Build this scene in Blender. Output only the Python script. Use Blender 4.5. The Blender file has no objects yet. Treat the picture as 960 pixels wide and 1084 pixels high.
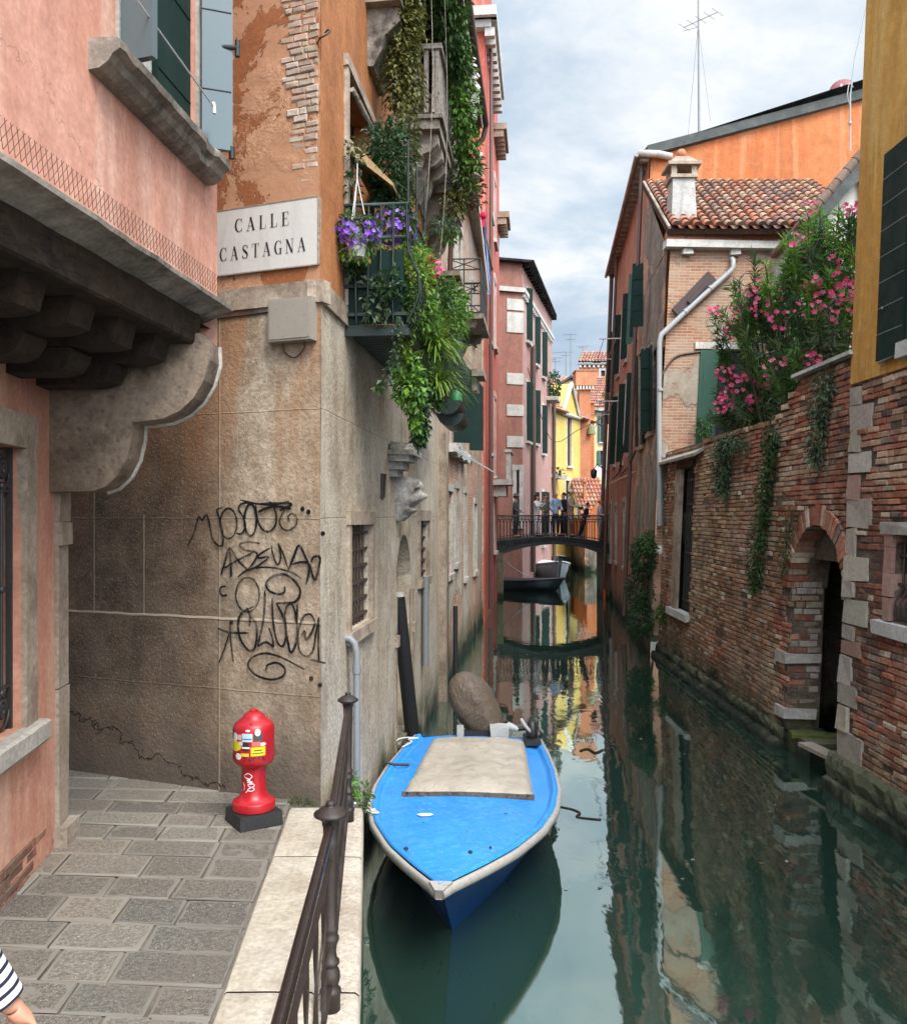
import bpy, math, random
from math import radians, sin, cos, pi
from mathutils import Vector, Matrix, noise as mn
R = random.Random(11)
SC = bpy.context.scene
COL = SC.collection
F, CX, CY, H = 950.0, 480.0, 545.0, 3.2      # lens in photo pixels, optical axis, eye height over the water
QZ = 0.9                                     # height of the quay over the water
ORG = {}                                     # world origin of every parent

def V(*a): return Vector(a)
def jit(c,a=.85,b=1.15):
    k=R.uniform(a,b); return tuple(x*k*R.uniform(.96,1.04) for x in c)
def LX(z,k=.042,z0=.4): return k*(z-z0)
def P(px, py, d): return V((px-CX)/F*d, d, H-(py-CY)/F*d)
def G(px, py, z=0.0):
    d = (H-z)*F/(py-CY); return V((px-CX)/F*d, d, z)

# ---------------------------------------------------------------- mesh builder
class MB:
    def __init__(s): s.v=[]; s.f=[]; s.uv=[]; s.c=[]; s.sm=[]; s.mi=[]
    def face(s, pts, uv=None, col=None, sm=False, mi=0):
        b=len(s.v); s.v.extend(Vector(p) for p in pts); s.f.append(list(range(b,b+len(pts))))
        s.uv.append(uv); s.c.append(col); s.sm.append(sm); s.mi.append(mi)
    def grid(s, rows, uvf=None, col=None, sm=True, close=False, mi=0):
        """rows: list of equal-length point lists, shared vertices"""
        b=len(s.v); n=len(rows[0])
        for r in rows: s.v.extend(Vector(p) for p in r)
        for i in range(len(rows)-1):
            for j in range(n if close else n-1):
                k=(j+1)%n
                s.f.append([b+i*n+j,b+i*n+k,b+(i+1)*n+k,b+(i+1)*n+j])
                s.uv.append([uvf(i,j),uvf(i,j+1),uvf(i+1,j+1),uvf(i+1,j)] if uvf else None)
                s.c.append(col); s.sm.append(sm); s.mi.append(mi)
    def box(s, x0,x1,y0,y1,z0,z1, col=None, mi=0, M=None, top=1.0, j=0.0):
        p=[V(x,y,z) for z in (z0,z1) for y in (y0,y1) for x in (x0,x1)]
        if top!=1.0:
            cx,cy=(x0+x1)/2,(y0+y1)/2
            for k in range(4,8): p[k].x=cx+(p[k].x-cx)*top; p[k].y=cy+(p[k].y-cy)*top
        if j: p=[q+V(R.uniform(-j,j),R.uniform(-j,j),R.uniform(-j,j)) for q in p]
        if M is not None: p=[M@q for q in p]
        s.hexa(p,col,mi)
    def hexa(s,p,col=None,mi=0,skip=()):
        for k,q in enumerate(((0,2,3,1),(4,5,7,6),(0,1,5,4),(2,6,7,3),(0,4,6,2),(1,3,7,5))):
            if k not in skip: s.face([p[i] for i in q],None,col,False,mi)
    def tube(s, path, r, seg=8, col=None, caps=True, mi=0, sm=True):
        path=[Vector(p) for p in path]; rr=r if isinstance(r,(list,tuple)) else [r]*len(path)
        rows=[]; up=V(0,0,1); ref=None
        for i,p in enumerate(path):
            t=(path[min(i+1,len(path)-1)]-path[max(i-1,0)])
            t=t.normalized() if t.length>1e-9 else up
            if ref is None: ref=t.cross(up if abs(t.z)<.9 else V(1,0,0)).normalized()
            ref=(ref-t*ref.dot(t)); ref=ref.normalized() if ref.length>1e-6 else t.orthogonal().normalized()
            b=t.cross(ref)
            rows.append([p+(ref*cos(a)+b*sin(a))*rr[i] for a in (2*pi*k/seg for k in range(seg))])
        s.grid(rows,None,col,sm,True,mi)
        if caps: s.face(rows[0][::-1],None,col,False,mi); s.face(rows[-1],None,col,False,mi)
    def lathe(s, prof, c=(0,0,0), seg=20, col=None, mi=0, axis=None, sm=True):
        c=Vector(c); rows=[]
        M=axis.to_track_quat('Z','Y').to_matrix() if axis is not None else Matrix.Identity(3)
        for r,z in prof: rows.append([c+M@V(r*cos(a),r*sin(a),z) for a in (2*pi*k/seg for k in range(seg))])
        s.grid(rows,None,col,sm,True,mi)
        if prof[0][0]>1e-4: s.face(rows[0][::-1],None,col,False,mi)
        if prof[-1][0]>1e-4: s.face(rows[-1],None,col,False,mi)
    def prism(s, pts, off, col=None, mi=0):
        """polygon pts (3D) extruded by vector off"""
        pts=[Vector(p) for p in pts]; q=[p+off for p in pts]
        s.face(pts[::-1],None,col,False,mi); s.face(q,None,col,False,mi)
        for i in range(len(pts)):
            k=(i+1)%len(pts); s.face([pts[i],pts[k],q[k],q[i]],None,col,False,mi)
    def ball(s,c,r,seg=10,ring=6,col=None,sq=(1,1,1),mi=0,jit=0):
        c=Vector(c); rows=[]
        for i in range(ring+1):
            t=pi*i/ring; rows.append([c+V(sin(t)*cos(a)*sq[0],sin(t)*sin(a)*sq[1],cos(t)*sq[2])*r*(1+R.uniform(-jit,jit)) for a in (2*pi*k/seg for k in range(seg))])
        s.grid(rows,None,col,True,True,mi)
    def build(s, name, mat, parent=None, lean=None, loc=None):
        me=bpy.data.meshes.new(name)
        org=ORG.get(parent.name,V(0,0,0)) if parent is not None else V(0,0,0)
        if parent is None and loc is not None: org=Vector(loc)
        if lean:
            for p in s.v: p.x+=lean[0]*(p.z-lean[1])
        me.from_pydata([tuple(p-org) for p in s.v],[],s.f)
        uvl=me.uv_layers.new(name='UVMap'); ca=None
        if any(c is not None for c in s.c): ca=me.color_attributes.new('Col','FLOAT_COLOR','CORNER')
        uvs=[0.0]*(2*len(me.loops)); cols=[1.0]*(4*len(me.loops)); li=0
        for k,pl in enumerate(me.polygons):
            pl.use_smooth=s.sm[k]; pl.material_index=s.mi[k]
            f=s.f[k]; u=s.uv[k]
            if u is None:
                n=pl.normal
                if abs(n.z)>.75: u=[(s.v[i].x,s.v[i].y) for i in f]
                else:
                    l=math.hypot(n.x,n.y) or 1; tx,ty=-n.y/l,n.x/l
                    u=[(s.v[i].x*tx+s.v[i].y*ty,s.v[i].z) for i in f]
            c=s.c[k]
            for q in range(len(f)):
                uvs[2*li]=u[q][0]; uvs[2*li+1]=u[q][1]
                if c is not None:
                    cc=c[q] if isinstance(c,list) else c
                    cols[4*li:4*li+3]=cc[:3]
                li+=1
        uvl.data.foreach_set('uv',uvs)
        if ca: ca.data.foreach_set('color',cols)
        for m in (mat if isinstance(mat,(list,tuple)) else [mat]): me.materials.append(m)
        o=bpy.data.objects.new(name,me); COL.objects.link(o)
        if parent is not None: o.parent=parent
        else: o.location=org
        ORG[o.name]=org
        return o

def thing(name,label,cat,loc=(0,0,0),group=None):
    o=bpy.data.objects.new(name,None); COL.objects.link(o); o.location=loc; o.empty_display_size=.2
    ORG[o.name]=Vector(loc); return tag(o,label,cat,group)
def tag(o,label=None,cat=None,group=None,kind=None):
    if label: o['label']=label
    if cat: o['category']=cat
    if group: o['group']=group
    if kind: o['kind']=kind
    return o
def dup(root,loc,label=None,rotz=None,group=None,scale=None):
    r=root.copy(); COL.objects.link(r); r.location=loc
    if rotz is not None: r.rotation_euler.z=rotz
    if scale: r.scale=(scale,)*3
    if label: r['label']=label
    if group: r['group']=group
    for ch in list(root.children):
        c=ch.copy(); COL.objects.link(c); c.parent=r
        for g in list(ch.children):
            d=g.copy(); COL.objects.link(d); d.parent=c
    return r

def wob(p,a):                      # gentle unevenness of old walls, same for any two faces that share a point
    return V(p.x+a*mn.noise(p*.9),p.y+a*mn.noise(p*.9+V(31,7,3)),p.z)

class Wall:
    """vertical wall plane: plan point a -> b, u along it, o outwards"""
    def __init__(s,a,b,out):
        s.a=V(a[0],a[1],0); t=V(b[0]-a[0],b[1]-a[1],0); s.len=t.length; s.t=t.normalized()
        s.n=V(s.t.y,-s.t.x,0)
        if s.n.dot(V(out[0],out[1],0))<0: s.n=-s.n
    def pt(s,u,z,o=0.0): return s.a+s.t*u+s.n*o+V(0,0,z)
    def at(s,px,py,o=0.0):
        r=V((px-CX)/F,1,-(py-CY)/F); k=(s.a+s.n*o).dot(s.n)/r.dot(s.n); q=r*k
        return (q-s.a).dot(s.t), H+q.z
    def u(s,px,o=0.0): return s.at(px,CY,o)[0]
    def z(s,u,py,o=0.0):
        return H-(py-CY)/F*s.pt(u,0,o).y
    def box(s,mb,u0,u1,z0,z1,o0,o1,col=None,mi=0,j=0.0):
        p=[s.pt(u,z,o) for z in (z0,z1) for o in (o0,o1) for u in (u0,u1)]
        if j: p=[q+V(R.uniform(-j,j),R.uniform(-j,j),R.uniform(-j,j)) for q in p]
        mb.hexa(p,col,mi)
    def quad(s,mb,u0,u1,z0,z1,o=0.0,col=None,mi=0):
        mb.face([s.pt(u0,z0,o),s.pt(u1,z0,o),s.pt(u1,z1,o),s.pt(u0,z1,o)],[(u0,z0),(u1,z0),(u1,z1),(u0,z1)],col,False,mi)
    def panel(s,mb,u0,u1,z0,z1,holes=(),depth=.25,res=.6,w=0.0,mi=0,o=0.0):
        hs=[h for h in holes if h[1]>u0 and h[0]<u1 and h[3]>z0 and h[2]<z1]
        def cuts(a,b,ex):
            c=sorted({a,b,*[min(max(e,a),b) for e in ex]}); r=[]
            for i in range(len(c)-1):
                n=max(1,int((c[i+1]-c[i])/res)); r+= [c[i]+(c[i+1]-c[i])*k/n for k in range(n)]
            return r+[b]
        us=cuts(u0,u1,[h[k] for h in hs for k in (0,1)]); zs=cuts(z0,z1,[h[k] for h in hs for k in (2,3)])
        pp=lambda u,z: wob(s.pt(u,z,o),w)
        for i in range(len(us)-1):
            for k in range(len(zs)-1):
                um,zm=(us[i]+us[i+1])/2,(zs[k]+zs[k+1])/2
                if any(h[0]<um<h[1] and h[2]<zm<h[3] for h in hs): continue
                c=[(us[i],zs[k]),(us[i+1],zs[k]),(us[i+1],zs[k+1]),(us[i],zs[k+1])]
                mb.face([pp(*q) for q in c],c,None,False,mi)
        for h in hs:
            a,b,c,d=max(h[0],u0),min(h[1],u1),max(h[2],z0),min(h[3],z1)
            for e in (((a,c),(a,d)),((b,c),(b,d)),((a,c),(b,c)),((a,d),(b,d))):
                q=[pp(*e[0]),pp(*e[1]),s.pt(e[1][0],e[1][1],o-depth),s.pt(e[0][0],e[0][1],o-depth)]
                mb.face(q,[e[0],e[1],(e[1][0]+depth*(e[0][0]==e[1][0]),e[1][1]+depth*(e[0][0]!=e[1][0])),(e[0][0]+depth*(e[0][0]==e[1][0]),e[0][1]+depth*(e[0][0]!=e[1][0]))],None,False,mi)

def bricks(mb,W,u0,u1,z0,z1,skip=None,bl=.25,bh=.058,jt=.012,pal=None,out=.012,top=None):
    """real bricks with worn edges laid along a wall"""
    z=z0; row=0
    while z<z1:
        h=bh*R.uniform(.86,1.12); u=u0-R.uniform(0,bl); off=R.uniform(-.006,.006)
        while u<u1:
            l=bl*R.choice((1,1,.95,.5,1.08)); a,b=max(u,u0),min(u+l-jt,u1); u+=l
            if b-a<.04: continue
            um=(a+b)/2; zm=z+h/2
            if top and zm>top(um): continue
            if skip and skip(um,zm): continue
            wz=.03*mn.noise(V(um*.45,zm*.3,5))
            o=out*R.uniform(.2,1.5)+off*.6+(.02*mn.noise(V(um*1.3,zm*1.3,9)))
            if R.random()<.02: o-=.03
            c=pal(um,zm); e=.008
            j=lambda: R.uniform(-.005,.005)
            bk=[W.pt(a+j(),z+wz+j(),-.03),W.pt(b+j(),z+wz+j(),-.03),W.pt(b+j(),z+h+wz+j(),-.03),W.pt(a+j(),z+h+wz+j(),-.03)]
            md=[q+W.n*(.03+o-e) for q in bk]
            fr=[W.pt(a+e+j(),z+wz+e+j(),o),W.pt(b-e+j(),z+wz+e+j(),o+j()*.6),W.pt(b-e+j(),z+h+wz-e+j(),o+j()*.6),W.pt(a+e+j(),z+h+wz-e+j(),o)]
            i=len(mb.v); mb.v.extend(bk+md+fr)
            uv=lambda *k:[(um+(x%4 in(1,2))*l,zm+(x%4>1)*h) for x in k]
            fs=[[i+8,i+9,i+10,i+11]]
            for q in range(4):
                n=(q+1)%4
                fs.append([i+4+q,i+4+n,i+8+n,i+8+q]); fs.append([i+q,i+n,i+4+n,i+4+q])
            for f in fs: mb.f.append(f); mb.uv.append(None); mb.c.append(c); mb.sm.append(False); mb.mi.append(0)
        z+=h+jt*R.uniform(.7,1.2); row+=1

def smooth(pts,n=5,closed=False):
    p=[Vector(q) for q in pts]; m=len(p); o=[]
    for i in range(m if closed else m-1):
        a,b,c,d=(p[(i-1)%m],p[i],p[(i+1)%m],p[(i+2)%m]) if closed else (p[max(i-1,0)],p[i],p[i+1],p[min(i+2,m-1)])
        for k in range(n):
            t=k/n; o.append(.5*((2*b)+(c-a)*t+(2*a-5*b+4*c-d)*t*t+(3*b-a-3*c+d)*t**3))
    return o if closed else o+[p[-1]]

# ---------------------------------------------------------------- material builder
class NT:
    def __init__(s,name):
        s.m=bpy.data.materials.new(name); s.m.use_nodes=True; s.t=s.m.node_tree
        s.b=s.t.nodes['Principled BSDF']; s._c={}
    def N(s,typ,**k):
        n=s.t.nodes.new(typ)
        for a,b in k.items(): setattr(n,a,b)
        return n
    def put(s,sock,v):
        if isinstance(v,bpy.types.NodeSocket): s.t.links.new(v,sock)
        elif v is not None:
            if isinstance(v,(tuple,list)) and len(v)==3 and sock.type=='RGBA': v=(*v,1)
            sock.default_value=v
    def tc(s,w='Object'):
        if w not in s._c:
            if w=='Pos': s._c[w]=s.N('ShaderNodeNewGeometry').outputs['Position']
            elif w=='Col':
                s._c[w]=s.N('ShaderNodeVertexColor',layer_name='Col').outputs['Color']
            else: s._c[w]=s.N('ShaderNodeTexCoord').outputs[w]
        return s._c[w]
    def map(s,v,sc=(1,1,1),loc=(0,0,0)):
        n=s.N('ShaderNodeMapping'); s.put(n.inputs['Vector'],v); n.inputs['Scale'].default_value=sc; n.inputs['Location'].default_value=loc
        return n.outputs[0]
    def xyz(s,v):
        n=s.N('ShaderNodeSeparateXYZ'); s.put(n.inputs[0],v); return n.outputs
    def noise(s,v,sc=1,det=5,ro=.6,dist=0,out=0):
        n=s.N('ShaderNodeTexNoise'); s.put(n.inputs['Vector'],v); n.inputs['Scale'].default_value=sc
        n.inputs['Detail'].default_value=det; n.inputs['Roughness'].default_value=ro; n.inputs['Distortion'].default_value=dist
        return n.outputs[out]
    def vor(s,v,sc=1,feat='F1',out='Distance'):
        n=s.N('ShaderNodeTexVoronoi',feature=feat); s.put(n.inputs['Vector'],v); n.inputs['Scale'].default_value=sc; return n.outputs[out]
    def lin(s,f,a,b,c=0.,d=1.):
        n=s.N('ShaderNodeMapRange'); s.put(n.inputs[0],f)
        for k,x in zip((1,2,3,4),(a,b,c,d)): s.put(n.inputs[k],x)
        return n.outputs[0]
    def ma(s,op,a,b=0.,c=0.):
        n=s.N('ShaderNodeMath',operation=op); s.put(n.inputs[0],a); s.put(n.inputs[1],b); s.put(n.inputs[2],c); return n.outputs[0]
    def mix(s,f,a,b,mode='MIX'):
        n=s.N('ShaderNodeMix',data_type='RGBA',blend_type=mode); s.put(n.inputs[0],f); s.put(n.inputs[6],a); s.put(n.inputs[7],b); return n.outputs[2]
    def ramp(s,f,*st):
        n=s.N('ShaderNodeValToRGB'); e=n.color_ramp.elements
        while len(e)<len(st): e.new(.5)
        for q,(p,c) in zip(e,st): q.position=p; q.color=(*c,1)
        s.put(n.inputs[0],f); return n.outputs[0]
    def bump(s,h,st=.3,d=.02,nrm=None):
        n=s.N('ShaderNodeBump'); s.put(n.inputs['Height'],h); n.inputs['Strength'].default_value=st; n.inputs['Distance'].default_value=d
        if nrm: s.put(n.inputs['Normal'],nrm)
        return n.outputs[0]
    def fin(s,col=None,ro=.8,bump=None,spec=None,metal=None):
        s.put(s.b.inputs['Base Color'],col); s.put(s.b.inputs['Roughness'],ro)
        if bump is not None: s.put(s.b.inputs['Normal'],bump)
        if spec is not None: s.b.inputs['Specular IOR Level'].default_value=spec
        if metal is not None: s.b.inputs['Metallic'].default_value=metal
        return s.m
EXPO=1.0
# ================================================================ MATERIALS
def plaster(name,c1,c2,dark,streak=.5,grain=.35,blot=.5,light=None,algae=0,sc=1.0,pits=0):
    t=NT(name); p=t.tc('Pos')
    big=t.noise(p,.55*sc,6,.62); mid=t.noise(p,2.3*sc,7,.68,.4); fine=t.noise(p,30*sc,4,.65); mot=t.noise(p,8*sc,6,.7,.3)
    st=t.noise(t.map(p,(1.9*sc,1.9*sc,.2*sc)),1,7,.68,.9)
    col=t.mix(t.lin(big,.42,.58),c1,c2)
    col=t.mix(t.ma('MULTIPLY',t.lin(mid,.47,.66),blot),col,dark)
    col=t.mix(t.ma('MULTIPLY',t.lin(st,.47,.62),streak),col,dark)
    if light: col=t.mix(t.ma('MULTIPLY',t.lin(t.noise(t.map(p,(4,4,.35),(7,3,1)),1,5,.6,.5),.5,.63),.7),col,light)
    col=t.mix(t.lin(mot,.36,.64,.34,0),col,dark); col=t.mix(t.lin(mot,.5,.68,0,.22),col,light or c2)
    col=t.mix(t.lin(fine,.36,.66,0,.42*(.5+grain)),col,t.mix(.62,col,(0,0,0)))
    cv=t.N('ShaderNodeVectorMath',operation='MULTIPLY_ADD'); t.put(cv.inputs[0],t.noise(p,1.6,5,.65,0,1)); cv.inputs[1].default_value=(.9,.9,.9); t.put(cv.inputs[2],p)
    crk=t.ma('MULTIPLY',t.lin(t.vor(cv.outputs[0],.75*sc,'DISTANCE_TO_EDGE'),.001,.005,.42,0),t.lin(t.noise(t.map(p,(1,1,1),(3,8,2)),.8,3),.5,.56)); col=t.mix(crk,col,t.mix(.6,dark,(.02,.015,.01)))
    h=t.ma('ADD',t.ma('ADD',t.ma('MULTIPLY',mid,.6),t.ma('MULTIPLY',mot,.35)),t.ma('MULTIPLY',fine,.5*grain+.1))
    if pits:
        v=t.vor(p,pits); pf=t.lin(v,.12,.3); col=t.mix(t.lin(pf,0,1,.35,0),col,dark); h=t.ma('ADD',h,t.ma('MULTIPLY',pf,.25))
    if algae:
        z=t.ma('ADD',t.xyz(p)[2],t.lin(t.noise(p,1.7,5,.7),.3,.7,-.28,.28))
        col=t.mix(t.lin(z,algae*.65,algae*1.7,.85,0),col,t.mix(t.noise(p,6,4),(.05,.06,.028),(.13,.125,.07)))
        col=t.mix(t.lin(z,.12,.34,1,0),col,(.014,.02,.010))
    return t,col,h
def pl(name,c1,c2,dark,ro=.88,bs=.55,bd=.025,**k):
    t,c,h=plaster(name,c1,c2,dark,**k); return t.fin(c,ro,t.bump(h,bs,bd),.25)

M={}
# --- near pink house
M['pink']=pl('pink_plaster',(.58,.27,.185),(.68,.345,.25),(.38,.17,.115),streak=.55,blot=.4,light=(.72,.44,.34),grain=.2,bs=.3,bd=.012)
M['pink_low']=pl('pink_plaster_street',(.52,.235,.155),(.60,.30,.20),(.34,.15,.10),streak=.4,blot=.6,light=(.6,.38,.28),grain=.25,bs=.35,bd=.014)
M['red']=pl('red_plaster',(.56,.12,.085),(.64,.17,.12),(.34,.075,.055),streak=.6,blot=.5,light=(.62,.27,.2))
M['rose']=pl('rose_plaster',(.48,.27,.235),(.56,.34,.29),(.33,.165,.135),streak=.5,blot=.5)
M['rose_dark']=pl('brown_rose_plaster',(.33,.15,.11),(.4,.2,.15),(.2,.09,.07),streak=.5,blot=.5)
M['yellow']=pl('yellow_plaster',(.68,.47,.12),(.74,.54,.17),(.5,.33,.09),streak=.4,blot=.4)
M['pale']=pl('pale_yellow_plaster',(.72,.56,.30),(.78,.63,.37),(.58,.43,.22),streak=.3,blot=.3)
M['ochre']=pl('ochre_plaster',(.60,.30,.055),(.68,.38,.10),(.38,.19,.045),streak=.75,blot=.5,light=(.66,.44,.15),grain=.15,bs=.3)
M['orange']=pl('orange_plaster',(.50,.13,.04),(.57,.19,.07),(.36,.12,.045),streak=.7,blot=.9,light=(.60,.25,.12),sc=.8)
M['orange_side']=pl('brown_orange_plaster',(.44,.22,.13),(.52,.28,.18),(.27,.15,.10),streak=.8,blot=.7)
M['tower']=pl('brick_orange_render',(.5,.2,.1),(.56,.26,.14),(.36,.13,.07),streak=.4,blot=.5)
M['chimney']=pl('grey_white_render',(.42,.40,.37),(.5,.48,.45),(.25,.22,.19),streak=.5,blot=.5)
M['white_wall']=pl('white_plaster',(.62,.58,.52),(.7,.67,.62),(.42,.38,.33),streak=.4,blot=.4)
M['lilac']=pl('faded_lilac_strip',(.40,.30,.29),(.46,.36,.35),(.26,.19,.18))

# --- corner building: beige render with dirt, painted overhang shade, joints; u = metres from the corner
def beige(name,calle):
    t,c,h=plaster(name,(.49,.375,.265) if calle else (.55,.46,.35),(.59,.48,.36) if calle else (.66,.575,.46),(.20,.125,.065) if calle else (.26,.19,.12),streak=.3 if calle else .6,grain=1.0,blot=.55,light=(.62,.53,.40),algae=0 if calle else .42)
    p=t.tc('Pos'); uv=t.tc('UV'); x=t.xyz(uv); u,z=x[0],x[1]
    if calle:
        soot_shade=t.ma('ADD',t.lin(u,.7,1.2),t.lin(t.noise(p,1.1,6,.65),.3,.7,-.5,.4))  # real soot, with the overhang's shade painted in beyond the seam
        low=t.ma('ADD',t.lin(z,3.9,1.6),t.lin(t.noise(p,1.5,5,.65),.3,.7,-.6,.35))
        c=t.mix(t.ma('MULTIPLY',t.lin(soot_shade,.0,.7),.92),c,t.mix(t.lin(t.noise(p,3,6,.7),.4,.6),(.038,.026,.017),(.105,.074,.05)))
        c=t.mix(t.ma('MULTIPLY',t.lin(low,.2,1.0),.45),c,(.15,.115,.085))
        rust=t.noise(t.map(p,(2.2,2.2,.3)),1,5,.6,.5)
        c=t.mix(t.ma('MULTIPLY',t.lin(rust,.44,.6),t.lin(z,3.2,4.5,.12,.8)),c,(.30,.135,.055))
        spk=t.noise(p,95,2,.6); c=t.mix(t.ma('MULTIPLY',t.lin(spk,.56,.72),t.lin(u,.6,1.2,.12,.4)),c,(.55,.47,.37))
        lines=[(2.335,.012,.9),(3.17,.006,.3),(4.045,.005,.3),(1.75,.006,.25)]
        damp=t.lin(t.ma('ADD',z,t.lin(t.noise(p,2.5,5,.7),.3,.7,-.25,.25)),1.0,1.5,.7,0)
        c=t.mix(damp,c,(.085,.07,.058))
    else:
        lines=[(3.17,.005,.3),(4.045,.005,.35)]
        w=t.noise(t.map(p,(1.6,1.6,.12),(5,2,0)),1,5,.6,.3); c=t.mix(t.ma('MULTIPLY',t.lin(w,.5,.7),.55),c,(.33,.27,.20))
        c=t.mix(t.ma('MULTIPLY',t.lin(t.noise(p,.8,4,.6),.5,.7),.5),c,(.66,.60,.50))
    zz=t.ma('ADD',z,t.lin(t.noise(uv,3,2),0,1,-.01,.01))
    for lz,lw,la in lines:
        k=t.lin(t.ma('ABSOLUTE',t.ma('SUBTRACT',zz,lz)),lw*.5,lw*1.3,la,0)
        c=t.mix(k,c,(.42,.34,.25) if la>.5 else (.16,.115,.075)); h=t.ma('SUBTRACT',h,t.ma('MULTIPLY',k,.8))
    if calle:
        for lu,z0,z1 in ((.965,.9,4.9),(1.75,2.33,3.2),(2.3,2.33,4.1)):
            k=t.lin(t.ma('ABSOLUTE',t.ma('SUBTRACT',u,lu)),.004,.012,.55,0)
            k=t.ma('MULTIPLY',k,t.ma('MULTIPLY',t.ma('GREATER_THAN',z,z0),t.ma('LESS_THAN',z,z1)))
            c=t.mix(k,c,(.34,.28,.21)); h=t.ma('SUBTRACT',h,t.ma('MULTIPLY',k,.6))
        # the long settlement crack near the ground
        cr=t.ma('ADD',z,t.ma('ADD',t.ma('MULTIPLY',u,-.30),t.lin(t.noise(uv,2.6,5,.7),0,1,-.28,.28)))
        k=t.ma('MULTIPLY',t.lin(t.ma('ABSOLUTE',t.ma('SUBTRACT',cr,.63)),.003,.016,1,0),t.ma('GREATER_THAN',u,.9))
        c=t.mix(k,c,(.03,.025,.02)); h=t.ma('SUBTRACT',h,k)
    return t.fin(c,.92,t.bump(h,.6,.03),.2)
M['beige_calle']=beige('beige_render_soot_shade',True); M['beige_canal']=beige('beige_render_streaked',False)

def brick_tex(t,uv,ca=(.34,.12,.07),cb=(.45,.22,.13),mo=(.42,.36,.28),w=.25,hgt=.068):
    n=t.N('ShaderNodeTexBrick'); d=t.noise(uv,6,3,.6,0,1)
    va=t.N('ShaderNodeVectorMath',operation='MULTIPLY_ADD'); t.put(va.inputs[0],d); va.inputs[1].default_value=(.02,.02,0); t.put(va.inputs[2],uv)
    t.put(n.inputs['Vector'],va.outputs[0]); n.inputs['Scale'].default_value=1; n.inputs['Brick Width'].default_value=w; n.inputs['Row Height'].default_value=hgt
    n.inputs['Mortar Size'].default_value=.009; n.inputs['Mortar Smooth'].default_value=.4; n.inputs['Bias'].default_value=0
    t.put(n.inputs['Color1'],ca); t.put(n.inputs['Color2'],cb); t.put(n.inputs['Mortar'],mo)
    return n.outputs['Color'],n.outputs['Fac']

def patched(name,c1,c2,dark,thr,algae=0,ca=(.36,.15,.095),cb=(.48,.27,.18),sc=.5,**k):
    """plaster fallen off in patches, brick under it"""
    t,c,h=plaster(name,c1,c2,dark,algae=0,**k); p=t.tc('Pos'); uv=t.tc('UV')
    bc,bf=brick_tex(t,uv,ca,cb); bc=t.mix(t.ma('MULTIPLY',t.lin(t.noise(p,1.2,5),.45,.7),.6),bc,c1)
    ms=t.noise(p,sc,7,.62,.3); m=t.lin(ms,thr,thr+.02)
    edge=t.lin(t.ma('ABSOLUTE',t.ma('SUBTRACT',ms,thr+.005)),0,.012,.7,0)
    col=t.mix(m,c,bc); col=t.mix(edge,col,dark)
    if algae:
        z=t.ma('ADD',t.xyz(p)[2],t.lin(t.noise(p,1.5,5,.7),.3,.7,-.3,.3))
        col=t.mix(t.lin(z,algae*.6,algae*1.8,.85,0),col,t.mix(t.noise(p,6,4),(.05,.06,.028),(.12,.115,.065)))
        col=t.mix(t.lin(z,.12,.34,1,0),col,(.014,.02,.010))
    hh=t.ma('ADD',t.ma('MULTIPLY',h,.4),t.ma('MULTIPLY',m,-.6)); hh=t.ma('ADD',hh,t.ma('MULTIPLY',t.ma('MULTIPLY',bf,m),-.4))
    return t.fin(col,.92,t.bump(hh,.7,.03),.2)
M['old_canal']=patched('white_render_fallen_from_brick',(.50,.43,.34),(.6,.53,.44),(.25,.20,.15),.49,algae=.5,sc=.42,streak=.7,blot=.6)
M['brick_house']=patched('thin_render_over_yellow_brick',(.37,.31,.24),(.46,.40,.33),(.22,.15,.10),.46,ca=(.30,.115,.065),cb=(.40,.23,.135),sc=.7,streak=.4,blot=.5)
M['grey_side']=patched('grey_weathered_render',(.24,.205,.165),(.33,.29,.235),(.12,.095,.075),.54,algae=.45,sc=.8,streak=.9,blot=.8)
M['old_orange']=patched('orange_plaster_fallen_from_brick',(.42,.25,.17),(.47,.30,.21),(.25,.15,.10),.56,algae=.45,sc=.5,streak=.9,blot=.6)

# peeled orange plaster with the whitish brick corner showing, u = metres from the corner
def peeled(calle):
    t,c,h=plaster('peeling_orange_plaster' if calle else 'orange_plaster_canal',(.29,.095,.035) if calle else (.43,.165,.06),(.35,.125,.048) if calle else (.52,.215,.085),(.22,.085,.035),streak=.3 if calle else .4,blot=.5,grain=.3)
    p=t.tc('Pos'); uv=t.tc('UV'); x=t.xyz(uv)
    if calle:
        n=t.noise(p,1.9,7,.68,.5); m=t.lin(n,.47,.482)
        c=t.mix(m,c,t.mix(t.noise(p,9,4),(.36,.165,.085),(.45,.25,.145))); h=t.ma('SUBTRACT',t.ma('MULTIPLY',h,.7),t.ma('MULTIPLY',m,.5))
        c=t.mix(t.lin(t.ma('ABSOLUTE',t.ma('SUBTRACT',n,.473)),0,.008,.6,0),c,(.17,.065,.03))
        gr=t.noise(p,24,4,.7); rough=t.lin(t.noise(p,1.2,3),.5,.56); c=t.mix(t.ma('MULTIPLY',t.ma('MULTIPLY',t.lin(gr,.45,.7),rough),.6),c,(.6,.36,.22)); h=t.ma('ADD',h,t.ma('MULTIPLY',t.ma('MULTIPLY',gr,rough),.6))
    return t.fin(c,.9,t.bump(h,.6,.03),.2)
M['peel_calle']=peeled(True); M['peel_canal']=peeled(False)

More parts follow.
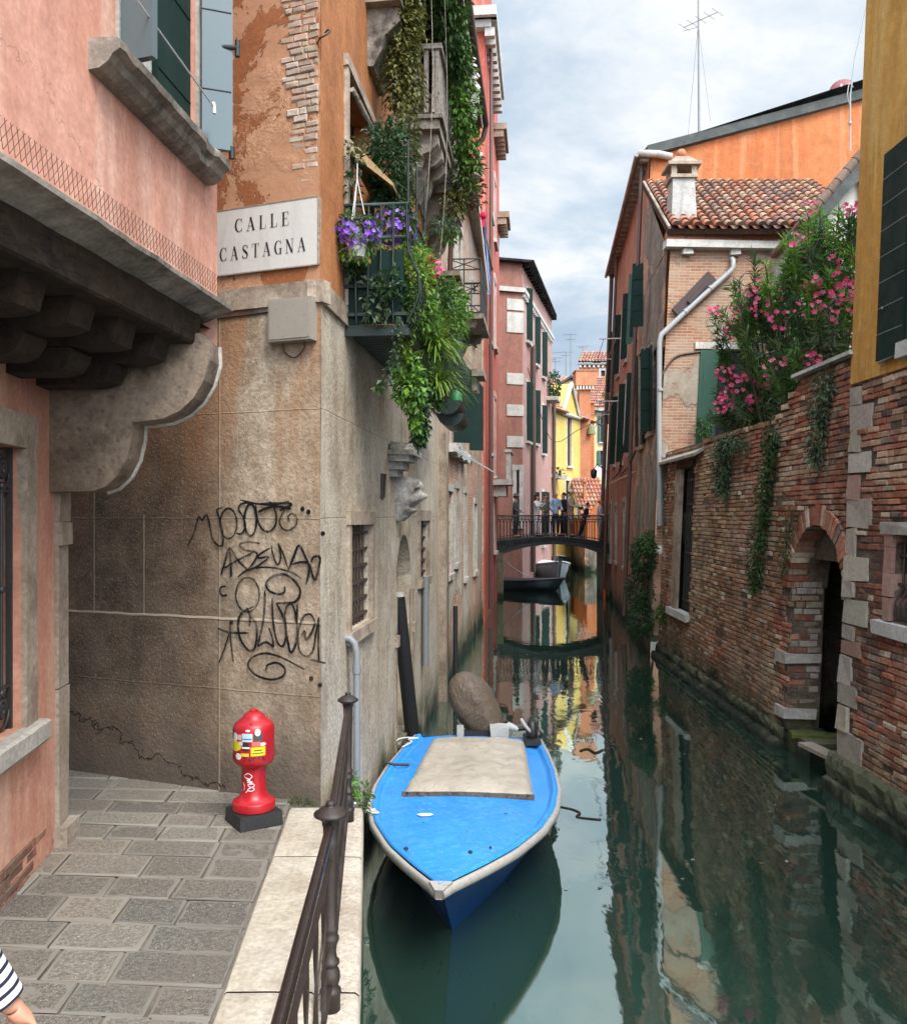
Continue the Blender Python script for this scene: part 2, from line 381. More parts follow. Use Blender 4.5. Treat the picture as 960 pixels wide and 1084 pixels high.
def stone(name,c1,c2,dark,pits=0,ro=.8,bs=.5,algae=0,blot=.6):
    t,c,h=plaster(name,c1,c2,dark,streak=.35,blot=blot,grain=.6,pits=pits,algae=algae); return t.fin(c,ro,t.bump(h,bs,.02),.3)
M['stone']=stone('istrian_stone',(.46,.42,.36),(.56,.52,.46),(.24,.205,.165))
M['stone_warm']=stone('warm_weathered_stone',(.40,.31,.225),(.50,.405,.31),(.17,.12,.085),blot=.8)
M['kerb']=stone('pale_kerb_stone',(.56,.48,.37),(.66,.59,.48),(.33,.26,.18),ro=.7,bs=.35,blot=.45)
M['kerb_rough']=stone('pitted_kerb_stone',(.54,.47,.38),(.64,.58,.49),(.30,.235,.17),pits=42,bs=.7)
M['quay_side']=stone('wet_quay_wall',(.16,.15,.10),(.24,.22,.15),(.06,.065,.035),pits=16,algae=.5)
M['sill_rot']=stone('blackened_stone',(.30,.25,.20),(.46,.40,.33),(.05,.04,.032),blot=1.0)
M['white_stone']=stone('white_stone',(.58,.56,.51),(.68,.65,.6),(.36,.33,.29))
M['head']=stone('carved_head_stone',(.42,.39,.34),(.52,.49,.44),(.09,.075,.06),blot=1.0,bs=.8)
M['corbel']=stone('stained_corbel_stone',(.20,.14,.095),(.30,.225,.165),(.07,.045,.03),pits=14,bs=.7,blot=.9)
M['pilaster']=stone('street_pilaster_stone',(.33,.265,.205),(.42,.35,.28),(.19,.14,.10),pits=14,bs=.6)

M['footing']=stone('slimy_footing_stone',(.075,.068,.048),(.125,.112,.08),(.03,.03,.018),pits=10,bs=.9,algae=.55)
def colored(name,ro=.85,speck=.5,bsc=30,bs=.5,algae=0,stain=None,soot_shade=None):
    """uses the per-face colour written in the mesh"""
    t=NT(name); p=t.tc('Pos'); c=t.tc('Col'); n=t.noise(p,bsc,4,.65); g=t.noise(p,2.0,5,.6)
    c=t.mix(t.lin(n,.35,.7,0,speck),c,t.mix(1,c,(.45,.42,.4),'MULTIPLY'))
    if stain: c=t.mix(t.ma('MULTIPLY',t.lin(t.noise(p,1.6,7,.72),.47,.6),stain[1]),c,t.mix(t.noise(p,12,4),stain[0],c))
    if soot_shade: c=t.mix(t.lin(t.noise(t.map(p,(1,1,.6),(3,1,9)),.9,7,.7),.5,.64,0,.7),c,soot_shade)
    h=n
    if algae:
        z=t.ma('ADD',t.xyz(p)[2],t.lin(t.noise(p,1.5,5,.7),.3,.7,-.3,.3))
        c=t.mix(t.lin(z,algae*.6,algae*2.0,.8,0),c,t.mix(t.noise(p,6,4),(.04,.042,.022),(.10,.09,.055)))
        c=t.mix(t.lin(z,.12,.36,1,0),c,(.012,.016,.009))
    return t.fin(c,ro,t.bump(h,bs,.012),.25)
M['brick']=colored('worn_red_brick',.92,.75,20,.9,algae=.42,stain=((.44,.35,.26),.7),soot_shade=(.085,.06,.045))
M['tile']=colored('old_roof_tile',.9,.5,18,.5,stain=((.16,.13,.11),.5))
def mortar():
    t,c,h=plaster('lime_mortar',(.15,.11,.08),(.23,.175,.13),(.07,.05,.038),streak=.3,grain=1.2,blot=.8,algae=.42); return t.fin(c,.95,t.bump(h,.8,.03),.15)
M['mortar']=mortar()

def paving():
    t=NT('trachyte_slab'); p=t.tc('Pos'); x=t.N('ShaderNodeSeparateColor'); t.put(x.inputs[0],t.tc('Col')); tone,hue,edge=x.outputs
    n=t.noise(p,5.5,6,.62,.3); fine=t.noise(p,130,2,.7); mid=t.noise(p,42,4,.7)
    core=t.lin(t.ma('ADD',edge,t.lin(n,.3,.7,-.45,.45)),.5,.62)
    base=t.mix(hue,(.158,.135,.108),(.145,.136,.115)); base=t.mix(tone,t.mix(1,base,(.62,.62,.62),'MULTIPLY'),t.mix(1,base,(1.3,1.28,1.22),'MULTIPLY'))
    margin=t.mix(.4,base,(.27,.245,.21))
    rough=t.mix(t.lin(mid,.4,.62),t.mix(1,base,(.52,.52,.54),'MULTIPLY'),t.mix(1,base,(1.25,1.22,1.2),'MULTIPLY'))
    c=t.mix(t.ma('MULTIPLY',core,.85),margin,rough)
    c=t.mix(t.ma('MULTIPLY',t.lin(fine,.58,.7),core),c,(.42,.39,.34))
    c=t.mix(t.ma('MULTIPLY',t.lin(t.noise(p,1.3,5,.6),.5,.7),.4),c,(.13,.105,.08))
    h=t.ma('ADD',t.ma('MULTIPLY',t.ma('ADD',mid,t.ma('MULTIPLY',fine,.5)),t.lin(core,0,1,.12,.8)),t.ma('MULTIPLY',core,-.25))
    return t.fin(c,t.lin(n,.3,.7,.55,.8),t.bump(h,.65,.012),.35)
M['slab']=paving()
M['joint']=pl('joint_mortar',(.15,.125,.10),(.22,.185,.145),(.07,.055,.045))

def paint(name,c,ro=.35,var=.25,bs=.08,dirt=(.1,.09,.08),da=.25,spec=.5,coat=0):
    t=NT(name); p=t.tc('Object'); n=t.noise(p,3,6,.65); f=t.noise(p,40,3,.6)
    col=t.mix(t.lin(n,.35,.7,0,var),c,tuple(x*.6 for x in c)); col=t.mix(t.ma('MULTIPLY',t.lin(f,.58,.72),da),col,dirt)
    m=t.fin(col,t.lin(n,.3,.7,ro*.8,ro*1.35),t.bump(t.ma('ADD',n,t.ma('MULTIPLY',f,.3)),bs,.01),spec)
    if coat: t.b.inputs['Coat Weight'].default_value=coat; t.b.inputs['Coat Roughness'].default_value=.12
    return m
M['green']=paint('dark_green_shutter_paint',(.008,.023,.018),.62,.3,.08,(.012,.016,.014),.2,.14)
M['green_mid']=paint('green_shutter_paint',(.02,.075,.05),.5)
M['green_iron']=paint('dark_green_iron',(.005,.016,.012),.45,.4)
M['sky_tinted_shutter']=paint('glossy_green_shutter_sky_tint',(.10,.135,.145),.16,.2,.05)  # dark green leaves; sky reflection painted into this paler blue tone
M['iron']=paint('black_iron',(.016,.015,.015),.5,.4,.2)
M['rust_iron']=paint('rusty_brown_iron',(.026,.015,.011),.55,.6,.3,(.09,.038,.018),.5)
M['rail']=paint('polished_brown_rail',(.022,.014,.012),.3,.5,.1,(.12,.06,.035),.4)
M['black_wood']=paint('tarred_black_wood',(.012,.012,.013),.6,.4,.3)
M['red_enamel']=paint('red_enamel',(.40,.008,.015),.4,.5,.12,(.09,.012,.01),.8,.45,.1)
M['black_base']=paint('black_rubber_block',(.014,.014,.015),.55)
M['grey_pvc']=paint('grey_pvc',(.20,.21,.215),.45)
M['white_pvc']=paint('pale_zinc_pipe',(.33,.335,.33),.4,.3)
M['cloth_white']=paint('white_cloth',(.72,.72,.72),.85)
M['rope']=paint('white_rope',(.62,.62,.6),.85)
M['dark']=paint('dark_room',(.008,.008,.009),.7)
M['brown_iron']=paint('brown_iron_bars',(.05,.028,.02),.6,.5,.2)
M['copper']=paint('brown_copper_pipe',(.09,.05,.038),.45,.4)
M['boat_white']=paint('boat_white',(.42,.42,.40),.45,.5,.2,(.12,.1,.08),.6)
M['boat_dark']=paint('boat_dark_hull',(.02,.028,.03),.4)
M['maroon']=paint('maroon_dish',(.20,.04,.04),.5)
M['orange_paint']=paint('orange_paint',(.55,.13,.04),.5)
M['roof_dark']=paint('dark_roof_edge',(.045,.05,.045),.7)
M['grey_box']=paint('grey_metal_box',(.29,.255,.21),.55,.3,.1,(.2,.15,.1),.5)
M['plum_wood']=paint('plum_shutter_board',(.045,.022,.022),.5)
M['bright_green']=paint('bright_green_can',(.015,.16,.05),.4)
M['pot']=paint('terracotta_pot',(.42,.15,.07),.8)
M['pot_white']=paint('white_plastic_pot',(.68,.66,.66),.4)
M['awning']=pl('ochre_blind',(.42,.29,.14),(.5,.36,.19),(.3,.2,.1))
t=NT('window_glass'); M['glass']=t.fin((.02,.025,.03),.06,None,.6)
t=NT('light_glass'); M['glass_light']=t.fin((.25,.29,.32),.08,None,.6)

def wood(name,c1,c2,ro=.8,bs=.8,sc=(2,2,2)):
    t=NT(name); p=t.map(t.tc('Pos'),sc); n=t.noise(p,3,7,.7,1.2); g=t.noise(p,16,4,.7)
    c=t.mix(t.lin(n,.35,.68),c1,c2); cr=t.ma('MULTIPLY',t.lin(t.noise(t.map(t.tc('Pos'),(14,3.5,14)),2,4,.6,.8),.53,.6),t.lin(t.noise(t.tc('Pos'),2.2,3),.42,.55))
    c=t.mix(t.ma('MULTIPLY',cr,.6),c,(.008,.006,.005))
    return t.fin(c,ro,t.bump(t.ma('SUBTRACT',t.ma('ADD',n,t.ma('MULTIPLY',g,.6)),t.ma('MULTIPLY',cr,.6)),bs,.03),.2)
M['timber']=wood('old_black_timber',(.012,.0075,.005),(.05,.03,.019),.8,.6)
M['grey_wood']=wood('silvered_wood',(.24,.20,.165),(.42,.37,.32),.85,.5)
M['dark_wood']=wood('dark_brown_wood',(.03,.017,.011),(.07,.04,.026))
M['plank']=wood('pale_plank',(.26,.21,.16),(.36,.3,.235),.8,.3)
M['mossy']=wood('mossy_plank',(.07,.085,.02),(.13,.14,.04),.9,.5)

def canvas(name,c1,c2,dark,wr=.5,ridge=0):
    t=NT(name); p=t.tc('Object'); n=t.noise(p,2.2,5,.6,.4); f=t.noise(p,9,5,.7,.8); w=t.noise(p,260,1,.5)
    c=t.mix(t.lin(n,.35,.65),c1,c2); c=t.mix(t.ma('MULTIPLY',t.lin(f,.52,.72),.55),c,dark)
    hh=t.ma('ADD',t.ma('MULTIPLY',f,.6),t.ma('MULTIPLY',w,.06))
    if ridge:
        r1=t.ma('ABSOLUTE',t.ma('SUBTRACT',t.noise(t.map(p,(1,1,.7)),5.5,2,.5,1.6),.5)); r2=t.ma('ABSOLUTE',t.ma('SUBTRACT',t.noise(t.map(p,(1,1,1),(3,5,1)),11,2,.5,1.2),.5))
        hh=t.ma('ADD',t.lin(r1,0,.09,ridge,0),t.ma('ADD',t.lin(r2,0,.09,ridge*.45,0),t.ma('MULTIPLY',hh,.3)))
    return t.fin(c,.82 if not ridge else .5,t.bump(hh,wr,.03),.3)
M['canvas']=canvas('weathered_beige_canvas',(.36,.31,.245),(.44,.385,.31),(.21,.15,.095),.35,.25)
M['cover']=canvas('brown_engine_cover',(.105,.077,.054),(.14,.106,.076),(.065,.044,.03),.45,.45)

def boat_blue():
    t=NT('boat_blue_paint'); p=t.tc('Object'); n=t.noise(p,2.5,6,.65); f=t.noise(p,14,5,.75)
    c=t.mix(t.lin(n,.35,.7),(.016,.215,.62),(.024,.28,.72)); s=t.noise(p,46,2,.5); c=t.mix(t.lin(s,.69,.72,0,.75),c,(.5,.55,.58))
    c=t.mix(t.lin(t.noise(t.map(p,(1,1,1),(4,4,4)),23,2,.5),.72,.745,0,.9),c,(.05,.045,.035))
    c=t.mix(t.lin(f,.5,.68,0,.4),c,(.16,.36,.68))
    m=t.fin(c,t.lin(f,.3,.7,.26,.5),t.bump(n,.06,.02),.45); return m
M['boat_blue']=boat_blue()
M['hull']=paint('boat_hull_dark_blue',(.004,.045,.17),.3,.3,.05)
M['rub']=paint('white_rubbing_strake',(.38,.35,.31),.6,.5,.3,(.12,.09,.065),.9)

def leafm(name,tr=.25,ro=.5):
    t=NT(name); c=t.tc('Col'); t.fin(c,ro,None,.35)
    tl=t.N('ShaderNodeBsdfTranslucent'); t.put(tl.inputs[0],c); mx=t.N('ShaderNodeMixShader'); mx.inputs[0].default_value=tr
    o=[n for n in t.t.nodes if n.type=='OUTPUT_MATERIAL'][0]
    t.t.links.new(t.b.outputs[0],mx.inputs[1]); t.t.links.new(tl.outputs[0],mx.inputs[2]); t.t.links.new(mx.outputs[0],o.inputs[0]); return t.m
M['leaf']=leafm('leaf'); M['petal']=leafm('petal',.35,.6)
M['stem']=paint('brown_stem',(.07,.055,.03),.8)
M['green_stem']=paint('green_stem',(.09,.12,.035),.7)

def water():
    t=NT('canal_water'); p=t.tc('Pos')
    a=t.noise(t.map(p,(1.2,.55,1)),1.5,3,.5,.4); b=t.noise(t.map(p,(2.4,1.1,1),(9,4,0)),3.2,2,.5,.3)
    h=t.ma('ADD',a,t.ma('MULTIPLY',t.ma('MULTIPLY',b,t.lin(t.noise(p,.35,4,.6),.42,.6,.25,1.6)),.3)); h=t.ma('ADD',h,t.ma('MULTIPLY',t.noise(t.map(p,(2,1,1)),14,2,.5),t.lin(t.noise(t.map(p,(1,1,1),(5,9,0)),.5,3),.5,.62,0,.05)))
    murk=t.mix(t.lin(t.noise(p,.25,4),.35,.65),(.014,.035,.025),(.020,.047,.034))
    m=t.fin(murk,.012,t.bump(h,.05,.06)); t.b.inputs['IOR'].default_value=1.33; t.b.inputs['Specular IOR Level'].default_value=.5
    gl=t.N('ShaderNodeBsdfGlossy'); gl.inputs['Roughness'].default_value=.03; gl.inputs[0].default_value=(.76,.92,.87,1); fr=t.N('ShaderNodeFresnel'); fr.inputs['IOR'].default_value=1.6
    bn=t.b.inputs['Normal'].links[0].from_socket; t.put(gl.inputs['Normal'],bn); t.put(fr.inputs['Normal'],bn); mx=t.N('ShaderNodeMixShader'); t.put(mx.inputs[0],t.lin(fr.outputs[0],0,1,.29,1))
    o=[n for n in t.t.nodes if n.type=='OUTPUT_MATERIAL'][0]; t.t.links.new(t.b.outputs[0],mx.inputs[1]); t.t.links.new(gl.outputs[0],mx.inputs[2]); t.t.links.new(mx.outputs[0],o.inputs[0])
    return m
M['water']=water()
def attr_paint(name,ro=.5):
    t=NT(name); return t.fin(t.tc('Col'),ro,None,.4)
M['vcol']=attr_paint('painted_colours'); M['vcol_matt']=attr_paint('cloth_colours',.85)
def spray():
    t=NT('black_spray_paint'); uv=t.xyz(t.tc('UV')); p=t.tc('Pos'); t.fin((.006,.006,.007),.7,None,.15)
    a=t.ma('ABSOLUTE',t.ma('SUBTRACT',uv[1],.5)); n=t.noise(p,170,2,.6); f=t.lin(t.ma('ADD',a,t.lin(n,.3,.7,-.14,.14)),.30,.5,1,0)
    f=t.ma('MULTIPLY',f,t.lin(t.noise(p,5,4,.7),.4,.55,.62,1.08))
    tr=t.N('ShaderNodeBsdfTransparent'); mx=t.N('ShaderNodeMixShader'); t.put(mx.inputs[0],f)
    o=[n for n in t.t.nodes if n.type=='OUTPUT_MATERIAL'][0]
    t.t.links.new(tr.outputs[0],mx.inputs[1]); t.t.links.new(t.b.outputs[0],mx.inputs[2]); t.t.links.new(mx.outputs[0],o.inputs[0]); return t.m
M['spray']=spray()
t=NT('sign_limewash'); p=t.tc('Pos'); M['sign']=t.fin(t.mix(t.ma('MULTIPLY',t.lin(t.noise(t.map(p,(4,4,1)),1.5,6,.65,.5),.45,.75),.45),(.56,.525,.48),(.38,.33,.285)),.85,t.bump(t.noise(p,20,4),.2,.01),.2)
t=NT('sign_letter_black'); p=t.tc('Pos'); M['letter']=t.fin(t.mix(t.lin(t.noise(p,30,4,.7),.55,.75,0,.5),(.022,.02,.022),(.2,.18,.17)),.8,None,.2)
t=NT('skin'); M['skin']=t.fin((.46,.22,.14),.55,None,.35)
t=NT('dark_hair'); M['hair']=t.fin((.02,.013,.009),.6,None,.3)
# ================================================================ HELPERS FOR THINGS
def slab2(mb,p0,p1,th,z0,z1,col=None):
    """upright board between two plan points"""
    a,b=V(p0[0],p0[1],0),V(p1[0],p1[1],0); t=(b-a).normalized(); n=V(t.y,-t.x,0)*th/2
    mb.hexa([q+V(0,0,z) for z in (z0,z1) for q in (a-n,b-n,a+n,b+n)],col)
def rectpx(W,px0,py0,px1,py1):
    u0,u1=W.u(px0),W.u(px1); um=(u0+u1)/2
    return u0,u1,W.z(um,py1),W.z(um,py0)
def window(root,W,u0,u1,z0,z1,fw=.1,fm='stone',pane='dark',rec=.2,sill=.08,bars=None,shut=None,shm='green',lintel=True,name='window',barm='brown_iron',proud=.03,mull=False,o=0.0,sh_open=.12):
    f=MB(); e=.0
    if fw>0:
        W.box(f,u0-fw,u0,z0,z1,o-.02,o+proud,j=.004); W.box(f,u1,u1+fw,z0,z1,o-.02,o+proud,j=.004)
        if lintel: W.box(f,u0-fw-.02,u1+fw+.02,z1,z1+fw*1.25,o-.02,o+proud+.012,j=.005)
    else: W.box(f,u0,u1,z1-.02,z1-.001,o-rec,o-rec+.04)
    w=f.build(name,M[fm],root)
    p=MB(); W.quad(p,u0-.02,u1+.02,z0-.02,z1+.02,o-rec+.01); p.build('pane',M[pane],w)
    if sill:
        s=MB(); W.box(s,u0-fw-.05,u1+fw+.05,z0-.11,z0-.002,o-.02,o+sill,j=.006); s.build('sill',M[fm if fm!='green' else 'stone'],w)
    if mull:
        m=MB(); um=(u0+u1)/2; W.box(m,um-.025,um+.025,z0,z1,o-rec+.02,o-rec+.06); W.box(m,u0,um-.025,z0+(z1-z0)*.66,z0+(z1-z0)*.66+.04,o-rec+.02,o-rec+.055); W.box(m,um+.025,u1,z0+(z1-z0)*.66,z0+(z1-z0)*.66+.04,o-rec+.02,o-rec+.055)
        m.build('glazing_bar',M['white_pvc'],w)
    if bars:
        b=MB(); nv,nh=bars
        for k in range(1,nv+1):
            u=u0+(u1-u0)*k/(nv+1); b.tube([W.pt(u,z0-.01,o-.05),W.pt(u,z1+.01,o-.05)],.011,6)
        for k in range(nh):
            z=z0+(z1-z0)*(k+.5)/nh; W.box(b,u0-.01,u1+.01,z-.012,z+.012,o-.075,o-.03)
        b.build('grille',M[barm],w)
    if shut:
        for side in shut:
            g=MB(); h=z1-z0; wd=(u1-u0)/2
            a,c=(u0-fw*.3-wd,u0-fw*.3) if side=='L' else (u1+fw*.3,u1+fw*.3+wd)
            W.box(g,a,c,z0+.01,z1-.01,o+proud+.02,o+proud+.055)
            for k in range(5):
                zz=z0+h*(k+.5)/5; W.box(g,a+.02,c-.02,zz-.012,zz+.012,o+proud+.055,o+proud+.066)
            g.build('shutter',M[shm],w)
    return w
def leafq(mb,p,d,n,l,w,col,fold=.25):
    d=d.normalized(); s=d.cross(n)
    if s.length<1e-4: s=d.orthogonal()
    s.normalize(); u=s.cross(d); m=p+d*l*.45
    b=len(mb.v); mb.v.extend([p,m+s*w/2+u*w*fold,p+d*l-u*l*.12,m-s*w/2+u*w*fold])
    mb.f.append([b,b+1,b+2]); mb.f.append([b,b+2,b+3])
    for _ in (0,1): mb.uv.append(None); mb.c.append(col); mb.sm.append(False); mb.mi.append(0)
def rv(a=1.0):
    while True:
        v=V(R.uniform(-1,1),R.uniform(-1,1),R.uniform(-1,1))
        if .05<v.length<1: return v.normalized()*a
def greens(kind='mid'):
    b={'mid':(.055,.115,.025),'dark':(.022,.06,.018),'lime':(.17,.28,.04),'bright':(.10,.21,.03),'grey':(.075,.115,.06),'moss':(.13,.135,.035),'olive':(.075,.09,.03),'ivy':(.035,.08,.022),'red':(.12,.06,.03)}[kind]
    k=R.uniform(.6,1.5); h=R.uniform(-.15,.2)
    return (b[0]*k*(1+h),b[1]*k,b[2]*k*(1-h*.5))
def blob(mb,c,rad,n,l,w,kind,droop=.4,hollow=.25):
    c=Vector(c)
    for _ in range(n):
        v=rv(); r=R.uniform(hollow,1)**.6*(1+.25*mn.noise(v*2.3+c)); p=c+V(v.x*rad[0],v.y*rad[1],v.z*rad[2])*r
        d=(v+rv(.8)+V(0,0,-droop)); s=R.uniform(.4,1.5)
        leafq(mb,p,d,V(0,0,1)+rv(.7),l*s,w*s,greens(kind))
def strand(mb,path,rad,n,l,w,kind,taper=.4):
    path=[Vector(p) for p in path]
    for _ in range(n):
        t=R.random()**1.1*(len(path)-1); i=min(int(t),len(path)-2); q=path[i].lerp(path[i+1],t-i)
        rr=rad*(1-(1-taper)*t/(len(path)-1))*(1+.4*mn.noise(q*3)); v=rv(); s=R.uniform(.4,1.5)
        leafq(mb,q+v*rr*R.uniform(.2,1),v+V(0,0,-.7)+rv(.5),v+V(0,0,.6),l*s,w*s,greens(kind))
def flower(mb,p,r,col,n=5,out=V(0,-1,.3)):
    out=(out+rv(.5)).normalized(); a=out.orthogonal().normalized(); b=out.cross(a); st=R.uniform(0,6)
    for k in range(n):
        t=st+2*pi*k/n; d=a*cos(t)+b*sin(t); c=tuple(x*R.uniform(.75,1.2) for x in col)
        leafq(mb,p,d+out*.35,out,r,r*.95,c,.1)

# ================================================================ CAMERA, SKY, SUN
cam=bpy.data.cameras.new('camera'); co=bpy.data.objects.new('camera',cam); COL.objects.link(co); SC.camera=co
co.location=(0,0,H); co.rotation_euler=(radians(90),0,0)
cam.sensor_fit='HORIZONTAL'; cam.sensor_width=36; cam.lens=36*F/960; cam.shift_y=3/960; cam.clip_end=3000; cam.clip_start=.05
SUN_EL,SUN_AZ=52,150       # compass azimuth from +Y clockwise: behind the photographer, a little to the left
w=bpy.data.worlds.new('World'); SC.world=w; w.use_nodes=True; nt=w.node_tree; bg=nt.nodes['Background']
class WN(NT):
    def __init__(s): s.t=nt; s._c={}
g=WN(); sky=g.N('ShaderNodeTexSky',sky_type='NISHITA'); sky.sun_disc=False; sky.sun_elevation=radians(SUN_EL); sky.sun_rotation=radians(SUN_AZ); sky.air_density=1.2; sky.dust_density=2.0
gen=g.tc('Generated'); x=g.xyz(gen); zc=g.ma('ADD',g.ma('MAXIMUM',x[2],0.0),.16)
cb=g.N('ShaderNodeCombineXYZ'); g.put(cb.inputs[0],g.ma('DIVIDE',x[0],zc)); g.put(cb.inputs[1],g.ma('DIVIDE',x[1],zc)); cb.inputs[2].default_value=.3
n1=g.noise(cb.outputs[0],.62,8,.56,.25); n2=g.noise(g.map(cb.outputs[0],(1,1,1),(7.3,2.1,0)),1.4,7,.6,.2)
sd=g.N('ShaderNodeVectorMath',operation='DOT_PRODUCT'); g.put(sd.inputs[0],gen); sd.inputs[1].default_value=(sin(radians(SUN_AZ))*cos(radians(SUN_EL)),cos(radians(SUN_AZ))*cos(radians(SUN_EL)),sin(radians(SUN_EL)))
cl=g.ramp(n2,(.34,(4.3,5.6,7.2)),(.48,(6.1,7.2,8.4)),(.60,(9.2,9.5,9.8)))      # grey-blue undersides to bright white tops
cov=g.lin(n1,.32,.55,.35,1)
zen=g.lin(sd.outputs['Value'],.1,.95,.54,3.0)                                   # thin overcast: brightest overhead and round the veiled sun behind the photographer
c=g.mix(cov,g.mix(.5,sky.outputs[0],(4.2,5.6,7.4)),cl)
cm=g.N('ShaderNodeVectorMath',operation='SCALE'); g.put(cm.inputs[0],c); g.put(cm.inputs['Scale'],zen)
g.put(bg.inputs[0],cm.outputs[0]); bg.inputs[1].default_value=.10
sl=bpy.data.lights.new('sun','SUN'); so=bpy.data.objects.new('sun',sl); COL.objects.link(so)
sl.energy=2.0; sl.angle=radians(25); sl.color=(1,.95,.88)
az,el=radians(SUN_AZ),radians(SUN_EL); so.rotation_euler=(-V(sin(az)*cos(el),cos(az)*cos(el),sin(el))).to_track_quat('-Z','Y').to_euler()
SC.view_settings.view_transform='Standard'; SC.view_settings.look='None'; SC.view_settings.exposure=EXPO; SC.view_settings.gamma=1
SC.cycles.max_bounces=8; SC.cycles.diffuse_bounces=4; SC.cycles.glossy_bounces=4; SC.cycles.transparent_max_bounces=8; SC.cycles.use_denoising=True
SC.cycles.caustics_reflective=False; SC.cycles.caustics_refractive=False

# ================================================================ WATER AND QUAY
m=MB(); m.face([(-400,-60,0),(400,-60,0),(400,900,0),(-400,900,0)]); tag(m.build('canal_water',M['water']),'still dark green canal water','water',kind='structure')
xo=lambda d:-.435-.094*(d-4.05)          # outer edge of the quay
xk=lambda d:-1.10-.064*(d-4.05)          # inner edge of the kerb
D0,D1=.6,7.06
m=MB(); m.face([(-9,D0,QZ-.02),(xo(D0)-.02,D0,QZ-.02),(xo(D1)-.02,D1,QZ-.02),(-1.2,9.2,QZ-.02),(-9,12,QZ-.02)])
rows=[]
for k in range(30):
    d=D0+(D1-D0)*k/29; rows.append([wob(V(xo(d)+.004+.012*mn.noise(V(d*3,z*3,1)),d,z),.01) for z in (QZ-.13,.6,.4,.2,0,-.4)])
m.grid(rows,None,None,True); m.face([(xo(D1),D1,-.4),(xo(D1),D1,QZ-.13),(-1.1,D1+.06,QZ-.13),(-1.1,D1+.06,-.4)])
tag(m.build('pavement_bed',M['joint']),'old stone quay edge along the canal','quay',kind='structure'); qo=bpy.data.objects['pavement_bed']
qo.data.materials.append(M['quay_side'])
for pgn in qo.data.polygons[1:]: pgn.material_index=1
m=MB(); mk=MB()
ds=[D0,2.1,3.3,4.33,6.05,D1]
for a,b in zip(ds,ds[1:]):
    a+=.005; b-=.005
    for mm,f0,f1,dz in ((m,lambda d:xk(d)+.006,lambda d:xo(d)-.2,0),(mk,lambda d:xo(d)-.197,lambda d:xo(d)+.012,-.003)):
        rr=[]
        n=10
        for k in range(n+1):
            d=a+(b-a)*k/n; e=.012 if k in(0,n) else 0
            w0,w1=f0(d),f1(d); z=QZ+.006+dz+.004*mn.noise(V(d*2,1,a))
            rr.append([V(w0,d,z-.03),V(w0+.004,d,z-.012-e),V(w0+.018,d,z-e),V((w0+w1)/2,d,z-e+.002),V(w1-.025,d,z-e),V(w1-.006+.006*mn.noise(V(d*6,0,0)),d,z-.014-e),V(w1+.004*mn.noise(V(d*5,3,0)),d,z-.14)])
        mm.grid(rr,None,None,True)
tag(m.build('kerb',M['kerb']),'pale stone kerb along the quay','kerb',kind='structure'); tag(mk.build('kerb_edge',M['kerb_rough']),'pitted outer kerb stones over the water','kerb',kind='structure')
m=MB(); d=D0
while d<9.6:
    h=R.uniform(.27,.36); s=0; first=True
    while s<5.5:
        l=R.choice((R.uniform(.3,.42),R.uniform(.4,.56),R.uniform(.5,.68))); tone,hue=R.random()**1.3,R.random()
        if xk(d)-s<-1.9 and d>8.6: break
        jt=.006; dz=R.uniform(-.004,.004)
        def q(fs,fd):    # point of the slab, skew bond
            dd=d+fd; return V(xk(dd)-(s+fs),dd+.07*(s+fs),0)
        def loop(i,z,ev): return [(q(a,b)+V(R.uniform(-1,1),R.uniform(-1,1),0)*.006+V(0,0,z+dz),(tone,hue,ev)) for a,b in ((i,i),(l-i,i),(l-i,h-i),(i,h-i))]
        L0,L1,L2=loop(jt,QZ-.011,0),loop(jt+.006,QZ-.001,.15),loop(min(R.uniform(.03,.065),h*.3),QZ,R.choice((1,1,1,.95,.85,.7)))
        for A,B in ((L0,L1),(L1,L2)):
            for k in range(4):
                n=(k+1)%4; f=[A[k],A[n],B[n],B[k]]; m.face([x[0] for x in f],None,[x[1] for x in f],False)
        m.face([x[0] for x in L2],None,[x[1] for x in L2])
        s+=l
    d+=h
tag(m.build('pavement',M['slab']),'grey trachyte paving slabs of the street','pavement',kind='structure')

# ================================================================ PINK HOUSE (left)
WPL=Wall((-2.141,1.0),(-2.778,6.4),(1,0)); WPU=Wall((-2.196,1.0),(-1.672,6.35),(1,0))
ZL=4.65
house=thing('pink_house','salmon pink house with a jettied upper floor on black timbers above a barred street window','house',(-3.5,3.5,QZ))
uE=WPL.len; uEU=WPU.len
lw=(WPL.u(-190),WPL.u(22),WPL.z(WPL.u(22),770),WPL.z(WPL.u(22),474))
m=MB(); WPL.panel(m,0,uE,.8,4.2,[lw],.3,w=.012); m.face([WPL.pt(uE,.8),(-8,6.7,.8),(-8,6.7,4.7),WPL.pt(uE,4.7)]); m.face([WPL.pt(0,.8),(-8,.5,.8),(-8,.5,9.5),WPL.pt(0,9.5)])
m.build('lower_wall',M['pink_low'],house)
wb=WPL.z(WPL.u(30),900)
m=MB(); WPL.panel(m,0,uE-.22,.86,1.20,w=.0,o=-.002); bricks(m,WPL,0,uE-.2,.86,1.17,None,pal=lambda u,z:R.choice(((.3,.12,.07),(.36,.16,.1),(.25,.1,.06))),out=.008,top=lambda u:1.12+.07*mn.noise(V(u*3,0,0))); m.build('brick_plinth',M['brick'],house)
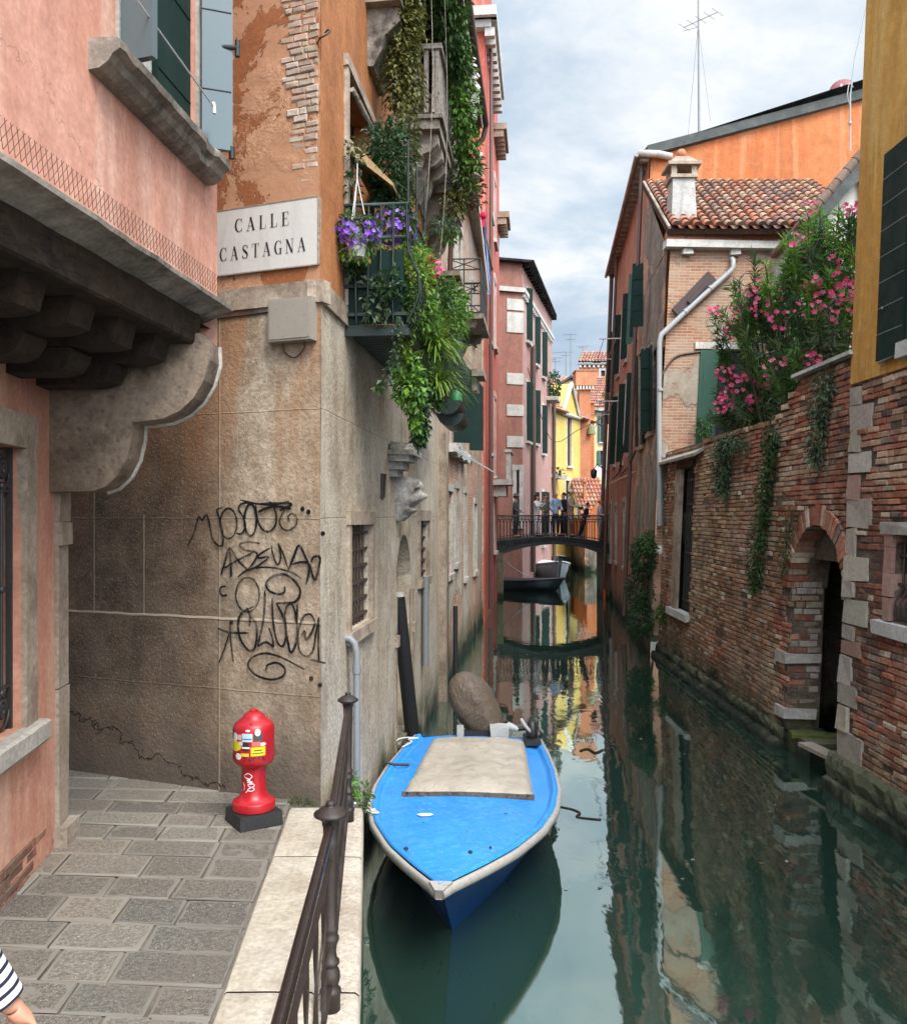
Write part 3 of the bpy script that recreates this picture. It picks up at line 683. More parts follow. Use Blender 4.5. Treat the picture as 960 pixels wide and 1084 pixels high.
# street window
def frame4(mb,W,u0,u1,z0,z1,fw,o0,o1,j=.004):
    W.box(mb,u0-fw,u0,z0,z1,o0,o1,j=j); W.box(mb,u1,u1+fw,z0,z1,o0,o1,j=j); W.box(mb,u0-fw,u1+fw,z1,z1+fw*1.05,o0,o1+.002,j=j)
m=MB(); frame4(m,WPL,*lw,.2,-.02,.035); wf=m.build('window',M['stone_warm'],house)
m=MB(); rr=[]
for k in range(25):
    u=lw[0]-.25+(lw[1]-lw[0]+.5)*k/24; n=.012*mn.noise(V(u*7,2,0)); zt=lw[2]
    rr.append([WPL.pt(u,zt-.002,-.1),WPL.pt(u,zt-.002+n*.4,.08),WPL.pt(u,zt-.015,.105+n),WPL.pt(u,zt-.12+n,.10+n),WPL.pt(u,zt-.155,.07),WPL.pt(u,zt-.16,-.02)])
m.grid(rr,None,None,False); m.face(rr[-1]); m.face(rr[0][::-1]); m.build('sill',M['stone'],wf)
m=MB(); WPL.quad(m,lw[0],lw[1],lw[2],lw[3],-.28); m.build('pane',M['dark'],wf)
m=MB(); u=lw[0]
def spiral(cu,cz,r,dirn=1,turns=1.6,flip=1):
    return [WPL.pt(cu+flip*r*(1-t/1.25)*cos(dirn*t*turns*2*pi),cz+r*(1-t/1.25)*sin(dirn*t*turns*2*pi),-.06) for t in [k/40 for k in range(41)]]
nb=7; st=(lw[1]-lw[0])/nb
for k in range(nb+1):
    uu=min(max(lw[0]+st*k,lw[0]+.02),lw[1]-.02); WPL.box(m,uu-.014,uu+.014,lw[2],lw[3],-.075,-.045)
for k in range(nb):
    cu=lw[0]+st*(k+.5)
    for cz in (lw[2]+.14,lw[3]-.14): m.tube(spiral(cu,cz,st*.43,1 if k%2 else -1),.011,6); m.tube(spiral(cu,cz,st*.2,1),.016,6)
    m.tube([WPL.pt(cu,lw[2]+.24,-.06),WPL.pt(cu,lw[3]-.24,-.06)],.012,6)
    for cz in (lw[2]+.24,lw[3]-.24,(lw[2]+lw[3])/2): m.ball(WPL.pt(cu,cz,-.06),.026,8,5)
for cz in (lw[2]+.27,lw[3]-.27): WPL.box(m,lw[0],lw[1],cz-.008,cz+.008,-.07,-.05)
m.build('grille',M['iron'],wf)
# corner pilaster
m=MB(); zz=.82
for h,dd in ((.22,.06),(.95,.0),(1.0,-.003),(.16,.02),(.26,.005)):
    h=min(h,3.38-zz); WPL.box(m,uE-.2-dd*.3,uE+.02+dd,zz+.003,zz+h-.003,-.3,.03+dd,j=.006); zz+=h
m.build('pilaster',M['pilaster'],house)
# big double-curve stone corbel on the corner
cp=[(56,392),(212,352),(221,360),(222,380),(216,402),(205,421),(190,435),(172,443),(150,446),(140,447),(139,463),(134,485),(125,503),(112,515),(98,520),(56,521)]
dC=6.08; fr=[P(a,b,dC) for a,b in cp]
fr[0].x-=.4; fr[-1].x-=.35
m=MB(); m.prism(fr,V(.0,.27,0)); rim=[q+V(.012,.29,-.012) for q in fr[1:-1]]; rim0=[q+V(.03,.225,-.03) for q in fr[1:-1]]
cb_=m.build('stone_corbel',M['corbel'],house)
m=MB(); m.tube([q+V(0,.262,0) for q in fr[2:-1]],.02,8); m.build('corbel_moulding',M['stone'],cb_)
# upper storey
uw=(WPU.u(128),WPU.u(207),WPU.z(WPU.u(170),120),8.3); um_=(uw[0]+uw[1])/2
m=MB(); WPU.panel(m,0,uEU,ZL,9.5,[uw],.22,w=.014)
m.face([WPU.pt(uEU,4.3),(-8,7.0,4.3),(-8,7.0,9.5),WPU.pt(uEU,9.5)]); m.face([WPU.pt(0,9.5),WPU.pt(uEU,9.5),(-8,7,9.5),(-8,.5,9.5)])
m.build('upper_wall',M['pink'],house)
m=MB(); m.face([WPU.pt(0,4.52,-.05),WPU.pt(uEU,4.52,-.05),(-3.3,6.4,4.52),(-3.3,.5,4.52)])
for k in range(9):
    pass
m.build('soffit',M['dark_wood'],house)
m=MB(); rr=[]
for k in range(41):
    u=-.2+(uEU+.20)*k/40; n=.012*mn.noise(V(u*4,0,7)); n2=.02*mn.noise(V(u*2.5,5,7))
    rr.append([WPU.pt(u,ZL+.04,-.02),WPU.pt(u,ZL+.035+n*.4,.08+n),WPU.pt(u,ZL+.015+n*.3,.12+n),WPU.pt(u,ZL-.01+n*.4,.115+n),WPU.pt(u,ZL-.03+n2*.5,.05+n2),WPU.pt(u,ZL-.09+n2,-.08+n2*.5),WPU.pt(u,ZL-.12,-.28)])
m.grid(rr,None,None,False); m.face(rr[-1]); m.build('stone_ledge',M['sill_rot'],house)
m=MB(); rr=[]
for k in range(61):
    u=-.2+(uEU+.0)*k/60; rr.append([WPU.pt(u,z+.008*mn.noise(V(u*5,z*7,3)),o+.009*mn.noise(V(u*3,z*9,1))) for z,o in ((4.60,-.06),(4.595,-.052),(4.54,-.05),(4.44,-.05),(4.375,-.052),(4.36,-.066),(4.36,-.32),(4.60,-.32))])
m.grid(rr,None,None,False); m.face(rr[-1]); m.build('edge_beam',M['timber'],house)
for k in range(11):                                   # cantilevered joists with rounded ends
    u=.35+.5*k
    if u>5.1: break
    e=WPU.pt(u,0,-.16); b=V(-2.95,e.y+.12,0); t=(e-b).normalized(); L=(e-b).length; s=V(-t.y,t.x,0)*.115
    for tier,(zt,zb,cut) in enumerate(((4.40,4.19,0),(4.186,4.045,.30))):
        prof=[(0,zt),(L-cut-.01,zt),(L-cut,zt-.02),(L-cut-.01,zt-.05),(L-cut-.05,zb+.025),(L-cut-.12,zb+.004),(L-cut-.18,zb),(0,zb)]
        m=MB(); m.prism([b+t*(x_+R.uniform(-.006,.006))+V(0,0,z_+R.uniform(-.006,.006))-s for x_,z_ in prof],s*2); m.build('joist',M['timber'],house)
m=MB()
for k in range(114):
    u=.2+k*.0435
    for sg in (-1,1): m.tube([WPU.pt(u,ZL+.04,.10),WPU.pt(u+sg*.075,ZL+.155,.125)],.0016,3,caps=False)
m.build('bird_spikes',M['rust_iron'],house)
# upper window
m=MB(); frame4(m,WPU,*uw,.07,-.2,.02); w1=m.build('window',M['stone'],house)
m=MB(); rr=[]
s0,s1=WPU.u(93),WPU.u(219)
for k in range(30):
    u=s0+(s1-s0)*k/29; n=.013*mn.noise(V(u*9,4,2)); zt=uw[2]
    if 22<=k<=24: n-=.02
    rr.append([WPU.pt(u,zt+.0,-.1),WPU.pt(u,zt-.004+n*.5,.15),WPU.pt(u,zt-.02+n*.4,.175+n*.6),WPU.pt(u,zt-.06+n*.4,.17+n),WPU.pt(u,zt-.085,.13+n),WPU.pt(u,zt-.12+n,.11),WPU.pt(u,zt-.155,.06),WPU.pt(u,zt-.165,-.01)])
m.grid(rr,None,None,False); m.face(rr[-1]); m.face(rr[0][::-1]); m.build('sill',M['sill_rot'],w1)
m=MB(); WPU.quad(m,uw[0],uw[1],uw[2],uw[3],-.07); m.build('pane',M['white_stone'],w1)
m=MB(); ug=WPU.u(172); WPU.box(m,ug,uw[1]-.01,uw[2]+.01,uw[3],-.066,-.03)
for k in range(4): WPU.box(m,ug+.01,uw[1]-.02,uw[2]+.3+.55*k,uw[2]+.315+.55*k,-.03,-.024)
m.build('shutter',M['green'],w1)
for uu,ln,ang in ((uw[0]-.03,.20,1.35),(uw[1]+.03,.20,1.12)):        # two leaves folded out over the street
    m=MB(); a=WPU.pt(uu,0,.03); b=a+(WPU.n*sin(ang)-WPU.t*cos(ang)*(1 if uu<um_ else -1)*(-1 if uu>um_ else 1))*ln if uu<um_ else a+(WPU.n*sin(ang)+WPU.t*cos(ang))*ln
    slab2(m,a,b,.045,uw[2]+.03,uw[3]); sh=m.build('shutter',M['sky_tinted_shutter'],w1)
m=MB(); a=WPU.pt(uw[1]+.03,0,.03); b=a+(WPU.n*sin(1.12)+WPU.t*cos(1.12))*.20
for zz in (uw[2]+.42,uw[2]+.95,uw[2]+1.5): m.tube([V(a.x,a.y-.026,zz),V(b.x,b.y-.026,zz)],.005,4)
mid=a.lerp(b,.95); m.tube([V(mid.x-.05,mid.y-.03,uw[2]+.72),V(mid.x+.06,mid.y-.02,uw[2]+.72)],.016,6); m.tube([V(mid.x+.05,mid.y-.02,uw[2]+.66),V(mid.x+.05,mid.y-.02,uw[2]+.77)],.018,6); m.tube([V(b.x,b.y-.01,uw[2]-.02),V(b.x,b.y-.01,uw[2]+.06)],.02,6)
m.build('shutter_hardware',M['iron'],w1)['kind']='stuff'
m=MB(); m.tube([P(141,-6,4.6),P(226,112,5.75)],.0055,5); m.tube([P(226,108,5.75),P(227,120,5.75)],.013,6); tag(m.build('clothesline',M['rope'],None,loc=P(180,50,5)),'thin white clothesline stretched across the open upper window of the pink house','clothesline')

# ================================================================ CORNER BUILDING
WC=Wall((-1.055,7.12),(-3.52,8.10),(0,-1)); WL=Wall((-1.055,7.12),(1.77,35.8),(1,0))
uA=WL.u(467); uB=WL.u(511.5); uRd=WL.u(527)
cb0=thing('corner_building','tall orange plastered corner house with a sooty, shade-painted beige render base covered in black graffiti','house',(-3,9.5,0))
ZS0,ZS1=4.89,5.06
rW1=rectpx(WL,370,558,392,660); rW1=(rW1[0],rW1[1],WL.z(rW1[1],655),WL.z(rW1[0],556))
rN=(WL.u(419),WL.u(436),.35,WL.z(WL.u(428),566)); rW2=rectpx(WL,443.5,551,452.5,612)
door=(.95,2.15,5.07,7.2)
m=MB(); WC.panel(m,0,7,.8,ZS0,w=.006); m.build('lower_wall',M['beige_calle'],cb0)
m=MB(); WL.panel(m,0,uA,-.5,ZS0,[rW1,rN,rW2],.22,w=.012); m.build('canal_wall',M['beige_canal'],cb0)
bands=MB()
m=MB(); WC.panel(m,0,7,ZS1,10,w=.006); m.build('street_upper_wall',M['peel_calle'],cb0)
m=MB(); holes=[door,(3.5,4.3,7.55,9.4),(6.0,6.8,7.55,9.4),(4.9,5.9,5.1,7.0)]
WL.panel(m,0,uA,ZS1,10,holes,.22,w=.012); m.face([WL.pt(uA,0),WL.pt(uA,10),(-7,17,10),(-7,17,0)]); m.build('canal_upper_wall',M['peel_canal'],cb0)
m=MB(); WC.box(m,-.035,7,ZS0-.004,ZS1+.004,-.1,.035,j=.003); WL.box(m,-.03,uA,ZS0-.004,ZS1+.004,-.1,.03,j=.003); m.build('string_course',M['stone_warm'],cb0)
# whitish old brick corner pier, plaster gone
m=MB(); 
def pier(u,z): return u>(.10+.085*(z-5.1)/.8 if z<5.9 else .19+.16*min(1,(z-5.9)/1.2))+.04*mn.noise(V(z*7,0,4))
bricks(m,WC,.02,.62,5.86,8.2,pier,.13,.05,.007,lambda u,z:jit(R.choice(((.50,.37,.28),(.46,.33,.24),(.53,.42,.33))),.85,1.12),.008); m.build('bare_brick',M['tile'],cb0)
window(cb0,WL,*rW1,fw=.1,fm='stone_warm',bars=(6,6),rec=.2,sill=.06)
window(cb0,WL,*rW2,fw=.12,fm='stone_warm',bars=(3,5),rec=.2,sill=.06)
# tall blocked niche with round head
m=MB(); nu0,nu1,nz0,nz1=rN; WL.quad(m,nu0-.02,nu1+.02,nz0,nz1,-.2); rad=(nu1-nu0)/2; nb_=m.build('niche',M['beige_canal'],cb0)
m=MB(); pts=[]
for k in range(13):
    a=pi*k/12; pts.append((nu0+rad-rad*cos(a)*1.0,nz1-.75+.75*sin(a)))
for sgn in (0,1):    # spandrels that round the head off
    poly=[(nu0-.01,nz1+.01)]+[p_ for p_ in pts[:7]] if not sgn else [(nu1+.01,nz1+.01)]+[p_ for p_ in pts[6:][::-1]]
    m.prism([WL.pt(a,b,-.19) for a,b in poly],WL.n*.185)
m.build('niche_head',M['beige_canal'],nb_)
m=MB(); prev=None; 
for side in (nu0-.03,nu1+.03): WL.box(m,side-.05,side+.05,nz0,nz1-.75,-.02,.02,j=.003)
WL.box(m,nu0-.12,nu0+.02,1.62,1.75,-.02,.05); WL.box(m,nu1-.02,nu1+.12,1.62,1.75,-.02,.05); m.build('niche_frame',M['stone_warm'],nb_)
# carved keystone head and the little cornice shelf above it
hu=WL.u(418); hz=WL.z(hu,528)
m=MB(); G2=lambda x,c,w: math.exp(-((x-c)/w)**2)
def headrelief(x,z):
    w=.19*(1-.55*max(0,(-z-.02)/.36)**1.3); q=max(0,1-(abs(x)/w)**2.4)**.5; pz=.10+.27*max(0,min(1,(z+.36)/.42))**.8*(1 if z<.22 else 1-.5*((z-.22)/.14)**2)
    o=q*pz+.10*G2(x,0,.05)*G2(z,.0,.10)+.045*G2(abs(x),.075,.05)*G2(z,.19,.035)-.075*G2(abs(x),.08,.035)*G2(z,.115,.04)-.06*G2(x,0,.10)*G2(z,-.13,.022)+.04*G2(x,0,.08)*G2(z,-.21,.05)+.05*G2(abs(x),.12,.05)*G2(z,-.02,.06)
    return max(0,o+.085*mn.noise(V(x*8,z*8,3))*q+.05*abs(mn.noise(V(x*16,z*12,8)))*q*(1 if abs(x)>.1 or z<-.15 or z>.22 else .25))
m.grid([[WL.pt(hu+.15+(-.2+.4*i/30)*.85,hz+(-.37+.74*k/44)*.72,headrelief(-.2+.4*i/30,-.37+.74*k/44)*.78) for i in range(31)] for k in range(45)])
tag(m.build('stone_carving',M['head'],None,loc=WL.pt(hu,hz-.36)),'carved grey stone head projecting over the blocked arch by the canal','carving')
m=MB(); su=WL.u(411); sz=WL.z(su,488)
for (a,b,z0_,z1_,o_) in ((-.1,.62,.07,.13,.30),(-.06,.58,.0,.07,.25),(0,.52,-.09,0,.17),(.06,.46,-.17,-.09,.1)): WL.box(m,su+a,su+b,sz+z0_,sz+z1_-.001,-.02,o_,j=.005)
for k in range(26): WL.box(m,(q_:=su+R.uniform(-.05,.5)),q_+R.uniform(.03,.1),sz+.128,sz+.13+R.uniform(.02,.1),.02,R.uniform(.1,.24),j=.02)
tag(m.build('stone_shelf',M['head'],None,loc=WL.pt(su,sz-.17)),'moulded stone bracket shelf on the wall above the carved head','bracket')
# balcony door, blind
window(cb0,WL,*door,fw=.08,fm='stone_warm',rec=.2,sill=0)
m=MB(); m.prism([WL.pt(.97,6.62,.0),WL.pt(.97,6.18,.42),WL.pt(.97,6.15,.42),WL.pt(.97,6.5,-.02)],WL.t*1.14); tag(m.build('roller_blind',M['awning'],None,loc=WL.pt(1.5,6.4)),'ochre door blind swung outward over the lowest green balcony','blind')
m=MB(); m.tube([WL.pt(1.0,7.05,.04),WL.pt(2.1,6.6,.3)],.03,6); m.tube([WL.pt(2.1,6.6,.3),WL.pt(2.2,5.9,.36)],.02,6); m.build('blind_arm',M['grey_wood'],cb0)
for h_ in holes[1:]: window(cb0,WL,*h_,fw=.09,fm='stone_warm',rec=.2,sill=0,shut='R' if h_[0]>4 and h_[2]<6 else None)
m=MB(); m.tube([WC.pt(.03,6.95,.0),WC.pt(-.03,6.95,.06),WC.pt(-.08,6.97,.05),WC.pt(-.10,7.01,.02),WC.pt(-.07,7.04,.0),WC.pt(-.04,7.02,.0)],.007,6); m.build('wall_hook',M['iron'],cb0)
# roof with projecting eaves
m=MB(); oe=.72
for k in range(26):
    u=2.9+k*.235
    if u>uA: break
    WL.box(m,u,u+.11,9.80,9.96,-.1,oe-.05)
m.build('eave_joist',M['dark_wood'],cb0)['kind']='stuff'
m=MB(); WL.box(m,2.8,uA+.1,9.965,10.02,-.1,oe,j=0)
for k in range(60):
    u=2.85+k*.105
    if u>uA: break
    WL.box(m,u,u+.085,9.93,9.963,.05,oe-.02,R.choice(((.36,.14,.09),(.28,.11,.07),(.4,.2,.12))))
m.build('eave',M['tile'],cb0)
m=MB(); m.face([WL.pt(0,10.03,oe),WL.pt(uA,10.03,oe),(-7,17,12),(-7,9.6,12)]); m.face([WL.pt(-.0,10.0),(-7,9.6,10.0),(-7,9.6,12)]); m.build('roof',M['tile'],cb0)
m=MB(); m.tube([WL.pt(2.9,9.98,oe+.06),WL.pt(uA,9.98,oe+.06)],.055,8); m.tube([WL.pt(uA,9.95,oe+.06),WL.pt(uA+.05,9.75,oe),WL.pt(uA+.05,9.3,.2),WL.pt(uA+.05,5,.08),WL.pt(uA+.05,.6,.08)],.045,8); m.build('gutter',M['copper'],cb0)
# box and cable on the street face
bu0,bu1=WC.u(336,),WC.u(291); bz0,bz1=WC.z((bu0+bu1)/2,363),WC.z((bu0+bu1)/2,318)
b_=thing('junction_box','grey metal junction box under the stone band on the street corner','junction box',WC.pt((bu0+bu1)/2,bz0))
m=MB(); WC.box(m,bu0,bu1,bz0,bz1,.0,.10,j=.004); m.build('casing',M['grey_box'],b_)
m=MB(); WC.box(m,bu0+.015,bu1-.015,bz0+.02,bz1-.02,.10,.108); m.build('lid',M['grey_box'],b_)
m=MB(); cu=(bu0+bu1)/2; m.tube(smooth([WC.pt(cu+.1,bz0+.0,.03),WC.pt(cu+.09,bz0-.07,.02),WC.pt(cu,bz0-.12,.02),WC.pt(cu-.08,bz0-.06,.02),WC.pt(cu-.1,bz0+.01,.03)],5),.006,5); m.build('cable',M['brown_iron'],b_)
m=MB(); m.tube([WC.pt(1.05,4.83,.012),WC.pt(.5,4.845,.012),WC.pt(cu+.1,4.85,.02)],.006,5); m.build('wall_cable',M['iron'],cb0)
# iron plate
pu=WL.u(404); pz=WL.z(pu,514); m=MB(); WL.box(m,pu-.1,pu+.1,pz-.13,pz+.13,0,.03,j=.01); m.build('wall_plate',M['rust_iron'],cb0)
# street sign
def glyph(ch):
    a=lambda c,f,t,n=12:[(c[0]+c[2]*cos(radians(f+(t-f)*k/n)),c[1]+c[3]*sin(radians(f+(t-f)*k/n)),.045+.115*max(0,-cos(radians(f+(t-f)*k/n)))) for k in range(n+1)]
    if ch in 'CG':
        g_=[a((.42,.5,.33,.47),48,97),a((.42,.5,.33,.47),104,256),a((.42,.5,.33,.47),263,312),[(.70,.98,.03),(.70,.70,.05)]]
        g_.append([(.66,.02,.13),(.66,.40,.13)] if ch=='G' else [(.70,.03,.03),(.70,.26,.05)])
        if ch=='G': g_.append([(.5,.42,.04),(.82,.42,.04)])
        return g_,.82
    return {'A':([[(.12,.03,.04),(.40,.98,.05)],[(.40,.98,.15),(.70,.03,.15)],[(.24,.33,.04),(.52,.33,.04)],[(0,.02,.035),(.26,.02,.035)],[(.54,.02,.035),(.86,.02,.035)]],.86),
     'L':([[(.2,.04,.15),(.2,.96,.15)],[(.04,.98,.035),(.38,.98,.035)],[(.04,.02,.035),(.66,.02,.035)],[(.645,.03,.05),(.66,.30,.03)]],.74),
     'E':([[(.2,.04,.15),(.2,.96,.15)],[(.04,.98,.035),(.66,.98,.035)],[(.04,.02,.035),(.68,.02,.035)],[(.665,.03,.05),(.675,.28,.03)],[(.645,.97,.05),(.655,.74,.03)],[(.28,.51,.035),(.5,.51,.035)],[(.5,.62,.03),(.5,.4,.03)]],.76),
     'S':([[(.60,.76,.03),(.52,.92,.05),(.36,.975,.05),(.19,.90,.09),(.13,.76,.12),(.22,.63,.16),(.40,.50,.17),(.56,.37,.16),(.61,.23,.12),(.54,.09,.08),(.36,.025,.05),(.2,.08,.05),(.12,.24,.03)],[(.62,.97,.03),(.62,.72,.04)],[(.1,.03,.03),(.1,.28,.04)]],.74),
     'T':([[(.38,.04,.15),(.38,.96,.15)],[(.02,.98,.035),(.74,.98,.035)],[(.035,.97,.05),(.02,.72,.03)],[(.725,.97,.05),(.74,.72,.03)],[(.22,.02,.035),(.54,.02,.035)]],.78),
     'N':([[(.14,.04,.045),(.14,.96,.045)],[(.14,.97,.15),(.68,.03,.15)],[(.70,.04,.045),(.70,.96,.045)],[(0,.02,.035),(.28,.02,.035)],[(0,.98,.035),(.2,.98,.035)],[(.56,.98,.035),(.84,.98,.035)]],.86)}[ch]
def ribbon(mb,W,pts,o,wid=None,sgn=1):
    """pts (u,z) or (u,z,w): flat painted stroke on a wall; uv.y runs across it"""
    P2=[Vector((p[0],p[1])) for p in pts]; ws=[p[2] if len(p)>2 else wid for p in pts]; L=[];Rr=[]; acc=0; us=[]
    for i,p in enumerate(P2):
        t=P2[min(i+1,len(P2)-1)]-P2[max(i-1,0)]; t=t.normalized() if t.length>1e-7 else Vector((1,0)); n=Vector((-t.y,t.x))*ws[i]/2
        L.append(p+n); Rr.append(p-n); us.append(acc); acc+=.01
    for i in range(len(P2)-1):
        mb.face([W.pt(Rr[i].x,Rr[i].y,o),W.pt(Rr[i+1].x,Rr[i+1].y,o),W.pt(L[i+1].x,L[i+1].y,o),W.pt(L[i].x,L[i].y,o)],[(us[i],0),(us[i+1],0),(us[i+1],1),(us[i],1)])
su0,su1=WC.u(338),1.35; sz1,sz0=WC.z(WC.u(338),208.5),WC.z(WC.u(338),280)
sg_=thing('street_sign','cream painted street name sign reading CALLE CASTAGNA on the orange corner','sign',WC.pt(.5,sz0))
m=MB(); WC.box(m,su0,su1,sz0,sz1,-.02,.022); m.build('sign_panel',M['sign'],sg_)
m=MB()
for a,b,c_,d_ in ((su0,su1,sz0-.006,sz0+.004),(su0,su1,sz1-.004,sz1+.006),(su0-.006,su0+.004,sz0+.0045,sz1-.0045)): WC.box(m,a,b,c_,d_,-.02,.025)
m.build('sign_border',M['pilaster'],sg_)
m=MB()
for txt,x0p,x1p,yb,yt,xm in (('CALLE',250.5,308,243,228.5,0),('CASTAGNA',234.5,325.5,272.2,257.3,0)):
    uL,uR=WC.u(x0p),WC.u(x1p); tot=sum(glyph(c_)[1] for c_ in txt)+.36*(len(txt)-1); zb,zt=WC.z((uL+uR)/2,yb),WC.z((uL+uR)/2,yt)
    sc_=(uL-uR)/tot; hgt=(WC.z(uL,yb)-0)*0+(zt-zb); x_=0
    for ch in txt:
        gl,wd=glyph(ch)
        for st_ in gl:
            ribbon(m,WC,[(uL-(x_+q_[0])*sc_,zb+q_[1]*hgt,q_[2]*sc_*1.15) for q_ in st_],.0245 if len(st_)>2 else .0252)
        x_+=wd+.36
m.build('lettering',M['letter'],sg_)
# graffiti, traced stroke by stroke on the plane of the wall
el=lambda cx,cy,rx,ry:[(cx+rx*cos(2*pi*k/16+.8),cy+ry*sin(2*pi*k/16+.8)) for k in range(17)]
GR=[[(0,350),(30,290),(52,215),(68,228),(90,205),(105,250),(120,320),(150,352),(168,340),(165,280),(150,215),(140,180),(165,170)],el(195,245,40,72),
[(320,148),(265,148),(243,175),(265,215),(275,260),(255,295),(232,290)],el(300,228,29,76),[(325,150),(335,230),(360,275),(390,283),(418,255),(424,210),(412,165),(392,140)],
[(250,132),(330,150),(410,156),(485,138)],[(335,190),(410,163),(495,175)],[(330,152),(495,150),(440,182)],[(465,180),(440,225),(450,265),(480,278),(515,255),(522,220),(500,198),(480,212),(488,238)],
[(160,490),(178,430),(200,362),(240,420),(290,470)],[(200,362),(206,430),(208,502)],[(175,458),(240,420),(310,385)],[(345,340),(290,333),(250,345),(270,370),(330,385),(322,420),(285,470)],
[(395,362),(345,392),(342,410),(388,405),(340,445),(290,472)],[(400,350),(410,400),(430,442),(446,400),(433,340),(460,400),(482,466)],[(482,466),(508,400),(532,350),(560,400),(582,460),(565,535)],[(500,440),(540,430),(580,440),(608,515),(630,440),(630,405),(602,405),(590,428)],
[(240,500),(300,462),(400,455),(500,480),(545,512)],el(287,585,56,82),[(320,640),(270,665),(245,700),(245,770),(265,820),(295,852),(320,840),(332,780),(325,720),(300,690)],[(283,645),(298,685),(297,735)],
[(370,565),(368,640),(360,720),(335,832)],[(335,832),(375,812),(412,835)],[(412,835),(405,790),(388,742)],[(465,545),(462,573),(430,582),(390,565),(376,530),(410,497),(470,490),(520,530),(540,575),(515,618),(470,625),(425,625)],
[(405,600),(408,700),(425,800),(450,832),(468,800),(470,720),(465,680)],[(425,625),(460,700),(480,810),(495,862),(520,810),(525,725)],[(525,630),(522,725)],[(500,625),(475,640),(465,680)],[(522,725),(512,660),(498,628)],
[(610,720),(590,680),(555,690),(530,760),(535,850),(570,880),(600,850),(612,780),(626,695)],[(545,780),(560,758),(565,800),(590,770),(612,720)],[(628,690),(626,800),(628,905)],[(585,895),(660,912)],
[(205,720),(207,800),(220,907)],[(145,745),(200,765),(295,768)],[(200,770),(175,850),(150,912)],[(375,945),(385,920),(430,910),(467,940),(455,975),(400,990),(330,970),(290,925),(310,885),(370,865),(450,885),(560,942)],
[(155,575),(160,550),(185,545)],[(155,575),(170,590),(190,585)]]
m=MB()
for k,st_ in enumerate(GR):
    pts=smooth([(a,b,0) for a,b in st_],5); q_=[]
    for p_ in pts:
        u,z=WC.at(200+p_.x/4.519,500+p_.y/4.519); q_.append((u,z))
    w_=.0235*R.uniform(.8,1.2); n=len(q_)
    ribbon(m,WC,[(a,b,w_*(1-.45*max(0,(abs(i/(n-1)-.5)-.38)/.12)) ) for i,(a,b) in enumerate(q_)],.0165+k*.00015)
for a,b in ((550,176),(579,190),(592,985),(635,1016),(648,293),(210,718)):
    u,z=WC.at(200+a/4.519,500+b/4.519); ribbon(m,WC,[(u-.02,z,.02),(u-.01,z,.05),(u+.01,z,.05),(u+.02,z,.02)],.024)
m.build('graffiti',M['spray'],cb0)
# ================================================================ BALCONIES ON THE CORNER BUILDING
def iron_balcony(u0,u1,z,o,h,belly=.12,sp=.11):
    fl=MB()
    n=int((u1-u0)/.09)
    for k in range(n): WL.box(fl,u0+.03+k*.09,u0+.03+k*.09+.055,z-.05,z-.01,.0,o)
    for uu in (u0,u1-.04): WL.box(fl,uu,uu+.04,z-.11,z-.052,0,o+.02)
    WL.box(fl,u0+.042,u1-.042,z-.1,z-.055,o-.03,o+.02)
    f=fl.build('balcony',M['green_iron'],cb0)
    m=MB(); uu=u0
    def bar(pf):
        m.tube([pf(t) for t in (0,.12,.25,.4,.6,.8,1)],.011,5)
    while uu<=u1+.01:
        bar(lambda t,uu=uu: WL.pt(uu,z+h*t,o+belly*math.sin(min(1,t*1.6)*pi)*(1 if t<.63 else 0))); uu+=sp
    k=0
    while k<o-.02:
        for ue,s in ((u0,-1),(u1,1)): bar(lambda t,ue=ue,s=s,k=k: WL.pt(ue+s*.35*belly*math.sin(min(1,t*1.6)*pi)*(1 if t<.63 else 0),z+h*t,k))
        k+=sp
    m.build('baluster',M['green_iron'],f)['kind']='stuff'
    m=MB(); 
    for t in (1.0,.72):
        m.tube([WL.pt(u0,z+h*t,0),WL.pt(u0,z+h*t,o),WL.pt(u1,z+h*t,o),WL.pt(u1,z+h*t,0)],.018,6)
    for zz in (.06,.3): WL.box(m,u0-.012,u0+.02,z+h*zz,z+h*zz+.03,0,o)
    m.build('handrail',M['green_iron'],f)
    m=MB(); WL.box(m,u0+.03,u0+.045,z,z+h*.62,.03,o-.03); WL.box(m,u0+.05,u1-.05,z,z+h*.5,o-.05,o-.035); m.build('screen',M['green'],f)
    return f
B1=(.86,3.1); iron_balcony(*B1,4.90,.56,1.05)
m=MB()
for uu in (.95,1.5,2.1): m.tube([WL.pt(uu,5.9,.56),WL.pt(uu,6.55,.56)],.013,6)
m.tube([WL.pt(.95,6.2,.56),WL.pt(2.1,6.2,.56)],.007,6)
m.build('trellis',M['green_iron'],cb0)
iron_balcony(4.5,6.3,4.92,.56,1.0)
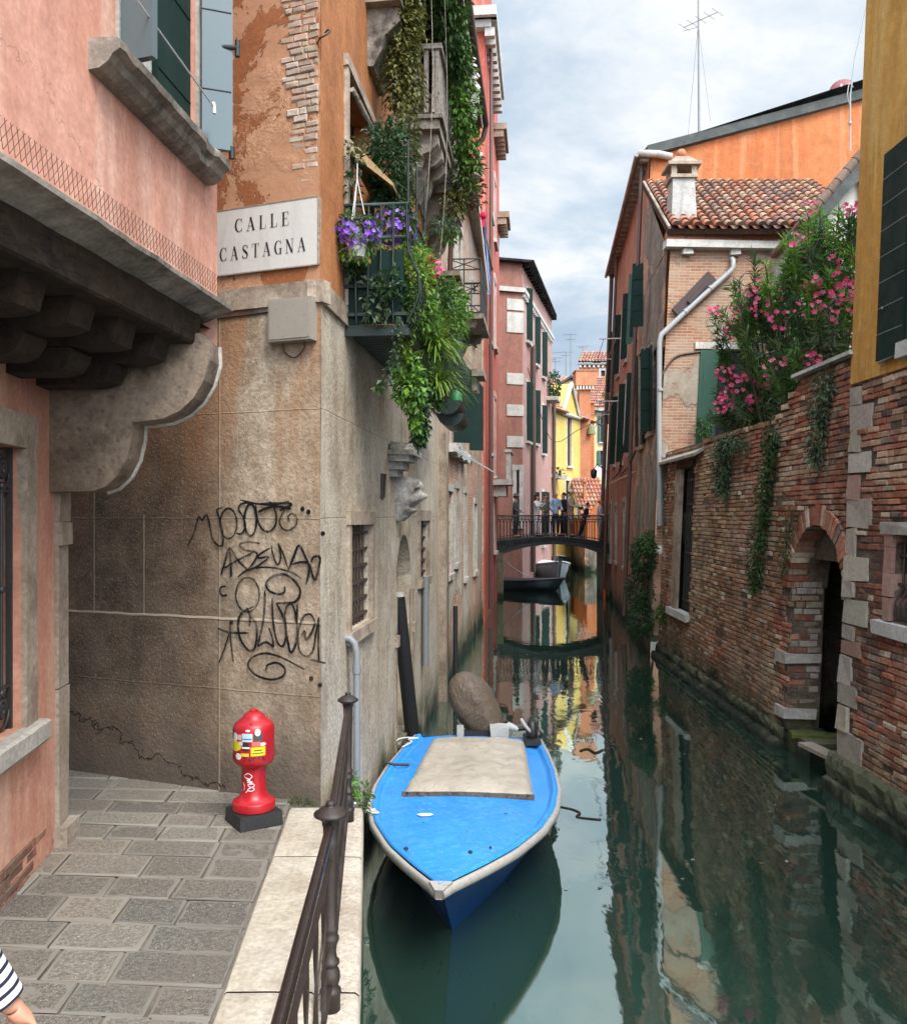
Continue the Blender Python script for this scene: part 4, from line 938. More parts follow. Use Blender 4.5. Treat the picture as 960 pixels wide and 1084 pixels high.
def stone_balcony(u0,u1,z,o,mat,slat):
    m=MB(); WL.box(m,u0,u1,z,z+.12,0,o,j=.006); WL.box(m,u0-.03,u1+.03,z+.123,z+.17,0,o+.04,j=.004); f=m.build('balcony',M['sill_rot'],cb0)
    for uu in (u0+.12,(u0+u1)/2-.1,u1-.32):
        m=MB(); pr=[(0,z-.002),(o-.04,z-.002),(o-.03,z-.14),(o-.14,z-.24),(o*.5,z-.27),(o*.4,z-.42),(.06,z-.58),(0,z-.58)]
        m.prism([WL.pt(uu,b,a) for a,b in pr],WL.t*.2); m.build('corbel',M['sill_rot'],f)
    m=MB(); k=u0
    while k<u1: WL.box(m,k,k+.055,z+.21,z+1.0,o-.05,o-.01); k+=.105
    k=.05
    while k<o-.05: WL.box(m,u0+.01,u0+.05,z+.21,z+1.0,k,k+.055); WL.box(m,u1-.05,u1-.01,z+.21,z+1.0,k,k+.055); k+=.105
    m.build('slat',M[slat],f)['kind']='stuff'
    m=MB(); WL.box(m,u0-.02,u1+.02,z+1.003,z+1.07,o-.09,o+.03); WL.box(m,u0-.02,u0+.07,z+1.003,z+1.07,0,o-.092); WL.box(m,u1-.07,u1+.02,z+1.003,z+1.07,0,o-.092)
    m.build('handrail',M[slat],f); m=MB(); WL.box(m,u0,u1,z+.172,z+.208,o-.06,o); m.build('rail',M[slat],f); return f
stone_balcony(1.8,2.7,8.3,.36,'grey_wood','grey_wood'); stone_balcony(4.3,5.7,8.1,.46,'grey_wood','grey_wood'); stone_balcony(6.0,7.6,7.9,.46,'grey_wood','grey_wood')
m=MB(); WL.box(m,6.7,7.2,6.55,6.85,0,.42,j=.006); WL.box(m,6.63,7.27,6.853,6.93,0,.5,j=.004); WL.box(m,6.8,7.1,6.2,6.548,0,.25,j=.01); m.build('console',M['stone_warm'],cb0)
for nm_,uu,ro_ in (('hanging_cable',2.9,.5),('hanging_cable',4.0,.55)):
    m=MB(); m.tube(smooth([WL.pt(uu,9.8,ro_),WL.pt(uu+.1,8.2,ro_+.03),WL.pt(uu-.05,6.9,ro_),WL.pt(uu+.02,6.0,ro_-.1)],4),.0045,5); m.build(nm_,M['grey_wood'],cb0)

# ---------------- plants on the facade
def plant(name,label,cat,loc,parts,group=None):
    t=thing(name,label,cat,loc,group)
    for nm,mb,mt in parts:
        q=mb.build(nm,M[mt],t)
        if nm in('foliage','flower','branch'): q['kind']='stuff'
    return t
PURPLE=(.36,.16,.75)
def basket(c,r,label,pot):
    a=MB(); b=MB(); q=MB()
    blob(a,c+V(0,0,.05),(r*1.25,r*1.1,r*.75),520,.05,.022,'mid',.5); blob(a,c+V(0,0,-.1),(r*1.2,r*1.0,r*.9),260,.05,.02,'bright',.9)
    for _ in range(80):
        v=rv(); v.y=-abs(v.y); k=R.random(); flower(b,c+V(v.x*r*1.35,v.y*r*1.2,v.z*r*.85)*R.uniform(.75,1.05),R.uniform(.02,.036),PURPLE if k<.6 else ((.42,.27,.72) if k<.85 else (.24,.07,.55)),5,v)
    parts=[('foliage',a,'leaf'),('flower',b,'petal')]
    if pot:
        q.lathe([(r*.45,-.2),(r*.62,.02),(r*.66,.03),(r*.6,.04),(0,.03)],c,14); parts.append(('pot',q,'pot_white'))
        w=MB()
        for k in range(3): w.tube([c+V(.6*r*cos(k*2.1),.6*r*sin(k*2.1),.03),c+V(0,0,.48),c+V(0,.02,.62)],.005,4)
        parts.append(('hanger',w,'rope'))
    return plant('petunia',label,'flowers',c+V(0,0,-.2),parts)
basket(P(378,248,7.72),.155,'purple petunias in a white hanging pot at the near end of the lowest green balcony',True)
basket(P(417,243,8.2),.19,'broad clump of mauve petunias on the rail corner of the lowest green balcony',False)
def mass(name,label,cat,blobs,strands=(),flowers=(),group=None,stem=True):
    a=MB(); 
    for b_ in blobs: blob(a,*b_)
    for s_ in strands: strand(a,*s_)
    parts=[('foliage',a,'leaf')]
    if flowers:
        f=MB()
        for c,rad,n,r_,col in flowers:
            for _ in range(n):
                v=rv(); flower(f,c+V(v.x*rad[0],v.y*rad[1],v.z*rad[2])*R.uniform(.5,1),r_,col,5,v+V(0,-.6,.2))
        parts.append(('flower',f,'petal'))
    c0=Vector(blobs[0][0]) if blobs else Vector(strands[0][0][0])
    return plant(name,label,cat,c0,parts,group)
O=lambda u,z,o:WL.pt(u,z,o)
mass('climbing_plant','dark leafy climber wrapped round the green trellis above the lowest balcony','climber',[(P(412,178,8.4),(.19,.35,.46),1700,.055,.028,'dark'),(P(428,160,9.0),(.16,.4,.4),700,.055,.028,'olive'),(P(404,148,8.3),(.2,.2,.12),260,.05,.024,'grey'),(P(425,215,8.8),(.12,.4,.3),420,.055,.026,'mid')])
mass('climbing_plant','thin grey green climber in the dark doorway behind the lowest balcony rail','climber',[(P(373,170,8.0),(.09,.1,.2),90,.06,.032,'grey'),(P(372,205,8.0),(.08,.1,.2),70,.05,.03,'dark')])
mass('geranium','orange red geranium low behind the lowest balcony screen','flowers',[(P(374,282,7.9),(.1,.1,.12),120,.05,.03,'dark')],(),[(P(370,262,7.75),(.07,.05,.05),16,.03,(.5,.07,.03)),(P(388,275,7.8),(.04,.04,.03),8,.028,(.5,.08,.03))])
mass('ivy_plant','variegated ivy spilling through the bars below the petunias','ivy',[(P(398,318,7.9),(.14,.12,.22),170,.06,.04,'grey'),(P(412,300,7.85),(.1,.1,.15),130,.055,.035,'dark')],[([P(418,335,7.8),P(421,360,7.75),P(417,385,7.75),P(405,405,7.85)],.06,60,.06,.04,'grey')])
mass('trailing_plant','bright lime trailing plant bulging over the lowest balcony rail','trailing plant',[(P(438,296,8.3),(.2,.35,.3),1300,.05,.026,'lime'),(P(446,335,8.6),(.17,.4,.22),800,.055,.03,'bright'),(P(432,318,8.05),(.1,.15,.2),300,.05,.03,'mid'),(P(440,270,8.8),(.2,.3,.16),330,.05,.024,'bright')],[([P(425,310,8.3),P(428,345,8.2),P(430,372,8.2)],.13,380,.055,.026,'lime')])
mass('begonia','red and pink begonia above the middle of the balcony planting','flowers',[(P(458,318,9.3),(.25,.35,.28),900,.065,.035,'mid')],(),[(P(455,292,9.2),(.07,.1,.2),44,.05,(.62,.02,.04)),(P(462,285,9.2),(.08,.1,.1),22,.05,(.75,.2,.3))])
mass('leafy_shrub','glossy leafy shrub at the far end of the green balconies','shrub',[(P(474,330,10.2),(.25,.5,.36),1200,.07,.035,'bright'),(P(468,352,10),(.2,.3,.2),300,.06,.03,'mid')],(),[(P(487,346,10.3),(.05,.05,.06),7,.045,(.6,.03,.03))])
def spider(c,n,L,label):
    a=MB()
    for _ in range(n):
        an=R.uniform(0,2*pi); el_=R.uniform(.1,1.3); l=L*R.uniform(.6,1.15); d=V(cos(an)*cos(el_),sin(an)*cos(el_),sin(el_)); w_=.018; p=c+rv(.05); s=d.cross(V(0,0,1)).normalized()*w_/2; col=greens('lime')
        for k in range(4):
            q=p+d*l/4; d=(d+V(0,0,-.42)).normalized(); a.face([p-s,p+s,q+s*.75,q-s*.75],None,col); p=q; s=s*.75
    plant('spider_plant',label,'spider plant',c,[('foliage',a,'leaf')])
spider(P(458,372,8.9),300,.52,'upper pale green spider plant hanging from the balcony edge'); spider(P(462,410,9.0),260,.46,'lower spider plant dangling among the trailing ivy')
mass('ivy_plant','long ivy trail hanging lowest below the green balconies','ivy',[(P(433,405,8.3),(.14,.2,.25),420,.065,.045,'bright')],[([P(440,385,8.5),P(445,420,8.6),P(447,450,8.7),P(443,470,8.7)],.15,700,.055,.038,'ivy'),([P(430,380,8.2),P(436,420,8.3),P(441,455,8.4)],.1,260,.06,.042,'bright'),([P(460,405,9),P(465,430,9.1)],.12,260,.05,.03,'mid')])
mass('ivy_plant','small loose ivy sprig against the beige wall beside the hanging plants','ivy',[(P(400,408,8.0),(.05,.05,.03),14,.06,.045,'mid')],[([P(413,398,8.0),P(404,406,8.0)],.03,10,.05,.04,'grey')])
mass('hanging_vine','thick yellow green vine hanging down the facade beside the first slatted balcony','vine',[],[([P(430,-20,9.2),P(427,30,9.2),P(424,75,9.2),P(428,115,9.3)],.24,3000,.06,.03,'moss',.8),([P(432,-20,9.4),P(434,50,9.4),P(436,120,9.6)],.16,700,.06,.03,'olive',.7)])
mass('hanging_vine','dark green vine draped from the projecting eaves','vine',[],[([P(468,-15,11.3),P(476,20,11.5),P(482,50,11.9),P(487,75,12.2)],.30,1900,.075,.036,'mid',.6)])
mass('hanging_vine','bright leafy vine with white blossoms hanging below the eaves','vine',[],[([P(486,65,12.3),P(487,110,12.4),P(493,150,12.8),P(494,190,13)],.26,1700,.075,.036,'bright',.9)],[(P(500,90,12.6),(.1,.3,.5),40,.05,(.75,.72,.68))])
mass('balcony_shrub','reddish green bushy plant spilling from the slatted balcony end','shrub',[(P(490,185,13.2),(.3,.5,.42),900,.08,.036,'olive'),(P(497,205,13.4),(.25,.4,.25),380,.07,.034,'red'),(P(480,215,13.0),(.2,.3,.22),300,.07,.034,'moss')],(),[(P(504,178,13.3),(.12,.2,.3),26,.05,(.75,.72,.66))])
mass('balcony_shrub','wispy grey plant on the stone console between the balconies','shrub',[(P(470,238,12.6),(.2,.3,.1),240,.07,.025,'grey'),(P(476,250,12.8),(.12,.2,.1),120,.08,.03,'bright')])
for (px,py,d,lb) in ((477,428,11.6,'rounded dark green planter hanging upper on the far green balcony'),(480,441,11.9,'rounded dark green planter hanging lowest on the far green balcony')):
    t=thing('planter',lb,'planter',P(px,py,d)); c=P(px,py,d); m=MB(); rows=[]
    for k in range(13):
        a=pi*k/12+pi; rows.append([c+WL.t*q_+WL.n*.17*cos(a)+V(0,0,.17*sin(a)) for q_ in (-.42,.42)])
    m.grid(rows); m.face([r_[0] for r_ in rows]); m.face([r_[1] for r_ in rows]); m.build('trough',M['green_iron'],t)
    m=MB()
    for q_ in (-.2,.2): m.box(-.02,.02,-.2,.2,.0,.012,M=Matrix.Translation(c+WL.t*q_))
    m.build('bracket',M['iron'],t)
c=P(483,431,11.7); m=MB(); m.lathe([(.07,0),(.08,.02),(.075,.16),(.03,.22),(.0,.22)],c,10); tag(m.build('watering_can',M['bright_green'],None,loc=c),'bright green plastic can on the lowest planter','can')
c=P(470,434,11.5); m=MB(); m.lathe([(.05,0),(.06,.1),(.0,.1)],c,10); tag(m.build('flower_pot',M['pot_white'],None,loc=c),'small white pot beside the green can','pot')
for px,py,lb,colr in ((508,240,'white towel hung out under the eaves before the red house','cloth_white'),):
    m=MB(); a=P(506,208,15.4); rr=[]
    for i in range(9): rr.append([a+V(.02*i+.015*sin(k*2.2)+.02*i*.1,.03*k,-.2*i) for k in range(10)])
    m.grid(rr); tag(m.build('laundry',M[colr],None,loc=a),lb,'laundry')
m=MB(); a=P(512.5,222,15.6); rr=[]
for i in range(8): rr.append([a+V(.014*i+.02*sin(k*2+i),.04*k,-.2*i) for k in range(8)])
m.grid(rr,None,(.16,.25,.5)); tag(m.build('laundry',M['vcol_matt'],None,loc=a),'pale blue shirt hung out beside the white towel','laundry')
m=MB(); c=P(511,228,15.45); m.ball(c,.07,8,5,(.6,.01,.05)); m.box(-.03,.03,-.02,.02,-.2,0,(.6,.01,.05),M=Matrix.Translation(c)); tag(m.build('laundry',M['vcol_matt'],None,loc=c),'small crimson garment hung between towel and shirt','laundry')

# ================================================================ OLD WEATHERED HOUSE (second on the left)
ob=thing('weathered_house','crumbling white rendered house with bare brick patches beyond the orange corner house','house',WL.pt((uA+uB)/2,0,-3))
m=MB(); ws=[rectpx(WL,461.5,547,465.5,600)]
hB=[(10.0,10.75,2.05,3.65),(11.5,12.1,2.2,3.75),(13.6,14.1,1.75,3.7),(16.6,17.5,1.7,3.5),(10.6,11.8,4.6,6.3),(14.6,15.8,4.7,6.6),(12.0,12.9,7.8,9.4),(16.0,16.9,7.8,9.2)]
WL.panel(m,uA+.02,uB,-.5,10.5,hB,.25,w=.02,o=-.04); m.face([WL.pt(uA,10.5),WL.pt(uB,10.5),(-6,28,11.5),(-6,17,11.5)]); m.face([WL.pt(uB,0),WL.pt(uB,10.5),(-6,28,11.5),(-6,28,0)]); m.face([WL.pt(uA+.02,0),WL.pt(uA+.02,10.5),(-6,17,11.5),(-6,17,0)])
m.build('wall',M['old_canal'],ob)
for k,h_ in enumerate(hB): window(ob,WL,*h_,fw=.12 if k!=2 else .1,fm='stone',rec=.2,sill=.07,bars=(4,4) if k in(0,1,2) else None,pane='green' if k==3 else 'dark',o=-.04)
m=MB(); WL.box(m,uA-.32,uA+.02,-.4,6.6,-.05,.12,j=.01); m.build('buttress',M['stone_warm'],ob)
m=MB(); WL.box(m,uA+.05,uB,10.503,10.62,-.1,.2); m.tube([WL.pt(uA+.1,10.55,.26),WL.pt(uB,10.55,.26)],.05,6); m.build('cornice',M['stone'],ob)
m=MB()
for k in range(15):
    u=10.0+k*.24; WL.box(m,u,u+.235,4.34+.03*abs(k%5-2),4.52+.03*abs(k%5-2),-.06,.13,j=.01)
m.build('scalloped_sill',M['white_stone'],ob)
def leaf_out(root,u,z0,z1,ln,ang,mat='green',W=WL,o=.03,pt=.14):
    a=W.pt(u,0,o); d=W.n*sin(ang)+W.t*cos(ang); b=a+d*ln; n=V(d.y,-d.x,0)*.022
    m=MB(); m.prism([q-n for q in (a+V(0,0,z0),b+V(0,0,z0),b+V(0,0,z1-pt),a.lerp(b,.5)+V(0,0,z1-pt*.2),a+V(0,0,z1))],n*2)
    for f in (.25,.5,.75):
        zz=z0+(z1-z0)*f; c0,c1=a-n*1.3+V(0,0,zz),b-n*1.3+V(0,0,zz); m.tube([c0,c1],.008,4)
    return m.build('shutter',M[mat],root)
leaf_out(ob,10.55,4.62,6.25,.36,1.2,pt=.22); leaf_out(ob,14.5,4.75,6.5,.34,1.1,pt=.22)
m=MB()
for zz,oo in ((4.42,.5),(4.38,.55)): m.tube([WL.pt(9.5,zz+.02,.12),WL.pt(16.5,zz-.1,oo)],.011,4); 
m.build('laundry_rail',M['rope'],ob)
m=MB(); bz=6.95; b0,b1=9.6,11.4
for uu in (b0,(b0+b1)/2,b1):
    m.tube([WL.pt(uu,bz,0),WL.pt(uu,bz,.62)],.016,5)
for z_ in (bz,bz+.55,bz+.8,bz+1.0):
    m.tube([WL.pt(b0,z_,0),WL.pt(b0,z_,.62),WL.pt(b1,z_,.62),WL.pt(b1,z_,0)],.015,5)
for uu in (b0,b1):
    m.tube([WL.pt(uu,bz,.02),WL.pt(uu,bz+.55,.6)],.012,5); m.tube([WL.pt(uu,bz+.55,.02),WL.pt(uu,bz,.6)],.012,5); m.tube([WL.pt(uu,bz+.8,.02),WL.pt(uu,bz+1,.6)],.01,5); m.tube([WL.pt(uu,bz+1,.02),WL.pt(uu,bz+.8,.6)],.01,5)
    for o_ in (.02,.31,.62): m.tube([WL.pt(uu,bz,o_),WL.pt(uu,bz+1,o_)],.013,5)
k=b0
while k<b1: m.tube([WL.pt(k,bz,.62),WL.pt(k,bz+1,.62)],.01,4); k+=.14
bq=m.build('balcony',M['iron'],ob)
m=MB(); WL.box(m,b0-.05,b1+.05,bz-.12,bz-.02,-.02,.68,j=.006); 
for uu in (b0+.05,b1-.25): m.prism([WL.pt(uu,b_,a_) for a_,b_ in ((0,bz-.122),(.55,bz-.122),(.5,bz-.25),(.25,bz-.3),(.1,bz-.6),(0,bz-.65))],WL.t*.2)
m.build('slab',M['sill_rot'],bq)
m=MB(); WL.box(m,12.3,13.2,6.2,6.35,0,.5); WL.box(m,12.45,12.65,5.9,6.198,0,.35); WL.box(m,12.85,13.05,5.9,6.198,0,.35); m.build('stone_bracket',M['sill_rot'],ob)

# ================================================================ RED HOUSE (third on the left)
rh=thing('red_house','tall red plastered house with a white cornice rising beside the iron footbridge','house',WL.pt((uB+uRd)/2,0,-3))
m=MB(); hr=[(22.0,22.7,5.2,7.2),(25.0,25.8,4.6,7.4),(25.0,25.8,1.9,3.7),(22.0,22.7,8.8,10.8),(25.0,25.8,9.2,11.6),(22.2,22.9,13,15),(25.0,25.8,13,15.2)]
uM=WL.u(519.5)
WL.panel(m,uB+.01,uRd,-.5,17.9,hr,.25,w=.02,o=.05); m.face([WL.pt(uB+.01,-.5,.05),WL.pt(uB+.01,17.9,.05),(-5,28,17.9),(-5,28,0)]); m.face([WL.pt(uRd,-.5,.05),WL.pt(uRd,17.9,.05),(-5,37,17.9),(-5,37,-.5)]); m.face([WL.pt(uB,17.9,.05),WL.pt(uRd,17.9,.05),(-5,37,18.5),(-5,28,18.5)])
m.build('wall',M['red'],rh)
for k,h_ in enumerate(hr): window(rh,WL,*h_,fw=.16,fm='white_stone',rec=.2,sill=.12,o=.05,shut=None)
m=MB(); WL.box(m,uB-.35,uM+1,17.92,18.2,-.5,.42); WL.box(m,uB-.25,uM+1,17.7,17.918,-.4,.25)
k=uB-.2
while k<uM+1: WL.box(m,k,k+.22,17.45,17.698,.055,.35); k+=.5
m.build('cornice',M['white_stone'],rh)
p0=WL.pt(uB-.35,0,.42); m=MB(); slab2(m,(p0.x,p0.y),(p0.x-4,p0.y+.4),.3,17.92,18.2); m.build('gable_cornice',M['white_stone'],rh)
m=MB(); a=WL.pt(uB+.3,0,-.0); m.hexa([WL.pt(u,z,o) for z in (18.2,23) for o in (-2.5,.03) for u in (uB+.3,uM)]); WL.box(m,uM,uRd-.3,17.93,19.2,-2.5,.0); m.build('attic',M['red'],rh)
for z_,u0_,u1_ in ((16.9,uM+1.0,uM+3.2),(14.6,uM+3.5,uRd+.2)):
    m=MB(); WL.box(m,u0_,u1_,z_,z_+.22,.05,.5)
    k=u0_+.05
    while k<u1_: WL.box(m,k,k+.16,z_-.25,z_-.003,.055,.4); k+=.4
    m.build('eave',M['stone_warm'],rh)
m=MB(); m.tube([WL.pt(uB+.75,17.6,.2),WL.pt(uB+.75,3,.16),WL.pt(uB+.75,.3,.16)],.05,8); m.build('drainpipe',M['copper'],rh)
m=MB(); WL.box(m,24.4,26.4,4.25,4.45,.05,.7,j=.01); WL.box(m,24.5,26.3,4.45,5.4,.5,.66)
for k in range(8): m.tube([WL.pt(24.55+k*.24,4.45,.62),WL.pt(24.55+k*.24,5.4,.62)],.03,5)
WL.box(m,24.45,26.35,5.4,5.5,.45,.7); WL.box(m,24.6,24.85,3.85,4.248,.05,.5); WL.box(m,25.9,26.15,3.85,4.248,.05,.5); m.build('balcony',M['white_stone'],rh)

# ================================================================ HYDRANT
hc=V(-1.49,6.70,QZ); hy=thing('fire_hydrant','red enamel pillar hydrant covered in stickers on a black block at the wall corner','hydrant',hc)
m=MB(); rot=Matrix.Translation(hc)@Matrix.Rotation(radians(33),4,'Z'); m.box(-.165,.165,-.165,.165,.004,.105,M=rot,top=.965); m.build('base',M['black_base'],hy)
prof=[(.0,.106),(.150,.106),(.156,.110),(.157,.114),(.157,.166),(.155,.171),(.150,.174),(.128,.186),(.108,.205),(.095,.232),(.091,.26),(.089,.33),(.089,.40),(.092,.42),(.098,.432),(.122,.446),(.140,.460),(.149,.48),(.152,.50),(.152,.70),(.150,.722),(.142,.742),(.128,.757),(.100,.774),(.088,.784),(.080,.80),(.070,.814),(.04,.832),(.0,.836)]
m=MB(); m.lathe(prof,hc,36); m.build('body',M['red_enamel'],hy)
m=MB(); m.lathe([(.0,.83),(.03,.833),(.03,.845),(.024,.85),(0,.85)],hc,6,sm=False)
for k in range(3): a=k*2*pi/3+.6; m.ball(hc+V(.118*cos(a),.118*sin(a),.762),.012,8,5)
m.build('cap_nut',M['red_enamel'],hy)
def patch(a0,a1,z0,z1,col,rnd=False,r=.1532,dz=0,n=10):
    m=MB()
    if rnd:
        ca,cz,ra,rz=(a0+a1)/2,(z0+z1)/2,(a1-a0)/2,(z1-z0)/2; pass
        P3=lambda a,z: hc+V(r*sin(radians(a)),-r*cos(radians(a)),z)
        m.grid([[P3(ca+ra*q*cos(2*pi*k/20),cz+rz*q*sin(2*pi*k/20)) for k in range(20)] for q in (.001,.2,.4,.6,.8,1)],None,col,True,True)
    else:
        rows=[[hc+V(r*sin(radians(a0+(a1-a0)*i/n)),-r*cos(radians(a0+(a1-a0)*i/n)),z+dz*i) for z in (z0,z1)] for i in range(n+1)]; m.grid(rows,None,col,True)
    m.build('sticker',M['vcol'],hy)
base=-13   # azimuth that faces the photographer
YEL=(.62,.5,.02); WH=(.62,.62,.6); BK=(.02,.02,.025)
patch(base-75,base-10,.56,.645,YEL,True,.1534); patch(base+17,base+58,.535,.60,YEL,False,.1534); patch(base-12,base+12,.532,.556,(.6,.45,.03),False,.1533)
patch(base-8,base+22,.64,.70,(.40,.55,.60),False,.1535); patch(base-46,base-24,.635,.70,WH,True,.1534); patch(base+24,base+50,.63,.72,(.05,.055,.05),True,.1536); patch(base+28,base+44,.68,.735,WH,True,.154)
patch(base-6,base+12,.575,.635,BK,False,.1536); patch(base-8,base+14,.59,.603,WH,False,.1539); patch(base-24,base-10,.65,.69,(.55,.35,.35),False,.1534)
patch(base-32,base-10,.505,.552,WH,True,.1537); patch(base+20,base+44,.605,.64,(.55,.12,.1),False,.1537); patch(base-72,base-40,.655,.715,(.12,.02,.03),False,.1534); patch(base-66,base-48,.49,.53,(.1,.02,.03),True,.1535)
patch(base-18,base-6,.612,.64,(.5,.5,.45),False,.1538); patch(base+40,base+60,.605,.63,WH,True,.1536); patch(base+2,base+16,.712,.73,WH,True,.1527); patch(base-7,base+20,.655,.664,(.06,.12,.3),False,.1538); patch(base+22,base+52,.552,.558,BK,False,.1538); patch(base+26,base+48,.572,.579,BK,False,.1538)
m=MB()
def hrib(pts,w,r):
    for (a0,z0),(a1,z1) in zip(pts,pts[1:]):
        f=lambda a,z:hc+V(r*sin(radians(a)),-r*cos(radians(a)),z); L=math.hypot((a1-a0)*r*pi/180,z1-z0) or 1; na,nz=-(z1-z0)/L*w/2,(a1-a0)*r*pi/180/L*w/2; k=180/(pi*r)
        m.face([f(a0-na*k,z0-nz),f(a1-na*k,z1-nz),f(a1+na*k,z1+nz),f(a0+na*k,z0+nz)])
b_=base
for st_ in ([(0,.395),(-22,.372),(0,.35),(18,.372),(0,.395)],[(-12,.36),(10,.345),(-8,.34),(20,.33),(-6,.325)],[(0,.325),(20,.318),(28,.30),(10,.292),(-2,.31),(18,.315)],[(18,.292),(28,.275),(12,.262),(-4,.272),(12,.288)],[(0,.268),(-12,.25),(-8,.225),(10,.222),(4,.215),(-10,.225)],[(-30,.32),(-22,.30),(-24,.265)],[(-52,.265),(-44,.25)],[(-48,.25),(-40,.262)]):
    hrib([(q_.x+b_,q_.y) for q_ in smooth([(a,z,0) for a,z in st_],4)],.0055,.0925 if st_[0][1]>.26 else .0945)
m.build('chalk_scribble',M['cloth_white'],hy)['kind']='stuff'
m=MB()
for st_ in ([(-8,.495),(-6,.525)],[(-14,.525),(0,.525)],[(6,.495),(6,.52),(12,.495),(13,.525)],[(20,.5),(16,.525),(26,.522)],[(30,.5),(33,.53),(38,.5)],[(44,.5),(44,.525),(50,.512),(45,.51),(51,.498)],[(-58,.50),(-44,.52)],[(-58,.52),(-46,.5)]):
    hrib([(a+b_+6,z) for a,z in st_],.006,.1531)
m.build('marker_scribble',M['black_base'],hy)['kind']='stuff'

# ================================================================ RAILING
rl=thing('iron_railing','dark brown cast iron railing with turned posts along the quay edge','railing',V(-.57,4.16,QZ))
xr=lambda d:-.57-.086*(d-4.16) if d>4.16 else -.57-.046*(d-4.16)
post=[(.0,.0),(.046,.0),(.046,.075),(.05,.08),(.05,.092),(.043,.1),(.034,.112),(.04,.125),(.046,.15),(.044,.175),(.034,.195),(.03,.205),(.042,.214),(.042,.228),(.032,.236),(.026,.27),(.030,.30),(.04,.325),(.04,.338),(.033,.346),(.033,.362),(.037,.37),(.037,.382),(.029,.395),(.030,.5),(.031,.62),(.033,.74),(.036,.76),(.036,.78),(.033,.785),(.035,.85),(.04,.862),(.04,.875),(.058,.89),(.075,.898),(.079,.906),(.076,.914),(.06,.922),(.05,.932),(.03,.94),(.018,.945),(.024,.952),(.018,.964),(0,.967)]
for d in (4.16,6.72,1.6):
    m=MB(); c=V(xr(d),d,QZ+.006); m.lathe(post,c,18)
    for k in range(16): a=2*pi*k/16; m.ball(c+V(.047*cos(a),.047*sin(a),.926),.0085,6,4)
    m.build('post',M['rust_iron'],rl)
for a,b in ((1.6,4.16),(4.16,6.72)):
    m=MB(); m.tube([V(xr(a),a,QZ+.855),V(xr(b),b,QZ+.855)],.023,12); m.build('handrail',M['rail'],rl)
    for hh in (.12,.70):
        m=MB(); p0,p1=V(xr(a),a,0),V(xr(b),b,0); slab2(m,p0,p1,.024,QZ+hh,QZ+hh+.010); m.build('rail',M['rust_iron'],rl)
    n=int((b-a)/.32)
    for k in range(1,n):
        d=a+(b-a)*k/n; m=MB(); c=V(xr(d),d,0); tw=R.uniform(-.1,.1)
        rows=[]
        for i in range(13):
            an=tw+ (i/12)*pi*1.0; z=QZ+.125+(.70-.125)*i/12; dx,dy=.011*cos(an),.011*sin(an); ex,ey=-.005*sin(an),.005*cos(an)
            rows.append([c+V(dx+ex,dy+ey,z),c+V(-dx+ex,-dy+ey,z),c+V(-dx-ex,-dy-ey,z),c+V(dx-ex,dy-ey,z)])
        m.grid(rows,None,None,False,True); m.build('baluster',M['rust_iron'],rl)
# grey conduit by the far post
m=MB(); u=WL.u(366); m.tube([WL.pt(u,.5,.10),WL.pt(u,1.96,.10),WL.pt(u,2.05,.08),WL.pt(u,2.09,.04),WL.pt(u,2.10,-.05)],.033,10); m.tube([WL.pt(u,1.78,.10),WL.pt(u,1.85,.10)],.04,10)
tag(m.build('conduit_pipe',M['grey_pvc'],None,loc=WL.pt(u,1.0,.12)),'grey plastic pipe with a bend at the far railing post','pipe')
m=MB(); u=WL.u(446); m.tube([WL.pt(u,1.0,.06),WL.pt(u,2.3,.06)],.05,8); tag(m.build('drain_pipe',M['grey_pvc'],None,loc=WL.pt(u,1,.06)),'short grey drainpipe low on the canal wall behind the black pole','pipe')
# leaning mooring poles
m=MB(); a=G(439,800,0); b=P(421,630,11.2); m.tube([a+V(0,0,-.5),a,a.lerp(b,.5),b],[.10,.10,.095,.09],10); t_=m.build('mooring_pole',M['black_wood'],None,loc=a); tag(t_,'thick tarred black mooring pole leaning on the wall beside the blue boat','pole')
m=MB(); m.tube([b+V(0,0,-.02),b+V(-.003,0,.03)],[.092,.085],10); m.build('pole_cap',M['stone'],t_)
m=MB(); a=G(482,722,0); m.tube([a+V(0,0,-.5),a+V(.0,0,1.45)],.045,8); tag(m.build('mooring_pole',M['black_wood'],None,loc=a),'thin black mooring pole standing in the water beyond the boat','pole')
mass('wall_weed','small green weed growing at the foot of the wall beside the mooring rope','weed',[(V(-.86,7.3,.95),(.1,.25,.16),320,.05,.018,'bright'),(V(-.78,7.5,.8),(.1,.3,.12),160,.05,.018,'mid')])
for k,(px,py) in enumerate(((300,868),(320,870))): pass
mass('pavement_weed','tiny weeds in the joint at the foot of the corner wall','weed',[(WC.pt(.15,QZ+.02,.03),(.12,.03,.03),60,.03,.012,'mid')])
# ================================================================ BLUE BOAT
BL=5.0; bw=G(465,943,.72); ang=-math.atan(.0763)
bt=thing('motor_boat','bright blue boat with a beige canvas cover moored beside the quay','boat',(bw.x,bw.y,0)); bt.rotation_euler.z=0
BM=Matrix.Translation((bw.x,bw.y,0))@Matrix.Rotation(ang,4,'Z')
def interp(tab,x):
    for (a,b),(c,d) in zip(tab,tab[1:]):
        if x<=c: t=(x-a)/(c-a); return b+(d-b)*t
    return tab[-1][1]
WT=[(0,.004),(.3,.15),(.55,.272),(1.05,.50),(1.7,.725),(2.3,.855),(2.9,.905),(3.6,.89),(4.3,.83),(5.0,.75)]
wd=lambda s:interp(WT,max(0,min(BL,s))); zg=lambda s:.50+.22*(1-min(1,s/3.2))**2
st=[BL*(k/40)**1.25 for k in range(41)]
def L(x,s,z): return BM@V(x,s,z)
m=MB()
